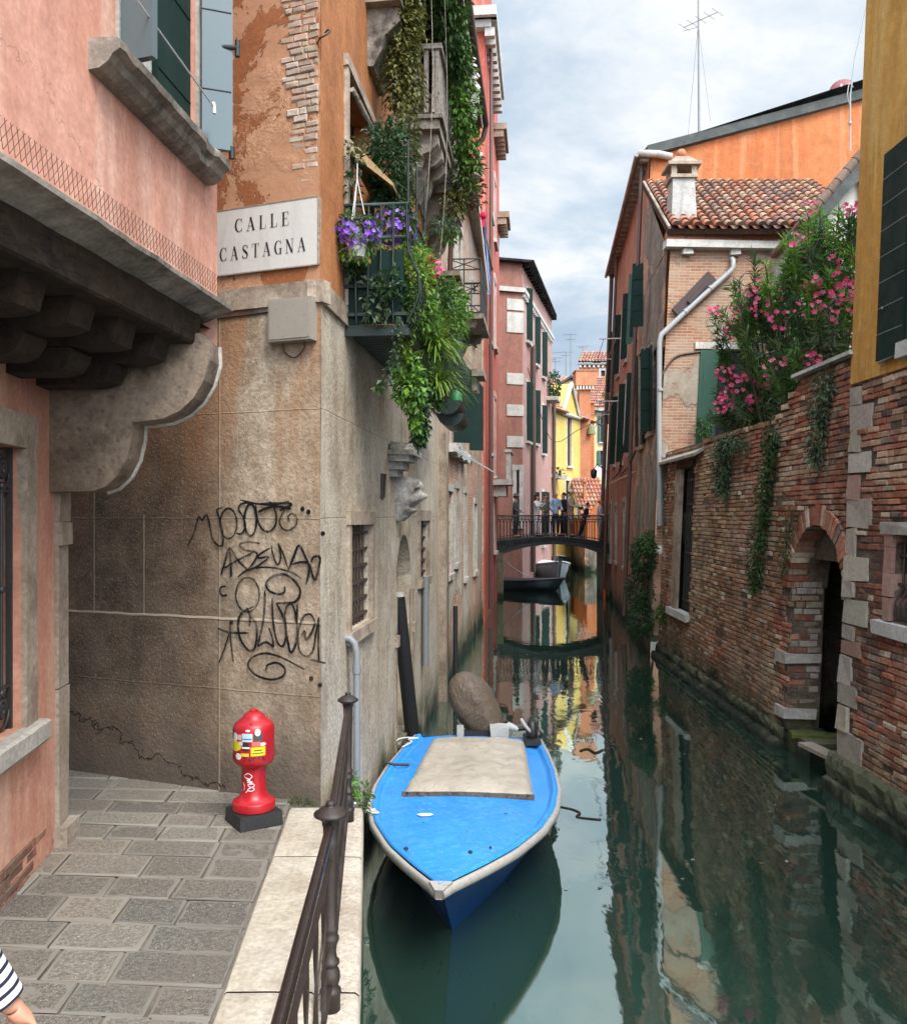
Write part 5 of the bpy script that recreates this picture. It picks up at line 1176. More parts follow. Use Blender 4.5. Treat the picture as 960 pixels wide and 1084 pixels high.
for sg in (-1,1):
    rows=[]
    for s in st:
        t=s/BL; r=[]
        for v in (0,.25,.5,.75,1,1.2):
            ss=s+(1-t)*1.0*min(v,1)**.9; ww=wd(s)*(1-.30*min(v,1)**1.3)*(1 if v<=1 else .8); z=zg(s)*(1-v) if v<=1 else -.15
            r.append(L(sg*ww,ss,z-.03*(v==0)))
        rows.append(r)
    m.grid(rows)
a=[L(-wd(BL)*(1-.3*v**1.3),BL,zg(BL)*(1-v)) for v in (0,.5,1)]; b=[L(wd(BL)*(1-.3*v**1.3),BL,zg(BL)*(1-v)) for v in (0,.5,1)]; m.face(a+b[::-1]); m.build('hull',M['hull'],bt)
m=MB()       # white rubbing strake
for sg in (-1,1):
    rows=[]
    for s in st:
        w=wd(s); z=zg(s); rows.append([L(sg*(w+o),s-(.02 if s<.05 and o>0 else 0),z+dz) for o,dz in ((-.012,.012),(.010,.015),(.026,.004),(.030,-.025),(.025,-.048),(.006,-.056),(-.01,-.054))])
    m.grid(rows)
m.build('rubbing_strake',M['rub'],bt)
m=MB(); m.hexa([L(x*f,s,z) for z,s0_ in ((.655,.03),(.738,-.02)) for s,f in ((s0_-.02,.55),(s0_+.13,1.6)) for x in (-.05,.05)]); m.build('stem_cap',M['rub'],bt)
m=MB()       # blue toe rail, then cambered deck
for sg in (-1,1):
    rows=[]
    for s in st:
        w=wd(s); z=zg(s); q=min(1,w/.25); rows.append([L(sg*(w-o*q),min(s+.05*(1-s/BL),BL),z+dz) for o,dz in ((.008,.008),(.014,.022),(.05,.026),(.062,.02),(.072,-.012),(.10,-.02))])
    m.grid(rows)
rows=[]
for s in st:
    w=wd(s)-.095*min(1,wd(s)/.25); ss=min(s+.05*(1-s/BL),BL); rows.append([L(w*x,ss,zg(s)-.02+.045*(1-x*x)*min(1,w/.5)) for x in (-1,-.8,-.6,-.4,-.2,0,.2,.4,.6,.8,1)])
m.grid(rows); m.build('deck',M['boat_blue'],bt)
# canvas with rolled edge, sagging between its supports
m=MB(); rows=[]; n=52; S0,S1=2.58,4.78
for i in range(n+1):
    t=i/n; s=S0+(S1-S0)*t; hw=.635-.085*t; r=[]
    for k in range(41):
        x=-1+2*k/40; e=min(1,(1-abs(x))*7)*min(1,t*9+.0)*min(1,(1-t)*9); dip=.045*mn.noise(V(x*1.6,t*2.2,3))+.02*mn.noise(V(x*4,t*9,1))-.03*abs(mn.noise(V(x*3+t*2,t*5,4)))**.6-.014*abs(mn.noise(V(x*9,t*9,6)))**.6-.02*math.exp(-((t-.86)/.05)**2)*(1-x*x)+.015*math.exp(-((t-.78)/.04)**2)
        z=zg(s)-.012+.10*e**.4+dip*.7*e+.025*(1-x*x)
        ed=0.008*mn.noise(V(x*8,t*9,8))
        r.append(L(x*hw*(1-.03*(t<.02)*abs(x)**6)+.03+ed,s+.03*abs(x)**5*(1 if t<.1 else 0)+ed,z))
    rows.append(r)
m.grid(rows); cv=m.build('canvas_cover',M['canvas'],bt)
m=MB()
for k in range(13):
    x=-.57+.095*k; m.ball(L(x+.03,S0-.0+.006,zg(S0)+.045),.011,6,4)
m.build('snap_button',M['iron'],cv)['kind']='stuff'
m=MB(); rows=[[L(.03+(.632)*x,S0-.004+.03*abs(x)**5,zg(S0)+z+.02*(1-x*x)+.006*mn.noise(V(x*6,0,2))) for x in [-1+k/10 for k in range(21)]] for z in (-.018,.02,.05)]
m.grid(rows); m.build('hem',M['cover'],cv)
# engine under a brown cover, tilted over
eng=P(504,748,11.12); ax=V(-.50,.10,.80).normalized(); e1=V(.78,-.28,.45); e1=(e1-ax*e1.dot(ax)).normalized(); e2=ax.cross(e1)
m=MB(); rows=[]; N1,N2=44,56
for i in range(N1+1):
    t=i/N1; z=-.47+.94*t; q=max(0,1-abs((z+.02)/.49)**2.6)**.5; q*=(.80+.30*t if t<.6 else .98-.06*(t-.6)); r=[]
    for k in range(N2):
        a=2*pi*k/N2; ca,sa=cos(a),sin(a); sx=math.copysign(abs(ca)**.8,ca); sy=math.copysign(abs(sa)**.8,sa)
        f=1+.05*mn.noise(V(ca*2,sa*2,z*4))-.06*abs(mn.noise(V(ca*3+z*2,sa*3,z*2.5)))**.6-.045*abs(mn.noise(V(ca*2+z*9,sa*2+z*3,z*7+3)))**.6*(.4+.6*(sa*.3+.5))
        r.append(eng+ax*z+e1*sx*.275*q*f+e2*sy*.29*q*f)
    rows.append(r)
m.grid(rows,None,None,True,True); ec=m.build('engine_cover',M['cover'],bt)
m=MB(); t0=[eng-ax*.47+e1*.24*cos(a)+e2*.25*sin(a)+ax*.1 for a in [2*pi*k/20 for k in range(21)]]; m.tube(t0,.012,5); m.build('cover_cord',M['cover'],ec)
m=MB(); c=L(.22,BL-.06,.5); m.box(-.11,.11,-.1,.1,-.05,.1,M=Matrix.Translation(c+V(.05,0,.06)),j=.015); m.tube([c+V(.03,0,.08),c+V(.18,-.05,.16),c+V(.27,-.06,.12)],[.05,.05,.035],8)
m.build('clamp',M['boat_white'],bt); m=MB(); m.box(-.04,.04,-.08,.06,-.05,.1,M=Matrix.Translation(c+V(-.42,0,.05))); m.build('cleat',M['boat_white'],bt)
m=MB(); m.tube([c+V(.27,-.06,.13),c+V(.44,-.08,.15)],[.03,.025],8); m.build('tiller',M['iron'],bt); m=MB(); m.tube([eng-ax*.43,eng-ax*.43+V(.02,.05,-.45)],.1,8); m.build('engine_leg',M['iron'],bt); m=MB(); m.box(-.25,.12,-.04,.04,0,.07,M=Matrix.Translation(c+V(-.12,.05,.02))); m.build('transom_bar',M['iron'],bt)
m=MB(); c=L(.66,BL-.25,.52); m.ball(c+V(0,0,.12),.085,10,6,None,(.8,1.1,1.5),jit=.12); m.ball(c+V(.08,.08,.06),.06,8,5,None,(1,1.3,1),jit=.1); m.box(-.09,.09,-.2,.2,.0,.05,M=Matrix.Translation(c)); tag(m.build('fuel_bag',M['iron'],None,loc=c),'lumpy black bag on the stern corner of the blue boat','bag')
m=MB(); m.tube([c+V(0,-.05,.1),c+V(-.08,-.08,.2),c+V(-.13,-.02,.27)],.02,6); m.build('white_cap',M['boat_white'],bt)
# mooring ropes
def rope(name,label,pts,r=.009):
    m=MB(); p=smooth(pts,7); m.tube(p,r,6); tag(m.build(name,M['rope'],None,loc=pts[0]),label,'rope')
cl=L(-.86,1.95,zg(1.95)+.03)
rope('mooring_rope','white mooring rope from the railing post to the side of the blue boat',[V(xr(6.72)+.05,6.75,QZ+.13),cl+V(-.12,-.5,.03),cl+V(-.03,-.15,.03),cl,cl+V(.08,.06,.0),cl+V(.14,-.03,.01),cl+V(.02,-.02,.02),cl+V(.1,.1,.0)])
rope('mooring_rope','white rope tied round the stern quarter of the blue boat by the black pole',[L(-.82,4.3,zg(4.3)+.04),L(-.74,4.5,zg(4)+.05),L(-.8,4.7,zg(4)+.03),L(-.7,4.8,zg(4)+.02),L(-.95,4.75,.5),L(-1.05,4.7,.2)])
m=MB(); m.tube(smooth([L(-.93,3.6,zg(3)+.0),L(-.9,3.6,zg(3)+.05),L(-.82,3.62,zg(3)+.03),L(-.66,3.65,zg(3)+.02)],4),.014,6); m.build('black_strap',M['iron'],bt)
m=MB()
for q in ((-.3,1.75,.014),(.02,1.5,.012),(-.35,1.0,.02),(.15,.95,.02),(.3,1.1,.013),(-.15,1.35,.01),(.4,2.1,.012)): m.ball(L(q[0],q[1],zg(q[1])+.012),q[2],6,4,None,(1,1.4,.5),jit=.2)
m.build('dirt_speck',M['black_wood'],bt)['kind']='stuff'
m=MB(); rr=[]
for k in range(7): a=2*pi*k/6; rr.append((a,))
m.face([L(-.3+.075*cos(a[0])*R.uniform(.7,1.2),1.95+.05*sin(a[0])*R.uniform(.6,1.2),zg(1.95)+.03) for a in rr[:6]]); m.build('dropping',M['cloth_white'],bt)
# twigs and litter afloat
def floating(name,label,cat,pts,r,mat):
    m=MB(); m.tube(smooth(pts,5),r,5); tag(m.build(name,M[mat],None,loc=pts[0]),label,cat)
floating('floating_twig','thin dark twig afloat beside the bow of the blue boat','twig',[G(592,854,.004),G(606,857,.004),G(614,861,.006),G(611,865,.004),G(636,868,.004)],.011,'dark_wood')
floating('floating_twig','tangled dark twig afloat beyond the blue boat','twig',[G(614,795,.004),G(622,793,.006),G(630,797,.006),G(638,794,.004)],.016,'dark_wood')

m=MB()
for _ in range(70):
    d=R.uniform(7,26); x_=R.uniform(.9,4.0) if R.random()<.75 else R.uniform(-.3,1.2); c=V(x_+.0*d,d,.004); an=R.uniform(0,6.3); leafq(m,c,V(cos(an),sin(an),.02),V(0,0,1),R.uniform(.03,.09),R.uniform(.015,.04),R.choice(((.10,.07,.03),(.16,.13,.05),(.06,.07,.025),(.3,.28,.24))),.02)
tag(m.build('floating_litter',M['leaf']),'scattered leaf flecks afloat on the canal','litter',kind='stuff')
m=MB()
for _ in range(60):
    d=R.uniform(3.2,7.4); x_=xk(d)-R.uniform(.05,2.2); an=R.uniform(0,6.3); leafq(m,V(x_,d+.1,QZ+.004),V(cos(an),sin(an),.05),V(0,0,1),R.uniform(.012,.03),R.uniform(.008,.016),R.choice(((.14,.10,.05),(.25,.2,.13),(.08,.07,.05),(.4,.38,.34))),.05)
tag(m.build('pavement_litter',M['leaf']),'tiny dry leaf scraps on the paving','litter',kind='stuff')
# ================================================================ RIGHT BANK
LEAN=(.042,.4)
WN=Wall((4.52,2.5),(4.48,10.45),(-1,0)); WG=Wall((4.50,10.46),(4.66,20.4),(-1,0)); WS=Wall((4.66,20.4),(4.97,24.5),(-1,0)); WO=Wall((4.97,24.5),(6.2,36.5),(-1,0))
def footing(mb,W,u0,u1,courses):
    for z0,z1,o in courses:
        u=u0
        while u<u1:
            l=min(R.uniform(.3,.75),u1-u); a=[];n=4
            rows=[[W.pt(u+l*i/n,z+R.uniform(-.012,.012),o_+R.uniform(-.022,.022)) for i in range(n+1)] for z,o_ in ((z0,-.2),(z0,o),((z0+z1)/2,o+.015),(z1-.03,o),(z1,o-.04),(z1+.01,-.15))]
            for r_ in rows: r_[0]+=W.t*.006; r_[-1]-=W.t*.006
            mb.grid(rows,None,None,False); mb.face([r_[0] for r_ in rows]); mb.face([r_[-1] for r_ in rows]); u+=l
def redp(u,z):
    n=mn.noise(V(u*.45,z*.6,2)); r=R.random()
    if r<.10: b=(.46,.35,.25)
    elif n>.1 and r<.6: b=(.38,.23,.14)
    elif n<-.15 and r<.6: b=(.15,.06,.04)
    elif r>.93: b=(.10,.06,.05)
    else: b=(.30,.105,.06)
    k=R.uniform(.7,1.65); return tuple(c*k for c in b)
def mixp(u,z):
    n=mn.noise(V(u*.4+3,z*.5,7)); r=R.random()
    if n>.12 and r<.6: b=(.40,.28,.165)
    elif r<.12: b=(.44,.36,.27)
    elif n<-.2 and r<.5: b=(.33,.125,.065)
    else: b=(.30,.16,.09)
    k=R.uniform(.65,1.65); return tuple(c*k for c in b)
nh=thing('ochre_house','house with ochre plaster and dark green shutters above worn red brick and white quoins','house',(7,7,0))
ZO=4.72
wn=(WN.u(978),WN.u(937.5),2.09,3.0)
m=MB(); WN.panel(m,0,WN.len,.3,ZO,[wn],.3,o=-.004); m.face([WN.pt(WN.len,.3,-.004),(11,10.5,.3),(11,10.5,ZO),WN.pt(WN.len,ZO,-.004)]); m.build('mortar_wall',M['mortar'],nh,LEAN)
qs=[]; z=.40; k=0
while z<ZO-.1:
    h=R.uniform(.16,.32); qs.append((z,z+h,(R.uniform(.42,.62) if k%2==0 else R.uniform(.2,.3)))); z+=h+.012; k+=1
def skipn(u,z):
    if wn[0]-.18<u<wn[1]+.2 and wn[2]-.17<z<wn[3]+.14: return True
    return any(a-.02<z<b+.02 and u>WN.len-w-.03 for a,b,w in qs)
m=MB(); bricks(m,WN,3.0,WN.len-.01,.4,ZO,skipn,.25,.06,.014,redp,.016); m.build('brickwork',M['brick'],nh,LEAN)
m=MB()
for a,b,w in qs:
    c=jit(R.choice(((.46,.40,.32),(.40,.34,.27),(.50,.44,.37),(.36,.22,.165) if R.random()<.5 else (.42,.36,.29))),.8,1.1)
    WN.box(m,WN.len-w,WN.len+.02,a,b,-.3,.022+R.uniform(-.008,.012),c,j=.018)
m.build('quoin',M['tile'],nh,LEAN)
m=MB(); footing(m,WN,0,WN.len+.1,((.16,.42,.10),(-.12,.155,.15)))
m.build('base_ledge',M['footing'],nh)
m=MB(); 
for a,b in ((wn[0]-.16,wn[0]),(wn[1],wn[1]+.16)):
    z=wn[2]
    while z<wn[3]-.02: h=R.uniform(.12,.3); h=min(h,wn[3]-z); WN.box(m,a,b,z+.003,z+h-.003,-.22,.04,R.choice(((.36,.2,.15),(.42,.25,.19),(.33,.2,.15))),j=.008); z+=h
jb=m
m=MB(); WN.box(m,wn[0],wn[1],wn[3]-.03,wn[3]-.002,-.24,-.2); wf=m.build('window',M['dark_wood'],nh,LEAN)
for k_ in (0,1):
    m=MB(); a,b=((wn[0]-.16,wn[0]),(wn[1],wn[1]+.16))[k_]; z=wn[2]
    while z<wn[3]-.02: h=min(R.uniform(.12,.3),wn[3]-z); WN.box(m,a,b,z+.003,z+h-.003,-.22,.04,R.choice(((.36,.2,.15),(.42,.25,.19),(.33,.2,.15))),j=.008); z+=h
    m.build('jamb',M['tile'],wf,LEAN)
m=MB(); WN.box(m,wn[0]-.3,wn[1]+.22,wn[3]+.004,wn[3]+.13,-.2,.06,j=.012); m.build('lintel',M['stone'],wf,LEAN)
m=MB(); WN.box(m,wn[0]-.3,wn[1]+.3,wn[2]-.16,wn[2]-.004,-.2,.09,j=.010); m.build('sill',M['white_stone'],wf,LEAN)
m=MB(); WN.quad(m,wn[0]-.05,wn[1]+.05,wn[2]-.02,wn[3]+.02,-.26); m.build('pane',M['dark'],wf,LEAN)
m=MB(); k=wn[0]+.06
while k<wn[1]: m.tube([WN.pt(k,wn[3],-.05),WN.pt(k,wn[2]+.36,-.05),WN.pt(k,wn[2]+.2,.03),WN.pt(k,wn[2]+.06,.02),WN.pt(k,wn[2]+.02,-.05)],.011,6); k+=.1
for z_ in (wn[2]+.38,wn[2]+.68): WN.box(m,wn[0],wn[1],z_,z_+.025,-.065,-.035)
m.build('grille',M['brown_iron'],wf,LEAN)
# ochre upper storey
wo=(WN.u(985),WN.u(948),4.98,7.25)
m=MB(); WN.panel(m,0,WN.len+.03,ZO,10.5,[wo],.3,o=.03); m.face([WN.pt(WN.len+.03,ZO,.03),(11,10.5,ZO),(11,10.5,10.5),WN.pt(WN.len+.03,10.5,.03)]); m.face([WN.pt(0,ZO,.03),WN.pt(WN.len+.03,ZO,.03),(11,10.5,ZO),(11,2.5,ZO)]); m.face([WN.pt(0,10.5,.3),WN.pt(WN.len+.3,10.5,.3),(11,10.8,12),(11,2.5,12)])
m.build('ochre_wall',M['ochre'],nh,LEAN)
m=MB(); frame4(m,WN,*wo,.1,-.1,.06); w2=m.build('window',M['white_stone'],nh,LEAN)
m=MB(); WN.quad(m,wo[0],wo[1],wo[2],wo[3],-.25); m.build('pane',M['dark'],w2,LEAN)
m=MB(); WN.box(m,wo[0]-.2,wo[1]+.16,wo[2]-.17,wo[2]-.004,-.1,.12,j=.006); m.build('sill',M['white_stone'],w2,LEAN)
u0,u1=WN.u(945),WN.u(918.5)
m=MB(); WN.box(m,u0,u1,4.86,7.1,.065,.105)
for k in range(8):
    z_=4.86+.28*k; 
    if 0<k: WN.box(m,u0+.005,u1-.005,z_,z_+.007,.105,.108,mi=1)
m.tube([WN.pt(u1-.1,5.42,.11),WN.pt(u1-.18,5.40,.14)],.012,5,mi=1); m.tube([WN.pt(u0+.05,4.87,.09),WN.pt(u1-.05,4.84,.09)],.015,5,mi=1)
m.build('shutter',[M['green'],M['grey_pvc']],w2,LEAN)
m=MB(); a=WN.pt(u0-.01,0,.08); b=a+V(.55,-.12,0); slab2(m,(a.x,a.y),(b.x,b.y),.04,4.92,7.12); 
for k in range(8): m.tube([a+V(0,-.028,5.1+.28*k),b+V(0,-.028,5.1+.28*k)],.004,4)
m.build('shutter',M['green'],w2,LEAN)

# ---------------- garden wall with water gate
LG=(.042,.4)
gw=thing('garden_wall','long worn brick garden wall with an arched water gate and a tall iron gate','wall',(5,15,0))
def gtop(u):
    if u<1.75: return 5.06
    if u<2.9: t=(u-1.75)/1.15; return 5.06-.5*math.sin(t*pi/2)
    return 4.58+.04*(u-2.9)/7
AU0,AU1,ASP=.06,1.80,2.20; AR=(AU1-AU0)/2; AC=(AU0+AU1)/2
def arch(u,r=AR): return ASP+math.sqrt(max(0,r*r-(u-AC)**2)) if abs(u-AC)<r else None
gt=rectpx(WG,727,495,714,645); gt=(min(gt[0],gt[1]),max(gt[0],gt[1]),1.22,4.16)
m=MB(); us=sorted(set([i*.29 for i in range(36)]+[AU0,AU1,gt[0],gt[1],WG.len]+[AU0+(AU1-AU0)*k/16 for k in range(17)])); us=[u for u in us if u<=WG.len]
for a,b in zip(us,us[1:]):
    c=(a+b)/2; q=lambda lo,hi: m.face([WG.pt(a,lo(a),-.004),WG.pt(b,lo(b),-.004),WG.pt(b,hi(b),-.004),WG.pt(a,hi(a),-.004)])
    if AU0<c<AU1: q(lambda u:arch(min(max(u,AU0+1e-4),AU1-1e-4)),gtop)
    elif gt[0]<c<gt[1]: q(lambda u:-.4,lambda u:gt[2]); q(lambda u:gt[3],gtop)
    else: q(lambda u:-.4,gtop)
    m.face([WG.pt(a,gtop(a),-.004),WG.pt(b,gtop(b),-.004),WG.pt(b,gtop(b),-.36),WG.pt(a,gtop(a),-.36)])
    m.face([WG.pt(a,-.4,-.4),WG.pt(b,-.4,-.4),WG.pt(b,gtop(b),-.4),WG.pt(a,gtop(a),-.4)]) if not (AU0<c<AU1 or gt[0]<c<gt[1]) else m.face([WG.pt(a,max(gtop(a)-.4,3.2),-.4),WG.pt(b,max(gtop(b)-.4,3.2),-.4),WG.pt(b,gtop(b),-.4),WG.pt(a,gtop(a),-.4)])
m.build('mortar_wall',M['mortar'],gw,LG)
def skipg(u,z):
    if abs(u-AC)<AR+.27 and z>ASP-.1 and (u-AC)**2+(z-ASP)**2<(AR+.27)**2: return True
    if AU0-.05<u<AU1+.02 and z<=ASP: return True
    if gt[0]-.06<u<gt[1]+.55 and gt[2]-.12<z<gt[3]+.1: return True
    return False
m=MB(); bricks(m,WG,.02,WG.len,.22,5.1,skipg,.25,.058,.014,lambda u,z: redp(u,z) if u<2.2+.8*mn.noise(V(u,z,1)) or (z>3.6 and u<4) else mixp(u,z),.014,lambda u:gtop(u)-.05); m.build('brickwork',M['brick'],gw,LG)
m=MB(); n=31
for k in range(n):
    a0,a1=pi*k/n+.008,pi*(k+1)/n-.008; r0,r1=AR-.0+R.uniform(-.008,.008),AR+.25+R.uniform(-.015,.015); o=.03+R.uniform(-.008,.012); c=redp(k*.1,9); c=tuple(x*1.1 for x in c)
    m.hexa([WG.pt(AC-r*cos(a),ASP+r*sin(a),oo) for oo in (-.25,o) for r in (r0,r1) for a in (a0,a1)],c)
m.build('arch_ring',M['brick'],gw,LG)
# passage behind the arch
WJ=Wall((WG.pt(AU1,0).x,WG.pt(AU1,0).y),(WG.pt(AU1,0,-.46).x,WG.pt(AU1,0,-.46).y),(0,-1)); WK=Wall((WG.pt(AU0,0,-1.6).x,WG.pt(AU0,0,-1.6).y),(WG.pt(AU1,0,-1.6).x,WG.pt(AU1,0,-1.6).y),(-1,0))
m=MB(); WJ.panel(m,0,.46,-.3,ASP+.3); WK.panel(m,-1.3,AU1-AU0+1.4,-.3,3.6); m.face([WG.pt(-1.2,3.3,-.42),WG.pt(3.2,3.3,-.42),WG.pt(3.2,3.3,-1.6),WG.pt(-1.2,3.3,-1.6)]); m.face([WG.pt(3.2,-.3,-.42),WG.pt(3.2,3.3,-.42),WG.pt(3.2,3.3,-1.6),WG.pt(3.2,-.3,-1.6)]); m.face([WG.pt(-1.2,-.3,-.42),WG.pt(-1.2,3.3,-.42),WG.pt(-1.2,3.3,-1.6),WG.pt(-1.2,-.3,-1.6)]); 
rows=[[WG.pt(AC-AR*cos(a),ASP+AR*sin(a),o) for a in (pi*k/16 for k in range(17))] for o in (-.2,-.5)]; m.grid(rows)
m.face([WG.pt(AU0,-.3,-.004),WG.pt(AU0,-.3,-.5),WG.pt(AU0,ASP,-.5),WG.pt(AU0,ASP,-.004)])
m.build('passage',M['mortar'],gw,LG)
gp=lambda u,z: jit(R.choice(((.40,.35,.28),(.36,.29,.22),(.33,.22,.15),(.44,.39,.33))),.75,1.15)
m=MB(); bricks(m,WJ,.02,.44,.45,ASP+.05,lambda u,z:1.18<z<1.30 and u<.5,.25,.075,.014,lambda u,z: redp(u,z) if u<.22 and z<2 and R.random()<.7 else gp(u,z),.01); m.build('passage_brick',M['brick'],gw,LG)
m=MB(); WJ.box(m,-.05,.44,1.18,1.30,-.1,.03,j=.01); WG.box(m,AU1-.06,AU1+.32,.42,.56,-.4,.06,j=.015); WG.box(m,AU1,AU1+.38,1.16,1.32,-.1,.04,j=.012); m.build('jamb_stone',M['stone'],gw,LG)
m=MB()
m.face([WG.pt(AU0,.10,-.2),WG.pt(AU1,.10,-.2),WG.pt(AU1,.10,-.5),WG.pt(AU0,.10,-.5)]); WG.box(m,AU0+.9,AU1,-.3,.28,-.49,-.02); m.build('step',M['quay_side'],gw)
m=MB(); WK.box(m,-1.2,3.2,-.3,3.3,.03,.07); m.build('door',M['dark_wood'],gw,LG)  # door spread into a dark sheet over the whole back, painting deep shade
pl=[(P(852,779,11.35),P(890,803,10.55),.19,'plank','pale worn plank laid across the water gate','plank'),(P(837,781,11.9),P(893,780,11.75),.24,'mossy','green mossy plank lying inside the water gate','plank')]
for a,b,w_,mt,lb,ct in pl:
    a.z=.315 if mt=='plank' else .30; b.z=a.z; m=MB(); t=(b-a).normalized(); n=V(-t.y,t.x,0)*w_/2; m.hexa([q+s+V(0,0,z_) for z_ in (-.035,.012) for s in (-n,n) for q in (a,b)]); tag(m.build('plank',M[mt],None,loc=a),lb,ct)
# tall gate
m=MB(); WG.box(m,gt[1]+.0,gt[1]+.5,gt[2]-.05,gt[3]+.0,-.05,.018,j=.01); m.build('gate_jamb',M['stone_warm'],gw,LG)
m=MB(); WG.quad(m,gt[0]-.01,gt[1]+.01,gt[2],gt[3],-.3); m.build('gate_recess',M['dark'],gw,LG)
g_=MB(); n=7
for k in range(n): u=gt[0]+.06+(gt[1]-gt[0]-.12)*k/(n-1); g_.tube([WG.pt(u,gt[2]+.03,-.12),WG.pt(u,gt[3]-.05,-.12)],.016,5)
for z_ in (gt[2]+.2,2.4,3.4,3.9): WG.box(g_,gt[0],gt[1],z_,z_+.04,-.14,-.1)
WG.box(g_,gt[0]+.02,gt[1]-.02,gt[2]+.04,3.0,-.16,-.142); g_.build('iron_gate',M['iron'],gw,LG)
m=MB(); WG.box(m,gt[0]-.12,gt[1]+.55,gt[2]-.13,gt[2]-.002,-.1,.1,j=.012); m.build('gate_sill',M['white_stone'],gw,LG)
m=MB(); WG.box(m,gt[0]-.1,gt[1]+.2,gt[3]+.003,gt[3]+.14,-.1,.06,j=.01); m.build('gate_lintel',M['dark_wood'],gw,LG)
m=MB()
for k in range(26):
    u=6.6+.145*k
    if u>WG.len-.02: break
    m.hexa([WG.pt(uu,z_+ (0 if o<0 else -.28),o) for z_ in (4.6,4.66) for o in (-.3,.2) for uu in (u,u+.135)],jit((.33,.29,.24),.8,1.15))
m.build('sloping_cap',M['tile'],gw,LG)
m=MB(); u=1.9
while u<6.6: l=.25; zt=gtop(u+.12); WG.box(m,u,u+l-.012,zt-.045,zt+.03,-.38,.03,mixp(u,9),j=.01); u+=l
m.build('brick_coping',M['brick'],gw,LG)
m=MB(); WG.box(m,-.02,1.85,5.075,5.12,-.5,.10,j=.004); m.build('stone_coping',M['white_stone'],gw,LG)
m=MB(); footing(m,WG,AU1+.03,WG.len,((.12,.29,.06),(-.04,.115,.16),(-.4,-.045,.22)))
m.build('base_ledge',M['footing'],gw)
def hang(px0,py0,px1,py1,rad,n,kind,label,name='wall_creeper',o=.1,l=.07,w=.03):
    u0,z0=WG.at(px0,py0,o); u1,z1=WG.at(px1,py1,o)
    pts=[WG.pt(u0+(u1-u0)*t+.08*mn.noise(V(t*3,px0,0)),z0+(z1-z0)*t,o) for t in (0,.25,.5,.75,1)]; pts=[q+V(LX(q.z),0,0) for q in pts]
    a=MB(); strand(a,pts,rad,n,l,w,kind,.7); b=MB(); b.tube(pts,.012,5); plant(name,label,'creeper',pts[-1],[('foliage',a,'leaf'),('stem',b,'stem')])
hang(806,455,793,625,.17,2300,'ivy','longest dark creeper hanging down the middle of the garden wall',l=.06,w=.03)
hang(757,472,757,522,.26,1300,'grey','short broad grey green creeper over the garden wall beside the tall gate')
hang(858,395,850,490,.17,900,'grey','leafy creeper under the pale coping of the garden wall')
hang(829,540,822,605,.14,420,'olive','thin olive creeper beside the brick arch',l=.05,w=.022)
hang(778,466,752,470,.2,500,'grey','low leafy creeper lying along the garden wall top')
a=MB(); 
for px,py,d,r_,n in ((681,590,21.2,.42,900),(677,625,21.6,.45,800),(678,655,21.0,.4,700),(686,575,20.9,.25,300),(701,650,20,.18,160)):
    c=P(px,py,d-.3); blob(a,c,(r_*.75,r_*1.3,r_*1.15),n*2,.07,.034,'dark' if n>600 else 'mid',.5)
s=MB(); s.tube([V(4.75,21.4,.3),V(4.62,21.3,1.2),V(4.62,21.2,2.3)],.03,6)
plant('wall_bush','dark bush rooted in the wall above the water beyond the tall gate','bush',(4.7,21.3,.3),[('foliage',a,'leaf'),('stem',s,'stem')])

# ---------------- oleander
ol=MB(); of=MB(); os_=MB(); base=[V(5.7,13.6,3.2),V(5.5,14.9,3.2),V(6.3,13.2,3.2),V(5.4,16.0,3.2)]
PINK=(.70,.09,.22)
lobes=[(P(846,320,14.5),(1.15,1.1,1.25),78),(P(890,255,13.2),(.6,.8,.8),30),(P(880,330,12.8),(.75,.8,.9),36),(P(800,345,15.2),(.75,.9,.75),40),(P(806,400,15.4),(.9,.9,.75),46),(P(850,390,13.8),(.7,.8,.7),34),(P(780,430,16),(.55,.7,.35),22),(P(868,290,14),(.8,.9,.9),30)]
for c,rd,n in lobes:
    for _ in range(n):
        v=rv(); k=R.uniform(.45,1.0); tip=c+V(v.x*rd[0],v.y*rd[1],v.z*rd[2])*k; b=min(base,key=lambda q:(q-tip).length)
        midp=b.lerp(tip,.55)+V(0,0,.35)+rv(.15); path=smooth([b,midp,tip],5)
        if R.random()<.45: os_.tube(path[3:],[.016-.0012*i for i in range(len(path)-3)],4)
        dirn=(path[-1]-path[-2]).normalized(); kk='mid' if R.random()<.5 else ('grey' if R.random()<.72 else 'dark')
        if v.z>.2 and R.random()<.5: kk='bright'
        for j in range(54):
            t=R.random(); p=tip-dirn*t*.55+rv(.02); d=(dirn*.7+rv(.9)+V(0,0,-.15)); leafq(ol,p,d,V(0,0,1)+rv(.4),R.uniform(.14,.24),R.uniform(.024,.036),tuple(x*1.4 for x in greens(kk)),.15)
        if v.y<.25 and R.random()<.27:
            for j in range(R.choice((4,7,10,14))): flower(of,tip+rv(.1)+V(0,-.06,.04),R.uniform(.035,.05),PINK if R.random()<.7 else (.75,.22,.32),5,V(0,-1,.3))
for px,py,d in ((768,395,15.3),(770,420,15.3),(766,430,15.2),(778,335,15.1),(790,315,15),(805,325,14.6),(775,350,15.2),(884,300,12.6),(893,312,12.4),(908,322,12.3),(872,318,12.7),(862,330,13),(783,405,15),(800,425,15),(824,340,14)):
    c=P(px,py,d)
    for j in range(13): flower(of,c+rv(.15),R.uniform(.035,.055),PINK if R.random()<.7 else (.75,.2,.32),5,V(-.2,-1,.3))
olt=plant('oleander_bush','big oleander with pink blossom leaning over the garden wall','shrub',(5.7,14.2,3.2),[('foliage',ol,'leaf'),('flower',of,'petal'),('branch',os_,'stem')])
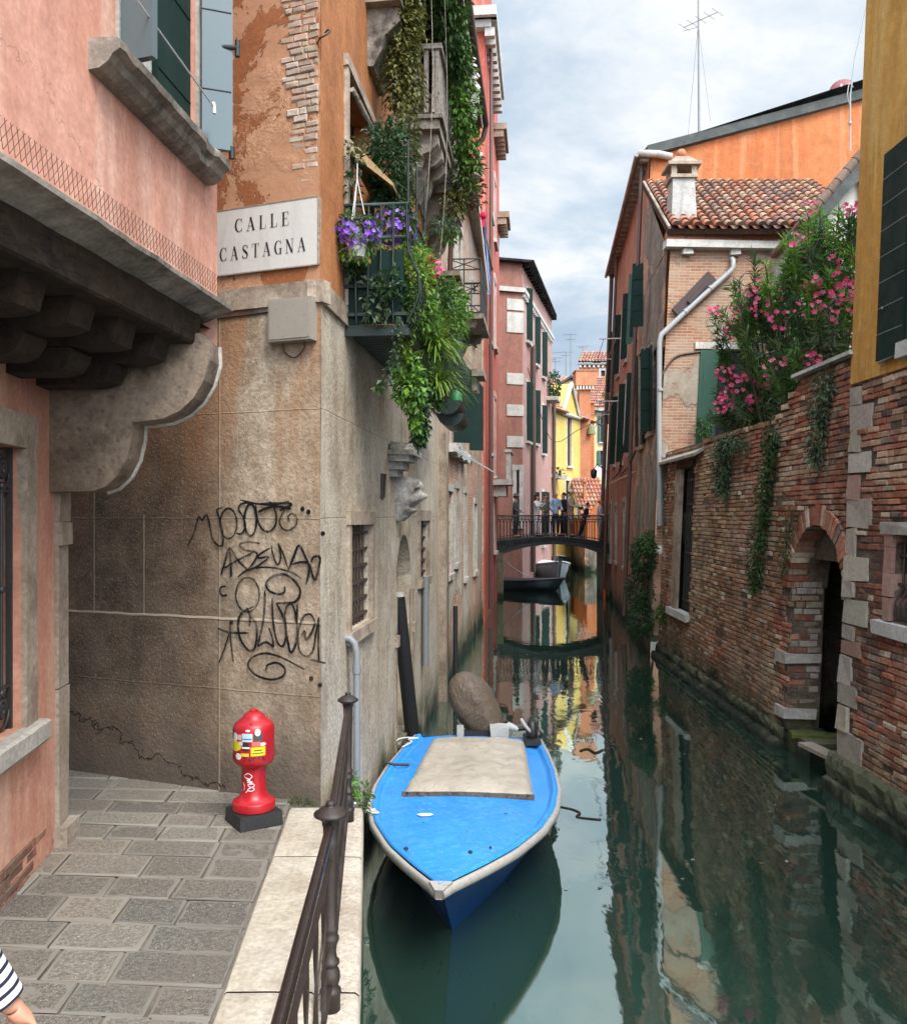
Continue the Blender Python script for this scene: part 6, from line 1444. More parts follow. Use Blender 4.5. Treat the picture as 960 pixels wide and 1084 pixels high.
m=MB(); m.box(4.9,11,10.9,20.35,2.6,3.25); tag(m.build('ground',M['joint']),'raised garden ground behind the wall','soil',kind='structure')

# ================================================================ BRICK HOUSE WITH TILED ROOF
bh=thing('brick_house','low patched brick house with a tiled roof and green shutter behind the garden wall','house',(7,22,0))
L2=(.05,4.6); WB=Wall((4.70,20.42),(10.5,20.75),(0,-1)); ZE=9.25
w3=rectpx(WB,741,368,795,470); w3=(w3[0]-.1,w3[1]-.1,4.75,6.98)
m=MB(); WB.panel(m,0,5.8,2.5,ZE,[w3],.25,w=.015); m.build('front_wall',M['brick_house'],bh,L2)
hs=[(1.0,1.75,5.2,7.2),(2.5,3.2,5.0,7.4),(1.6,2.3,8.2,9.7)]
m=MB(); WS.panel(m,0,WS.len,-.5,ZE,[h for h in hs if h[3]<ZE],.2,w=.02); m.face([WS.pt(0,ZE),WS.pt(WS.len,ZE),WS.pt(WS.len,12.0)]); m.build('canal_wall',M['grey_side'],bh,(.042,4.6))
for h in hs[:2]: window(bh,WS,*h,fw=.08,fm='stone_warm',sill=.06,shut='LR')
leaf_out(bh,.95,5.2,7.2,.26,1.1,W=WS); leaf_out(bh,2.4,8.0,9.6,.26,1.1,W=WS)
m=MB(); WB.box(m,w3[0]-.15,w3[1]+.2,w3[3]+.003,w3[3]+.16,-.1,.05,j=.005); wq=m.build('window',M['white_stone'],bh,L2)
m=MB(); WB.quad(m,w3[0],w3[1],w3[2],w3[3],-.2); m.build('pane',M['glass'],wq,L2)
m=MB(); WB.box(m,w3[0]-.02,w3[0]+.40,w3[2],w3[3]-.02,.0,.05); WB.box(m,w3[0]+.06,w3[0]+.32,w3[2]+.1,w3[3]-.15,.05,.058); m.build('shutter',M['green_mid'],wq,L2)
m=MB(); WB.box(m,w3[0]+.42,w3[0]+.47,w3[2],w3[3],-.18,-.1); WB.box(m,w3[1]-.05,w3[1],w3[2],w3[3],-.18,-.1); m.build('frame',M['dark_wood'],wq,L2)
m=MB(); u=-.12
while u<5.8: WB.box(m,u,u+.42,ZE+.17,ZE+.36,-.1,.16,jit((.33,.13,.075),.9,1.1),j=.003); u+=.432
m.build('terracotta_fascia',M['tile'],bh,L2)
m=MB(); WB.box(m,-.15,5.8,ZE+.0,ZE+.165,-.1,.22,j=.004)
for k in range(5): WB.box(m,.25+k*1.1,.48+k*1.1,ZE-.13,ZE-.003,-.05,.15,j=.02)
m.build('cornice',M['white_stone'],bh,L2)
# roof: real curved tiles
r0=WB.pt(-.15,0,.3); r1=V(5.02,24.5,0); SL=math.hypot(24.5-20.1,12.25-9.62)
def roofpt(c,s,h): # c across in metres from left verge, s along slope 0..1
    y=20.12+4.4*s; x=4.6+.36*s+c; z=9.62+2.65*s; n=V(0,-.52,.855); q=V(x+.05*(9.8-4.6),y,z)+n*h; return q
m=MB(); m.hexa([roofpt(c,s,h) for h in (-.12,0) for s in (0,1) for c in (-.05,4.6)]); m.build('roof_deck',M['dark_wood'],bh)
m=MB(); ncol,nrow=19,15
TC=[(.42,.155,.085),(.36,.13,.075),(.40,.22,.14),(.33,.19,.13),(.45,.27,.17),(.27,.16,.12),(.38,.25,.17),(.22,.14,.11)]
for i in range(ncol):
    for j in range(nrow):
        c=.12+i*.24; s0=j/nrow-.004; s1=(j+1.25)/nrow; col=R.choice(TC); 
        if i<3 and j<6: col=R.choice(TC[:2]+[(.46,.17,.1)])
        k=R.uniform(.75,1.2); col=tuple(x*k for x in col); jx=R.uniform(-.012,.012); lift=R.uniform(-.006,.01)
        for r_,h0,cc,up in ((.085,.045,c,1),(.075,.05,c+.12,-1)):
            rows=[]
            for s,rr_,hh in ((s0,r_*1.12,h0+.035),(min(s1,1.0),r_*.9,h0)):
                rows.append([roofpt(cc+jx+rr_*cos(pi*q/6),s,hh*(1 if up>0 else .6)+lift+up*rr_*sin(pi*q/6)*(1 if up>0 else .5)) for q in range(7)])
            if up>0: m.grid(rows,None,col,True); m.face(rows[0],None,tuple(x*.35 for x in col)); 
            else: m.grid(rows,None,tuple(x*.8 for x in col),True)
rf=m.build('roof',M['tile'],bh); rf['label']='old mottled terracotta barrel tile roof'
m=MB(); m.tube([roofpt(-.02,0,.03),roofpt(-.02,1,.03)],.04,6); m.build('verge',M['stone_warm'],bh)
ch=MB(); c=P(721,230,20.9); cz=c.z-.45
for a_,b_,z0,z1 in ((.36,.31,0,1.25),): ch.hexa([V(c.x+sx*q,c.y+sy*q,cz+z_) for z_,q in ((0,.30),(1.28,.25)) for sy in (-1,1) for sx in (-1,1)])
chm=ch.build('chimney',M['chimney'],bh)
ch=MB(); ch.box(c.x-.31,c.x+.31,c.y-.31,c.y+.31,cz+1.283,cz+1.36); 
for sx in (-.23,.23):
    for sy in (-.23,.23): ch.box(c.x+sx-.06,c.x+sx+.06,c.y+sy-.06,c.y+sy+.06,cz+1.36,cz+1.56)
ch.box(c.x-.38,c.x+.38,c.y-.38,c.y+.38,cz+1.56,cz+1.63); ch.hexa([V(c.x+sx*q,c.y+sy*q,cz+z_) for z_,q in ((1.632,.33),(1.82,.16)) for sy in (-1,1) for sx in (-1,1)]); ch.build('chimney_cap',M['stone_warm'],chm)
m=MB(); m.ball(V(c.x,c.y,cz+1.93),.12,8,5); m.build('chimney_pot',M['pot'],chm)
def pp(px,py,o=.13):
    u,z=WB.at(px,py,o); return WB.pt(u,z,o)
m=MB(); a,b=pp(776,283),pp(700,354); m.tube([pp(774,272,.02),pp(776,276),a,pp(772,288),a.lerp(b,.5),b,pp(698,362),V(b.x-.05,b.y,5.5),V(4.66,20.26,2.95)],.06,10); 
for t in (.3,.65): q=a.lerp(b,t); m.tube([q,q+(b-a).normalized()*.05],.075,10)
for z_ in (6,4.5): m.tube([V(b.x-.03 if z_>5 else 4.72,20.28,z_),V(b.x-.03 if z_>5 else 4.72,20.28,z_+.06)],.075,10)
tag(m.build('drainpipe',M['white_pvc'],None,loc=(4.6,20.3,3)),'pale pipe slanting across the patched brick house then down its corner','pipe')
m=MB(); a,b=pp(716,333,.06),pp(754,293,.06); t=(b-a).normalized(); n=t.cross(WB.n).normalized()*.17; m.prism([a-n,b-n,b+n,a+n],WB.n*.06); m.prism([a.lerp(b,.3)-n*.25+WB.n*.062,a.lerp(b,.8)-n*.25+WB.n*.062,a.lerp(b,.8)+n*.25+WB.n*.062,a.lerp(b,.3)+n*.25+WB.n*.062],WB.n*.05); tag(m.build('hanging_shutter',M['plum_wood'],None,loc=a),'dark plum board hung askew above the slanting pale pipe','shutter')
m=MB(); m.tube(smooth([pp(698,400,.03),pp(706,388,.03),pp(716,377,.03),pp(735,373,.03),pp(760,370,.03)],4),.025,5); m.build('cable',M['copper'],bh)
mass('window_plant','small leafy plant on the ledge under the green shutter','plant',[(pp(744,452,.2),(.2,.15,.25),160,.09,.04,'mid')])

# ================================================================ BIG ORANGE HOUSE
oh=thing('orange_house','large orange gabled house behind the tiled roof with its long flank on the canal','house',(8,30,0))
L3=(.045,4.6); zx=lambda x: 13.05+(x-5.35)*.285
ho=[(1.2,1.9,8.3,10.4),(1.4,2.1,5.0,7.3),(4.3,5.0,8.2,10.3),(4.3,5.0,4.9,7.4),(7.4,8.1,8.2,10.3),(7.4,8.1,5,7.4),(9.8,10.5,8,10.2),(3.0,3.6,1.6,3.6),(6.4,7.0,1.6,3.5),(9,9.6,1.5,3.6)]
m=MB(); WO.panel(m,0,WO.len,4.4,13.0,ho,.2,w=.02); m.face([WO.pt(WO.len,-.5),WO.pt(WO.len,13.0),(14,37,15.5),(14,37,-.5)]); m.build('flank_wall',M['orange_side'],oh,L3)
m=MB(); WO.panel(m,0,WO.len,-.5,4.38,ho,.2,w=.02,o=.004); m.build('lower_flank',M['old_orange'],oh)
WF=Wall((5.0,24.55),(13,25.0),(0,-1))
m=MB(); u0=.02; m.face([WF.pt(u0,8),WF.pt(8,8),WF.pt(8,zx(13.3)),WF.pt(u0,13.0)],[(0,8),(8,8),(8,15.3),(0,13)]); m.build('gable_wall',M['orange'],oh,L3)
m=MB(); m.hexa([WF.pt(u,z_+dz,o) for dz in (.0,.26) for o in (-.4,.15) for u,z_ in ((-.12,13.0),(8,zx(13.3)))]); m.build('roof_edge',M['roof_dark'],oh,L3)
m=MB(); WF.box(m,.0,8,12.02,12.16,0,.12,j=.01); WF.box(m,.02,8,11.72,12.015,.0,.05,j=.005); m.build('flashing',M['lilac'],oh,L3)
m=MB(); m.hexa([WO.pt(u,z_,o) for z_ in (12.98,13.1) for o in (-.2,.30) for u in (-.1,WO.len+.2)]); k=0
while k<WO.len: WO.box(m,k,k+.14,12.88,12.978,.0,.24); k+=.5
m.tube([WO.pt(-.2,12.98,.36),WO.pt(WO.len+.2,12.95,.36)],.06,6); m.build('eave',M['grey_wood'],oh,L3)
m=MB(); m.tube([WO.pt(-.12,13.05,.3),WO.pt(-.14,13.0,-.2),WF.pt(.55,12.98,.1)],.1,8); m.build('gutter_end',M['stone'],oh,L3)
m=MB(); m.face([WO.pt(-.1,13.12,.3),WO.pt(WO.len,13.12,.3),(14,37,16.2),(14,24.6,16.2)]); m.build('roof',M['tile'],oh,L3)
for k,h in enumerate(ho): 
    w_=window(oh,WO,*h,fw=.12,fm='stone',sill=.08,rec=.15)
    for q in [w_]+list(w_.children):
        for vtx in q.data.vertices: vtx.co.x+=.045*(vtx.co.z-4.6)*(h[2]>4.5)
for u,z0,z1,mt in ((1.1,8.3,10.4,'green'),(1.3,5.0,7.3,'green'),(4.2,8.2,10.3,'green'),(4.2,4.9,7.4,'green'),(7.3,8.2,10.3,'green'),(7.3,5,7.4,'green'),(9.7,8,10.2,'green'),(2.2,8.3,10.4,'green_mid'),(10.6,8,10.2,'green')):
    s_=leaf_out(oh,u,z0,z1,.22,.95,mt,WO,pt=0)
    for vtx in s_.data.vertices: vtx.co.x+=.045*(vtx.co.z-4.6)
m=MB()
for u in (.35,9.2,11.7): m=MB(); m.tube([WO.pt(u,12.9,.12),WO.pt(u,.4,.12)],.06 if u<11 else .09,6); m.build('downpipe',M['copper'],oh,(.04,4.6))
m=MB()
for z_ in (9.1,7.0): 
    for o_ in (.3,.7): m.tube([WO.pt(5.5,z_,o_),WO.pt(9.5,z_,o_)],.012,4)
    for u in (5.5,9.5): m.tube([WO.pt(u,z_,0),WO.pt(u,z_,.85)],.02,4)
m.build('laundry_rail',M['rope'],oh,(.045,4.6))
m=MB()
for u in (0.9,4.0): m.tube([WO.pt(u-2,4.7+.2*u,.1),WO.pt(u,4.55,.12),WO.pt(u+3,4.45,.1)],.03,5)
m.build('wall_cable',M['iron'],oh)
# dish, antennas on the roof
d_=P(893,97,26); m=MB(); m.lathe([(.0,.05),(.2,.035),(.36,0),(.40,-.03),(.36,-.01),(0,.02)],d_,24,None,0,V(-.25,-1,.05)); dd=m.build('satellite_dish',M['maroon'],None,loc=d_-V(0,0,.4)); tag(dd,'dark red satellite dish on the orange roof edge','satellite dish')
m=MB(); m.box(-.02,.02,-.08,-.05,-.35,.2,M=Matrix.Translation(d_+V(-.1,0,0))); m.tube([d_+V(0,.05,-.9),d_+V(0,.08,.1)],.03,6); m.build('mount',M['cloth_white'],dd)
m=MB(); m.tube([P(900,160,23),P(900,100,23),P(905,60,23),P(919,0,23),P(924,-30,23)],.018,6); m.tube(smooth([P(899,110,22.95),P(897,100,22.9),P(899,88,22.95),P(903,92,22.95)],4),.012,5); m.tube([P(898.5,130,22.95),P(900.5,130,22.95)],.05,6); tag(m.build('antenna_mast',M['white_pvc'],None,loc=P(900,160,23)),'bent pale mast rising in front of the orange gable beside the satellite dish','mast')
m=MB(); b=P(740,140,27); t=P(739,-10,27); m.tube([b+V(0,0,-.6),t],[.04,.022],6); y=P(739,28,27)
m.tube([y+V(-.35,.3,.15),y+V(.5,-.3,.28)],.012,4)
for k in range(5):
    q=y+V(-.35,.3,.15).lerp(V(.5,-.3,.28),k/4); m.tube([q+V(-.22,-.2,0),q+V(.22,.2,0)],.008,4)
m.tube([y+V(-.45,0,-.12),y+V(.0,0,0)],.01,4); ta=m.build('tv_antenna',M['grey_pvc'],None,loc=b); tag(ta,'tall television antenna standing on the ridge of the orange roof','antenna')
m=MB(); m.tube([t+V(0,0,-1),P(728,145,27.5)],.006,3); m.tube([t+V(0,0,-1),P(752,128,26.5)],.006,3); m.build('guy_wire',M['grey_pvc'],ta)

# ================================================================ WHITE HOUSE behind the oleander
wh=thing('white_house','small white gable with a tiled verge showing above the oleander','house',(9,18,3))
m=MB(); m.face([(7.1,18,3),(11,18,3),(11,18,11.9),(8.25,18,10.4),(7.15,18,9.05)]); m.face([(7.1,18,3),(7.15,18,9.05),(7.5,24,9.05),(7.5,24,3)]); m.build('wall',M['white_wall'],wh)
ridge=[V(6.95,17.7,8.95),V(8.2,17.7,10.42),V(9.4,17.7,10.95)]
m=MB()
for a,b in zip(ridge,ridge[1:]): n=(b-a).cross(V(0,1,0)).normalized()*-.22; n=n if n.z<0 else -n; m.prism([a,b,b+n,a+n],V(0,.28,0))
m.build('barge_board',M['roof_dark'],wh)
m=MB()
for k in range(7): q=ridge[0].lerp(ridge[1],(k+.3)/7.2)+V(-.03,.05,.05); m.lathe([(.1,-.1),(.085,.22)],q,8,jit((.2,.13,.1),.7,1.1),0,(ridge[1]-ridge[0]).normalized()*1.0+V(0,.0,0)); m.lathe([(.09,0),(.08,2.5)],q,8,(.25,.15,.1),0,V(.1,1,.0))
m.build('verge_tile',M['tile'],wh)
m=MB(); m.hexa([V(8.0,17.93,z_) if 0 else V(x_,y_,z_) for z_ in (7.5,9.9) for y_ in (17.9,17.99) for x_ in (8.12,8.22)]); m.build('white_post',M['cloth_white'],wh)
m=MB(); m.box(8.225,10.4,17.9,17.985,7.5,10.0); m.build('loggia_panel',M['lilac'],wh)
# ================================================================ IRON FOOTBRIDGE
D=34.4; BX0,BX1=WL.pt(WL.u(480+950*1.62/D),0).x,6.02; BX0=1.66; BD=2.0
br=thing('iron_footbridge','low arched black iron footbridge with a lace railing across the canal','bridge',(3.8,35.3,0))
dz=lambda x: 2.36-.16*((x-3.84)/2.18)**2*(1 if x<3.84 else 1.7)
az=lambda x: 2.07-.47*((x-3.84)/2.18)**2
N=36; xs=[BX0+(BX1-BX0)*k/N for k in range(N+1)]
m=MB()
for o in (0,BD):
    for off in (0,.08): pass
    m.grid([[V(x,D+o+f,dz(x)-.03) for x in xs] for f in (-.06,.06)]+[[V(x,D+o+f,dz(x)-.14) for x in xs] for f in (.06,-.06)]+[[V(x,D+o-.06,dz(x)-.03) for x in xs]],None,None,False)
    m.grid([[V(x,D+o+f,az(x)+.13) for x in xs] for f in (-.05,.05)]+[[V(x,D+o+f,az(x)) for x in xs] for f in (.05,-.05)]+[[V(x,D+o-.05,az(x)+.13) for x in xs]],None,None,False)
    for k in range(1,34):
        x=BX0+(BX1-BX0)*k/34; z0,z1=az(x)+.125,dz(x)-.138
        if z1-z0>.03: m.box(x-.03,x+.03,D+o-.04,D+o+.04,z0,z1)
    m.grid([[V(x,D+o+.07,dz(x)-.14) for x in xs],[V(x,D+o+.07,az(x)+.1) for x in xs]])
m.build('girder',M['iron'],br)
m=MB(); m.grid([[V(x,D+f,dz(x)) for x in xs] for f in (-.12,BD+.12)]+[[V(x,D+f,dz(x)-.05) for x in xs] for f in (BD+.12,-.12)]+[[V(x,D-.12,dz(x)) for x in xs]],None,None,False); m.build('deck',M['iron'],br)
m=MB(); m.box(BX0-.3,BX0+.25,D-.1,D+BD+.1,-.5,1.75); m.build('abutment',M['quay_side'],br); m=MB(); m.box(BX1-.2,BX1+.4,D-.1,D+BD+.1,-.5,1.7); m.build('abutment',M['quay_side'],br)
for o in (-.06,BD+.06):
    m=MB(); m.tube([V(x,D+o,3.17+.02*(dz(x)-2.3)) for x in xs],.028,6); m.tube([V(x,D+o,3.03) for x in xs],.014,5); m.tube([V(x,D+o,dz(x)+.08) for x in xs],.014,5); hr_=m.build('handrail',M['iron'],br)
    m=MB(); n=34; st_=(BX1-BX0)/n
    for k in range(n+1):
        x=BX0+st_*k; m.tube([V(x,D+o,dz(x)),V(x,D+o,2.95)],.014,4)
        if k<n:
            m.tube([V(x,D+o,2.86),V(x+st_*.15,D+o,2.95),V(x+st_/2,D+o,3.03),V(x+st_*.85,D+o,2.95),V(x+st_,D+o,2.86)],.011,4)
            m.tube([V(x+st_/2+.035*cos(a),D+o,3.1+.035*sin(a)) for a in [2*pi*q/8 for q in range(9)]],.008,4)
    m.build('baluster',M['iron'],hr_)['kind']='stuff'
m=MB(); m.box(BX0-3,BX0+.1,D+.1,D+BD-.1,1.8,2.2); m.box(BX1-.1,BX1+6,D+.1,D+BD-.1,1.7,2.05); tag(m.build('path',M['slab'] if False else M['stone'],None,loc=(0,0,0)),'stone footway ends of the bridge','path',kind='structure')

# ================================================================ PEOPLE
def skinned(name,verts,edges,rad,mat,parent,root=0,sub=1,off=V(0,0,0)):
    me=bpy.data.meshes.new(name); me.from_pydata([tuple(v) for v in verts],edges,[]); o=bpy.data.objects.new(name,me); COL.objects.link(o)
    sk=o.modifiers.new('s','SKIN'); sk.use_smooth_shade=True; sl_=me.skin_vertices[0].data
    for k,r in enumerate(rad): sl_[k].radius=(r,r) if not isinstance(r,tuple) else r
    for k in range(len(verts)): sl_[k].use_root=(k==root)
    if sub: s=o.modifiers.new('d','SUBSURF'); s.levels=s.render_levels=sub
    dg=bpy.context.evaluated_depsgraph_get(); nm=bpy.data.meshes.new_from_object(o.evaluated_get(dg)); bpy.data.objects.remove(o); bpy.data.meshes.remove(me)
    nm.name=name; nm.materials.clear(); nm.materials.append(mat)
    for p in nm.polygons: p.use_smooth=True
    q=bpy.data.objects.new(name,nm); COL.objects.link(q); q.parent=parent; ORG[q.name]=ORG.get(parent.name,V(0,0,0)); return q
def cmat(name,c,ro=.85): 
    t=NT(name); n=t.noise(t.tc('Object'),9,4); return t.fin(t.mix(t.lin(n,.35,.7,0,.3),c,tuple(x*.6 for x in c)),ro,t.bump(n,.3,.02),.2)
def person(label,loc,h,rot,shirt,trou,hair=(.03,.02,.015),arm=((-.06,-.02,1.13),(-.02,-.22,1.05)),arm2=None,hat=None,shorts=False,bag=None,lean=0,hem=.92,bald=False,stride=.0,dress=False,body=1.0,extra=None):
    r=thing('person',label,'person',loc,'people on the footbridge' if loc[1]>20 else None); r.rotation_euler.z=rot; k=h/1.75
    S=lambda x,y,z: V(x*k*(body if .5<z<1.5 else 1),(y-(z-.9)*lean)*k,z*k)
    arm2=arm2 or arm
    def A(sd,a): return [S(sd*.165,0,1.43),S(sd*(.235+abs(a[0][0])*0),a[0][1],a[0][2]),S(sd*(.22+a[1][0]),a[1][1],a[1][2]),S(sd*(.21+a[1][0]),a[1][1]-.07,a[1][2]-.03)]
    v=[S(0,0,.95),S(0,.01,1.12),S(0,.0,1.34),S(0,.01,1.46),S(0,-.01,1.53),S(0,-.02,1.61),S(0,-.02,1.70)]; e=[(0,1),(1,2),(2,3),(3,4),(4,5),(5,6)]; rad=[.085,.085,.095,.06,.048,.078,.075]
    ai=[]
    for sd,a in ((-1,arm),(1,arm2)):
        b=len(v); v+=A(sd,a); e+=[(3,b),(b,b+1),(b+1,b+2),(b+2,b+3)]; rad+=[.045,.036,.028,.033]; ai.append(b)
    li=[]
    for sd in (-1,1):
        b=len(v); f=stride*sd; v+=[S(sd*.09,0,.88),S(sd*.095,-f*.4-.02,.5),S(sd*.095,-f+.01,.09),S(sd*.10,-f-.15,.035)]; e+=[(0,b),(b,b+1),(b+1,b+2),(b+2,b+3)]; rad+=[.062,.052,.038,.034]; li.append(b)
    rad=[x*k for x in rad]; bod=skinned('body',v,e,rad,M['skin'],r)
    sv=[S(0,0,hem),v[1],v[2],v[3]]; se=[(0,1),(1,2),(2,3)]; sr=[.15 if not dress else .17,.128,.135,.075]
    for b in ai: q=len(sv); sv+=[v[b],v[b+1],v[b+2]]; se+=[(3,q),(q,q+1),(q+1,q+2)]; sr+=[.062,.05,.042]
    skinned('shirt',sv,se,[x*k*1.04 for x in sr],cmat('shirt_cloth',shirt),r)
    tv=[S(0,0,1.0),S(0,0,.93)]; te=[(0,1)]; tr=[.13,.14]
    for b in li: q=len(tv); kz=S(0,0,.42) ; end=v[b+2] if not shorts else v[b+1].lerp(v[b+2],.1); tv+=[v[b],v[b+1],end]; te+=[(1,q),(q,q+1),(q+1,q+2)]; tr+=[.105,.078,.06 if not shorts else .08]
    skinned('trousers',tv,te,[x*k*1.05 for x in tr],cmat('trouser_cloth',trou),r)
    m=MB()
    for b in li: m.ball(v[b+3]+V(0,.05,-.0)*k,.05*k,8,5,None,(.9,2.3,.8))
    q=m.build('shoes',M['black_base'],r); 
    for vx in q.data.vertices: vx.co+=ORG[r.name]
    hc=S(0,-.015,1.655); m=MB()
    if not bald: m.ball(hc+V(0,.034,.032)*k,.092*k,10,7,None,(.95,1.0,1.0))
    if bald: m.ball(hc+V(0,.035,-.005)*k,.092*k,10,7,None,(1.0,.85,.7))
    if extra=='long': m.ball(hc+V(0,.06,-.1)*k,.095*k,10,7,None,(1,.7,1.5))
    q=m.build('hair',cmat('hair',hair),r)
    for vx in q.data.vertices: vx.co+=ORG[r.name]
    m=MB(); m.ball(hc+V(0,-.098,-.02)*k,.018*k,6,4,None,(.8,1.2,1.3))
    for sd in (-1,1): m.ball(hc+V(sd*.085,.0,-.015)*k,.024*k,6,4,None,(.5,1,1.3)); 
    q=m.build('nose_and_ears',M['skin'],r); q.name='face'
    for vx in q.data.vertices: vx.co+=ORG[r.name]
    if hat:
        m=MB(); m.lathe([(.125,.0),(.165,-.012),(.16,.005),(.1,.03),(.098,.09),(.07,.12),(0,.125)],hc+V(0,0,.055)*k,14) if hat[1]=='brim' else (m.ball(hc+V(0,.01,.05)*k,.104*k,12,6,None,(.95,1.05,.8)),m.box(-.07,.07,-.19,-.07,.045,.06,M=Matrix.Translation(hc)))
        q=m.build('hat',cmat('hat_cloth',hat[0]),r)
        for vx in q.data.vertices: vx.co+=ORG[r.name]
    return r,v,k
bz_=lambda x: dz(x)+.005
def bp(px,d=35.2): x=(px-480)/950*d; return (x,d,bz_(x))
def carry(name,label,cat,root,pos,build,mat):
    m=MB(); w_=Matrix.Translation(root.location)@Matrix.Rotation(root.rotation_euler.z,4,'Z'); build(m); 
    for i,p in enumerate(m.v): m.v[i]=w_@(p+Vector(pos))
    tag(m.build(name,M[mat],None,loc=w_@Vector(pos)),label,cat)
person('person in a dark grey jacket and brimmed hat on the bridge beside the red house',bp(546,35.6),1.68,radians(70),(.06,.065,.075),(.03,.03,.035),hat=((.10,.09,.08),'brim'),hem=.75)
a_,v_,k_=person('person with long black hair in a white tunic and white trousers photographing',bp(568,34.9),1.63,radians(62),(.72,.72,.73),(.70,.70,.72),extra='long',arm=((-.05,-.12,1.22),(-.05,-.34,1.40)),hem=.74)
carry('phone','phone held up by the long haired person in white','phone',a_,(0,-.42,1.36),lambda m:m.box(-.04,.04,-.006,.006,-.07,.07),'black_base')
person('brown haired person in an olive top half hidden beside the white tunic',bp(577,35.9),1.66,radians(20),(.14,.13,.08),(.05,.05,.06),hair=(.12,.06,.025))
person('bald person in a pale blue open shirt and navy trousers',bp(588,35.1),1.72,radians(15),(.36,.50,.70),(.02,.025,.05),bald=True,hair=(.1,.07,.05),hem=.82)
p_,v_,k_=person('person in black carrying a dark backpack behind the tan jacket',bp(596.5,35.6),1.72,radians(-60),(.02,.022,.028),(.025,.025,.03),hair=(.06,.03,.015))
carry('backpack','dark backpack worn by the person in black','backpack',p_,(0,.2,1.25),lambda m:(m.ball(V(0,0,0),.19,10,7,None,(.85,.6,1.25)),m.ball(V(0,.07,-.08),.1,8,5,None,(1,.6,1))),'black_base')
a_,v_,k_=person('tall person in tan jacket and shorts with a pale cap and small camera',bp(604,34.85),1.82,radians(60),(.44,.37,.28),(.38,.30,.21),hat=((.68,.64,.57),'cap'),shorts=True,arm=((-.05,-.06,1.2),(-.05,-.30,1.12)),body=1.1,hem=.85)
carry('camera','small dark camera held by the person in the tan jacket','camera',a_,(0,-.40,1.13),lambda m:(m.box(-.08,.08,-.05,.03,-.05,.05),m.lathe([(.04,0),(.04,.07),(0,.07)],V(0,-.05,0),10,None,0,V(0,-1,0))),'black_base')
person('balding grey haired person in a light grey shirt on the bridge',bp(635,35.3),1.66,radians(75),(.46,.45,.43),(.30,.29,.28),hair=(.25,.22,.2),hem=.8,bald=True)
person('short person in dark clothes bending low beside the tan jacket',bp(618,35.8),1.42,radians(60),(.03,.03,.035),(.04,.04,.05),lean=.3,hair=(.03,.02,.015))
# the passer-by whose striped sleeve and hand reach into the picture at lower left
def striped():
    t=NT('striped_knit'); w_=t.N('ShaderNodeTexWave'); p=t.map(t.tc('UV'),(1,1,1)); s=t.ma('FRACT',t.ma('MULTIPLY',t.xyz(p)[0],1.0)); n=t.noise(t.tc('Object'),9,3)
    return t.fin(t.mix(t.lin(s,.60,.64),t.mix(n,(.62,.62,.64),(.72,.72,.72)),(.018,.02,.03)),.9,t.bump(t.noise(t.tc('Object'),26,4),.5,.02),.2)
stm=striped()
r=thing('person','passer-by in a black and white striped top by the pink house with one hand showing','person',(-1.80,2.62,QZ))
o=ORG[r.name]
sh=V(-1.63,2.66,2.30)-o; elb=V(-1.53,2.70,1.985)-o; wr=V(-1.365,2.765,1.695)-o; hd=(wr-elb).normalized()
sh2=V(-2.0,2.62,2.30)-o; el2=V(-2.06,2.66,1.98)-o; wr2=V(-2.02,2.85,1.78)-o
v=[V(0,0,.95),V(0,0,1.12),V(0,0,1.3),V(0,.0,1.43),V(0,.02,1.53),V(0,.03,1.61),V(0,.03,1.70),sh,elb,elb.lerp(wr,.5),wr,wr+hd*.07,sh2,el2,wr2,wr2+(wr2-el2).normalized()*.1]
e=[(0,1),(1,2),(2,3),(3,4),(4,5),(5,6),(3,7),(7,8),(8,9),(9,10),(10,11),(3,12),(12,13),(13,14),(14,15)]; rad=[.14,.125,.14,.085,.052,.082,.078,.062,.045,.038,.029,(.042,.03),.062,.043,.03,.036]
for sd in (-1,1):
    b=len(v); v+=[V(sd*.09,0,.88),V(sd*.1,.01,.48),V(sd*.1,0,.09),V(sd*.1,.16,.035)]; e+=[(0,b),(b,b+1),(b+1,b+2),(b+2,b+3)]; rad+=[.1,.064,.043,.037]
palm=11; side=hd.cross(V(.3,1,.2)).normalized(); dn=side.cross(hd).normalized()
for kf,(sp,ln,cr) in enumerate(((-.027,.075,.25),(-.009,.085,.3),(.009,.08,.38),(.026,.062,.45))):
    b=len(v); a0=wr+hd*.085+side*sp; d1=(hd+side*sp*3-dn*cr*.5).normalized(); d2=(hd-dn*cr*1.5).normalized(); v+=[a0,a0+d1*ln*.5,a0+d1*ln*.5+d2*ln*.3,a0+d1*ln*.5+d2*ln*.3+(d2-dn*.4).normalized()*ln*.22]; e+=[(palm,b),(b,b+1),(b+1,b+2),(b+2,b+3)]; rad+=[.0105,.009,.008,.0065]
b=len(v); v+=[wr+hd*.03-side*.03+dn*.005,wr+hd*.06-side*.05+dn*.0,wr+hd*.09-side*.055-dn*.01]; e+=[(10,b),(b,b+1),(b+1,b+2)]; rad+=[.013,.0105,.008]
skinned('body',v,e,rad,M['skin'],r,0,2)
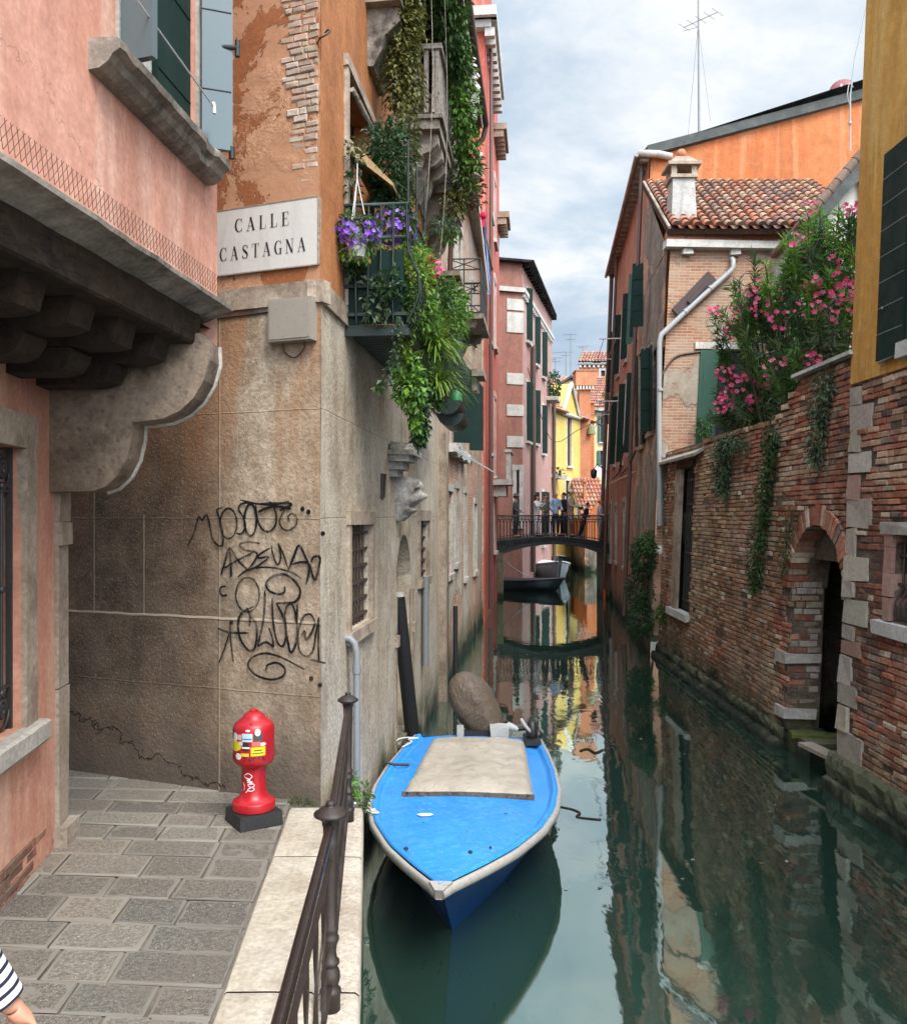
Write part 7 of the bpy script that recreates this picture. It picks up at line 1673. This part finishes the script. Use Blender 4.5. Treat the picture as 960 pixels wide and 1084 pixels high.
# sleeve and jersey with stripe coordinates running along the cloth
m=MB(); 
def cloth_tube(path,radii,u0,per,close=False):
    pts=[o+p for p in path]; n=20; acc=[0]
    for a,b in zip(pts,pts[1:]): acc.append(acc[-1]+(b-a).length)
    rows=[]; ref=V(0,1,.1)
    for i,p in enumerate(pts):
        t=(pts[min(i+1,len(pts)-1)]-pts[max(i-1,0)]).normalized(); a=(ref-t*ref.dot(t)).normalized(); b=t.cross(a)
        rows.append([p+(a*cos(q)+b*sin(q))*radii[i]*(1+.09*mn.noise(V(acc[i]*14,q*1.5,2))) for q in (2*pi*j/n for j in range(n))])
    m.grid(rows,lambda i,j:(u0+acc[i]/per,j/n),None,True,True)
def dens(path,rr,k=6):
    ps=smooth(path,k); out=[]
    for i in range(len(ps)): t=i/(len(ps)-1)*(len(rr)-1); a=min(int(t),len(rr)-2); out.append(rr[a]+(rr[a+1]-rr[a])*(t-a))
    return ps,out
sp,sr_=dens([sh+V(-.05,0,.03),sh,sh.lerp(elb,.5),elb,elb.lerp(wr,.5),wr-hd*.012],[.085,.088,.075,.068,.062,.05]); cloth_tube(sp,sr_,0,.033)
sp,sr_=dens([sh2+V(.05,0,.03),sh2,sh2.lerp(el2,.5),el2,el2.lerp(wr2,.5),wr2],[.085,.085,.07,.06,.052,.042]); cloth_tube(sp,sr_,0,.033)
sp,sr_=dens([V(0,0,.88),V(0,0,1.0),V(0,0,1.2),V(0,0,1.36),V(0,0,1.46),V(0,.01,1.50)],[.175,.17,.165,.18,.12,.07]); cloth_tube(sp,sr_,0,.03)
m.build('striped_top',stm,r)
tv=[V(0,0,1.0),V(0,0,.93)]; te=[(0,1)]; tr=[.14,.15]
for sd in (-1,1): q=len(tv); tv+=[V(sd*.09,0,.88),V(sd*.1,.01,.48),V(sd*.1,0,.09)]; te+=[(1,q),(q,q+1),(q+1,q+2)]; tr+=[.11,.085,.065]
skinned('trousers',tv,te,tr,cmat('denim',(.05,.07,.13)),r)
m=MB(); m.ball(o+V(0,.015,1.69),.1,12,8,None,(.93,1.02,1.0)); m.build('hair',M['hair'],r)
m=MB()
for sd in (-1,1): m.ball(o+V(sd*.1,.1,.05),.055,8,6,None,(.9,2.2,.8))
m.build('shoes',M['black_base'],r)

# ================================================================ BOATS BEYOND THE BRIDGE
def far_boat(label,loc,rot,Lb,wb,fb,hullc,coverc,flat):
    t=thing('moored_boat',label,'boat',loc); t.rotation_euler.z=rot
    T=lambda x,y,z: V(x,y,z)+Vector(loc)
    m=MB(); rows=[]
    for i in range(13):
        s=i/12; w_=wb/2*min(1,(s*2.6+.02))**.6*(1 if s<.7 else 1-.12*(s-.7)/.3); z=fb*(1+.35*(1-s)**3)
        rows.append([T(x*w_*q,-Lb/2+Lb*s+(1-s)*dy,zz) for x,q,dy,zz in ((-1,.6,.5,-.1),(-1,.8,.35,.06),(-1,1,0,z),(-1,.93,0,z+.02),(1,.93,0,z+.02),(1,1,0,z),(1,.8,.35,.06),(1,.6,.5,-.1))])
    m.grid(rows); m.face(rows[-1]); m.face(rows[0]); m.build('hull',hullc,t)
    m=MB(); rows=[]
    for i in range(9):
        s=.28+.66*i/8; w_=wb/2*.9; z=fb*1.05; rows.append([T(w_*x,-Lb/2+Lb*s,z+flat*(1-abs(x)**3)+.02*mn.noise(V(x*3,s*7,1))) for x in (-1,-.7,-.35,0,.35,.7,1)])
    m.grid(rows); m.face(rows[0]); m.build('cover',coverc,t)
    m=MB(); m.box(*[0]*6) if False else None
    for sd in (-1,1): m.tube([T(sd*wb/2*min(1,(i/12*2.6+.02))**.6,-Lb/2+Lb*i/12,fb*(1+.35*(1-i/12)**3)) for i in range(13)],.035,5)
    m.build('gunwale',coverc if hullc!=M['boat_dark'] else M['boat_dark'],t); return t
far_boat('grey hulled boat under a flat pale cover seen through the bridge arch',(4.75,45,0),radians(8),4.6,1.95,.72,M['grey_pvc'],M['cloth_white'],.08)
far_boat('dark boat with a beige cover moored beyond the pale covered boat',(5.9,53.5,0),radians(0),4.8,2.1,.62,M['boat_dark'],M['canvas'],.2)
b1=far_boat('black open boat tied by a pale rope beside the bridge abutment',(2.95,38.2,0),radians(62),3.8,1.5,.42,M['boat_dark'],M['black_base'],.06)
rope('mooring_rope','pale rope running down from the bridge abutment to the black boat',[V(1.85,36.6,1.55),V(2.4,37.2,1.05),V(3.1,37.9,.6)],.02)
m=MB(); m.tube([G(640,634,0)+V(0,0,-.5),G(640,634,0)+V(0,0,1.5)],.07,8); tag(m.build('mooring_post',M['orange_paint'],None,loc=G(640,634,0)),'orange painted mooring post in the water by the iron footbridge','post')

# ================================================================ HOUSES BEYOND THE BRIDGE
rs=thing('rose_house','faded rose house with white quoins and dark shutters just beyond the bridge','house',(3.5,44,0))
RF=Wall((1.2,39.4),(3.07,40.0),(0,-1)); RS=Wall((3.07,40.0),(5.55,50.8),(1,0)); zt=14.4
hf=[(RF.u(546.5),RF.u(549.5),2.7,5.2)]
m=MB(); RF.panel(m,-1,RF.len,-.5,zt,hf,.2,w=.01); m.build('front_wall',M['rose_dark'],rs)
hs=[rectpx(RS,561,497,566,517)]; sd_=[(1.2,2.1,11.2,13.6),(1.2,2.1,6.6,9.3),(4.0,4.9,10.6,12.9),(4.0,5.0,6.7,9.3),(6.8,7.7,10.4,12.7),(6.8,7.7,6.4,8.9),(2.6,3.5,1.6,4.3),(6.6,7.5,1.6,4.4)]
m=MB(); RS.panel(m,0,RS.len,-.5,zt,sd_,.2,w=.01); m.face([RS.pt(RS.len,0),RS.pt(RS.len,zt),(-2,53,zt),(-2,53,0)]); m.build('side_wall',M['rose'],rs)
for h in sd_: window(rs,RS,*h,fw=.12,fm='white_stone',rec=.15,sill=.15)
for u,z0,z1 in ((1.1,11.2,13.6),(1.1,6.6,9.3),(3.9,6.7,9.3),(3.9,10.6,12.9),(6.7,10.4,12.7),(6.7,6.4,8.9),(2.5,1.7,4.3),(6.5,1.7,4.4),(3.55,1.7,4.3),(7.6,1.7,4.4)): leaf_out(rs,u,z0,z1,.34,.75,'green' if z0>2 else 'green',RS,pt=0)
window(rs,RF,*hf[0],fw=.18,fm='white_stone',rec=.15)
m=MB()
for z_ in (12.3,11.3,9.0,7.6,6.2):
    m=MB(); hq=.5 if z_!=11.3 else .9; RF.box(m,RF.len-.75,RF.len+.02,z_,z_+hq,-.1,.04); RS.box(m,.0,.22,z_+.02,z_+hq-.02,-.1,.04); m.build('quoin',M['white_stone'],rs)
m=MB(); RF.box(m,-1,RF.len+.1,zt-1.3,zt-1.1,0,.15); RS.box(m,-.1,RS.len,zt-1.3,zt-1.1,0,.15); k=0
while k<RS.len: RS.box(m,k,k+.2,zt-1.5,zt-1.303,.0,.12); k+=.45
m.build('string_course',M['white_stone'],rs)
m=MB(); m.hexa([RF.pt(-1,zt,.3),RS.pt(0,zt,.3)+V(.2,-.2,0),RF.pt(-1,zt,-8),RS.pt(RS.len,zt,.3),RF.pt(-1,zt+.1,.3),RS.pt(0,zt+.1,.3)+V(.2,-.2,0),RF.pt(-1,zt+1.5,-8),RS.pt(RS.len,zt+.1,.3)]); k=0
while k<RS.len: RS.box(m,k,k+.18,zt-.16,zt-.01,.0,.28); k+=.55
m.build('roof',M['tile'],rs)
m=MB(); m.tube([RS.pt(2.5,11.2,.15),RS.pt(2.5,.5,.15)],.13,6); m.build('downpipe',M['copper'],rs); m=MB(); m.tube([RS.pt(RS.len-.1,10,.15),RS.pt(RS.len-.1,.5,.15)],.12,6); m.build('downpipe',M['copper'],rs)
c=RS.pt(9.5,10.0,.3); mass('balcony_shrub','dark pot plants crowding a small ledge high on the rose house','shrub',[(c+V(0,0,.3),(.4,1.0,.8),500,.16,.09,'dark')])
m=MB(); RS.box(m,8.6,10.3,9.4,9.6,0,.6); m.build('ledge',M['stone'],rs)
yh=thing('yellow_house','bright yellow house with a small white pediment and tiled roof behind the rose house','house',(7,55,0))
YS=Wall((5.3,51.4),(8.1,57.4),(1,-.4)); 
hy_=[(1.0,1.5,2.2,4.5),(3.6,4.4,1.7,5.3),(6.0,6.8,1.7,5.2),(3.9,4.8,6.2,9.2)]
m=MB(); YS.panel(m,-.6,YS.len,-.5,9.3,hy_,.15); m.face([YS.pt(YS.len,-.5),YS.pt(YS.len,9.3),(5,63,9.3),(5,63,-.5)]); m.build('wall',M['yellow'],yh)
for h in hy_: window(yh,YS,*h,fw=.14,fm='white_stone',rec=.12,sill=.15)
m=MB(); a,b,c=YS.pt(2.6,9.3,.02),YS.pt(6.2,9.3,.02),YS.pt(4.4,11.3,.02); m.prism([a,b,c],YS.n*-2.0); pd=m.build('pediment',M['yellow'],yh)
m=MB(); m.tube([a+YS.n*.1,c+YS.n*.1,b+YS.n*.1,a+YS.n*.1],.14,5); m.build('pediment_moulding',M['white_stone'],pd)
def tiles_plane(mb,p0,e1,e2,n1,n2,cols,r=.12):
    """rows of half-round tiles on the parallelogram p0,e1 (across),e2 (up the slope)"""
    nn=e1.cross(e2).normalized(); nn=nn if nn.z>0 else -nn; a1=e1.normalized()
    for i in range(n1):
        for j in range(n2):
            c=p0+e1*((i+.5)/n1)+e2*(j/n2); q=c+e2*(1.15/n2); col=tuple(x*R.uniform(.75,1.2) for x in R.choice(cols)); w=e1.length/n1*.5
            mb.grid([[cc+a1*w*ff*cos(pi*k/4)+nn*(w*ff*sin(pi*k/4)+hh) for k in range(5)] for cc,ff,hh in ((c,1,.05),(q,.85,.0))],None,col,True)
    mb.face([p0,p0+e1,p0+e1+e2,p0+e2],None,(.12,.07,.05))
ROOFC=[(.45,.20,.13),(.40,.17,.11),(.5,.27,.19),(.33,.17,.13)]
m=MB(); tiles_plane(m,YS.pt(-.6,9.25,.35),YS.t*(3.6),V(-2.2,1.0,1.9),13,8,ROOFC); tiles_plane(m,YS.pt(6,9.25,.3),YS.t*3.2,V(-2.0,1.2,1.8),11,7,ROOFC); m.build('roof',M['tile'],yh)
m=MB(); YS.box(m,-.6,2.0,5.3,5.55,0,.6); m.build('ledge',M['stone'],yh)
m=MB(); YS.box(m,6.4,9.2,4.7,4.9,0,.7); m.build('ledge',M['stone'],yh)
m=MB(); YS.box(m,.4,1.0,5.6,9.2,0,.25); m.build('pilaster',M['pale'],yh)
for k,(u,lb) in enumerate(((.2,'low pot plants on the first ledge of the yellow house'),(7.6,'row of pots with plants on the balcony ledge of the yellow house'))):
    c=YS.pt(u,5.7 if k==0 else 5.05,.45); mass('pot_plant',lb,'pot plant',[(c,(.5,.5,.22),160,.16,.08,'dark')])
c=YS.pt(7.4,8.4,.5); m=MB(); m.lathe([(.3,0),(.2,.5),(.05,.7),(0,.7)],c,8,(.15,.16,.08)); tag(m.build('hanging_lantern',M['vcol_matt'],None,loc=c),'green hanging lantern by the corner of the yellow house','lantern')
tw=thing('brick_tower','slim orange rendered chimney tower with a broad square head between the yellow houses','tower',(8.4,58,0))
x0,x1=(611.5-480)/950*58,(627-480)/950*58; hz_=lambda py,d: H-(py-CY)/950*d
m=MB(); m.box(x0+.1,x1-.12,58,59,-.5,hz_(412,58)); m.build('shaft',M['tower'],tw)
m=MB(); m.box(x0-.15,x1+.22,57.75,59.2,hz_(412,58)+.22,hz_(393,58)); m.box(x0-.22,x1+.3,57.7,59.25,hz_(393,58)+.003,hz_(393,58)+.06); m.build('head',M['tower'],tw)
m=MB(); 
for k in range(6): q=x0-.1+k*(x1-x0+.25)/6; m.box(q,q+.12,57.78,58.0,hz_(412,58)-.02,hz_(412,58)+.217)
m.build('dentil',M['white_stone'],tw)
m=MB(); TS=Wall((7.3,60),(8.1,57.2),(1,0))
oh2=thing('orange_side_house','narrow orange plastered house half hidden behind the slim chimney tower','house',(8.3,60,0))
m=MB(); m.box(7.4,9.3,59.3,64,-.5,hz_(428,60)); m.face([(7.3,59.2,hz_(428,60)),(9.4,59.2,hz_(428,60)),(8.35,61.5,hz_(415,60))]); m.build('wall',M['orange'],oh2)
m=MB(); m.box(8.22,8.5,59.22,59.3,hz_(470,60),hz_(452,60)); m.box(8.22,8.6,59.2,59.3,hz_(545,60),hz_(505,60)); m.build('shutter',M['green_mid'],oh2)
m=MB(); m.tube([V(8.02,58.9,7.5),V(8.02,58.9,.3)],.09,6); m.build('downpipe',M['copper'],oh2)
pa=thing('pale_house','broad pale yellow house with a tiled roof closing the far end of the canal','house',(13,76,0))
d=75; X=lambda px,dd=d:(px-480)/950*dd
PF=Wall((X(606),d),(X(665),d),(0,-1)); hp=[(PF.u(635.5),PF.u(641),hz_(468,d),hz_(440,d)),(PF.u(635),PF.u(641),hz_(497,d),hz_(477,d)),(PF.u(618),PF.u(620),hz_(500,d),hz_(480,d))]
m=MB(); PF.panel(m,0,PF.len,-.5,hz_(436,d),hp,.2); m.build('wall',M['pale'],pa)
for h in hp: window(pa,PF,*h,fw=.1,fm='white_stone',sill=.2,shut='L' if h is not hp[2] else None,shm='green_mid')
m=MB(); PF.box(m,-.3,PF.len,hz_(436,d)+.003,hz_(432,d),-.2,.4); m.build('cornice',M['white_stone'],pa)
m=MB(); tiles_plane(m,PF.pt(-.3,hz_(432,d)+.05,.5),PF.t*PF.len,V(0,6,3.4),26,12,ROOFC); m.build('roof',M['tile'],pa)
mass('roof_plant','green plant growing on the far tiled roof beside the orange house','plant',[(P(646,416,74.5),(.6,.4,.7),200,.22,.1,'mid')])
for k,(px,py,wd_,c,lb) in enumerate(((618.5,495,.55,(.66,.66,.68),'smaller white cloth on the far line below the pale house'),(624,497,.28,(.16,.17,.2),'grey cloth hung between the two white ones on the far line'),(631,494,.85,(.7,.7,.71),'largest white cloth on the far line below the pale house'))):
    c0=P(px,py,73); m=MB(); m.grid([[c0+V(-wd_/2+wd_*i/6,.05*sin(i*1.7+j),-.2*j) for i in range(7)] for j in range(5)],None,c); tag(m.build('laundry',M['vcol_matt'],None,loc=c0),lb,'laundry')
m=MB(); m.tube([P(614,494,73.05),P(640,492.5,73.05)],.015,4); tag(m.build('clothesline',M['rope'],None,loc=P(614,494,73)),'far clothesline stretched in front of the pale house','clothesline')
bk=thing('brick_palace','distant brownish red house with a dentilled cornice and red chimney above the roofs','house',(16,100,8))
d=100; X=lambda px,dd=d:(px-480)/950*dd
m=MB(); BF=Wall((X(613),d),(X(672),d),(0,-1)); hb=[(BF.u(636),BF.u(640.5),hz_(404,d),hz_(392,d))]; BF.panel(m,0,BF.len,2,hz_(386,d),hb,.3); m.build('wall',M['tower'],bk)
window(bk,BF,*hb[0],fw=.2,fm='white_stone',sill=.2)
m=MB(); k=0
while k<BF.len: BF.box(m,k,k+.22,hz_(389,d),hz_(386.5,d),0,.25); k+=.5
BF.box(m,-.2,BF.len,hz_(386,d),hz_(384.5,d),-.1,.35); m.build('dentil',M['white_stone'],bk)
m=MB(); tiles_plane(m,BF.pt(-.2,hz_(384.5,d)+.05,.5),BF.t*BF.len,V(1.2,5,2.0),18,6,ROOFC); m.build('roof',M['tile'],bk)
m=MB(); m.box(X(631.5),X(639),d+2.2,d+3,hz_(386,d),hz_(374,d)); m.box(X(631),X(639.5),d+2.1,d+3.1,hz_(374,d)+.003,hz_(373,d)+.1); m.build('chimney',M['red'],bk)
dm=thing('dormer_house','small gabled attic with a wide window behind the yellow pediment','house',(9,66,8))
d=66; X=lambda px,dd=d:(px-480)/950*dd
m=MB(); m.prism([V(X(588),d,hz_(436,d)),V(X(615),d,hz_(436,d)),V(X(615),d,hz_(406,d)),V(X(604),d,hz_(401,d)),V(X(588),d,hz_(411,d))],V(0,6,0)); m.build('wall',M['pale'],dm)
m=MB(); m.prism([V(X(585),d-.4,hz_(413,d)),V(X(604),d-.4,hz_(400,d)),V(X(617),d-.4,hz_(408,d)),V(X(617),d-.4,hz_(405.5,d)),V(X(604),d-.4,hz_(397.5,d)),V(X(585),d-.4,hz_(410.5,d))],V(0,7,0)); m.build('roof',M['roof_dark'],dm)
m=MB(); m.box(X(596.5),X(613),d-.06,d-.02,hz_(424,d),hz_(413,d)); wd_=m.build('window',M['dark_wood'],dm)
m=MB(); m.box(X(597.5),X(604.3),d-.09,d-.065,hz_(423,d),hz_(414,d)); m.box(X(605.3),X(612),d-.09,d-.065,hz_(423,d),hz_(414,d)); m.build('pane',M['glass_light'],wd_)
m=MB(); tiles_plane(m,V(X(576),d-.5,hz_(424,d)),V(X(596)-X(576),0,0),V(.5,3,2.0),10,6,ROOFC); tiles_plane(m,V(X(606),d-1.2,hz_(432,d)),V(X(618)-X(606),0,0),V(0,1.0,.9),7,3,ROOFC); m.build('lower_roof',M['tile'],dm)
lo=thing('low_orange_house','low orange gable with a mottled tiled roof just behind the footbridge','house',(8.6,50,0))
d=50; X=lambda px,dd=d:(px-480)/950*dd
m=MB(); m.prism([V(X(621),d,-.5),V(X(665),d,-.5),V(X(665),d,hz_(495,d)),V(X(643),d,hz_(516,d)),V(X(621),d,hz_(549,d))],V(0,.5,0)); m.box(X(619),X(665),d+.6,d+6,-.5,hz_(548,d)); m.build('wall',M['orange'],lo); m=MB(); m.box(X(618.6),X(666),d-.08,d+6.1,-.5,1.75); m.build('plinth',M['grey_side'],lo)
m=MB(); tiles_plane(m,V(X(618),d+1.2,hz_(546,d)),V(1.9,0,0),V(0,5,2.3),9,9,ROOFC); m.build('roof',M['tile'],lo)
m=MB(); m.box(X(626),X(629),d+3,d+3.4,hz_(535,d),hz_(508,d)); m.box(X(625.3),X(629.7),d+2.9,d+3.5,hz_(508,d)+.003,hz_(508,d)+.15); m.build('chimney',M['tower'],lo)
for px,py0,py1,d,lb in ((576,430,380,70,'far thin antenna closest to the rose house above the roofs'),(582,430,372,80,'far antenna with a short crossbar above the dormer'),(599,400,372,90,'far antenna standing beside the chimney tower head'),(604,395,353,95,'tallest far antenna above the chimney tower'),(588,410,378,85,'far bare mast between two antennas over the roofs'),(617,380,366,104,'far short antenna beside the distant red chimney')):
    b,t=P(px,py0,d),P(px,py1,d); m=MB(); m.tube([b-V(0,0,1.5),t],.045,4)
    for f,l in ((.97,.75),(.85,.5)):
        q=b.lerp(t,f); m.tube([q-V(l,0,0),q+V(l,.2,.1)],.035,3)
        for s in (-.8,-.3,.3,.8): m.tube([q+V(l*s,-.25,0),q+V(l*s,.25,.05)],.02,3)
    tag(m.build('tv_antenna',M['grey_pvc'],None,loc=b),lb,'antenna')
m=MB(); m.tube(smooth([RS.pt(1.0,9.9,.1),P(583,465,46),P(612,455,44),P(640,440,36),WO.pt(11.5,7.4,.1)],5),.02,4); tag(m.build('overhead_cable',M['iron'],None,loc=RS.pt(1,9.9)),'dark cable slung across the canal from the rose house','cable')
m=MB(); m.tube([YS.pt(8.5,8.6,.2),P(640,436,60)],.03,4); tag(m.build('overhead_cable',M['iron'],None,loc=YS.pt(8.5,8.6)),'straight far cable with ornamental bracket before the pale house','cable')
m=MB(); q=P(640,436,60); m.tube(smooth([q,q+V(-.9,0,.1),q+V(-1.3,0,-.35),q+V(-.8,0,-.6),q+V(-.2,0,-.9)],5),.06,5); m.box(-.25,.4,-.2,.2,-.6,.3,M=Matrix.Translation(q+V(.1,0,-.2))); tag(m.build('wall_lamp',M['iron'],None,loc=q),'scrolled iron lamp bracket before the pale house','lamp')
q=WO.pt(WO.len-.6,5.0,.1); m=MB(); m.tube([q,q+WO.n*.3+V(0,0,.25),q+WO.n*.42],.025,5); m.lathe([(.05,-.05),(.14,-.14),(.11,-.4),(.06,-.44),(0,-.44)],q+WO.n*.42+V(0,0,.1),6); tag(m.build('wall_lamp',M['iron'],None,loc=q),'black iron lantern on the far corner of the orange flank above the bridge','lamp')
# masses that close the view behind the near houses
m=MB(); m.face([(-400,300,.3),(400,300,.3),(400,120,.3),(-400,120,.3)]); tag(m.build('far_ground',M['joint']),'distant ground behind the houses','ground',kind='structure')

# repeats share a group
GR_={'person':'people on the footbridge','tv_antenna':'television antennas over the roofs','laundry':'washing hung out to dry','ivy_plant':'ivy hanging from the green balconies','spider_plant':'spider plants on the green balconies','mooring_pole':'black mooring poles by the wall','plank':'planks in the water gate','planter':'rounded planters on the far green balcony','petunia':'petunias on the lowest green balcony','hanging_vine':'vines hanging down the orange facade','wall_creeper':'creepers on the garden wall','moored_boat':'boats moored beyond the bridge','mooring_rope':'mooring ropes','overhead_cable':'cables over the canal','pot_plant':'pots on the yellow house','balcony_shrub':'shrubs on balcony ledges','climbing_plant':'climbers round the lowest balcony','floating_twig':'twigs afloat','wall_lamp':'iron wall lamps','clothesline':'clotheslines'}
for o_ in SC.objects:
    if o_.parent is None and 'label' in o_ and 'kind' not in o_:
        st_=o_.name.split('.')[0]
        if st_ in GR_ and 'group' not in o_ and 'striped' not in o_['label']: o_['group']=GR_[st_]
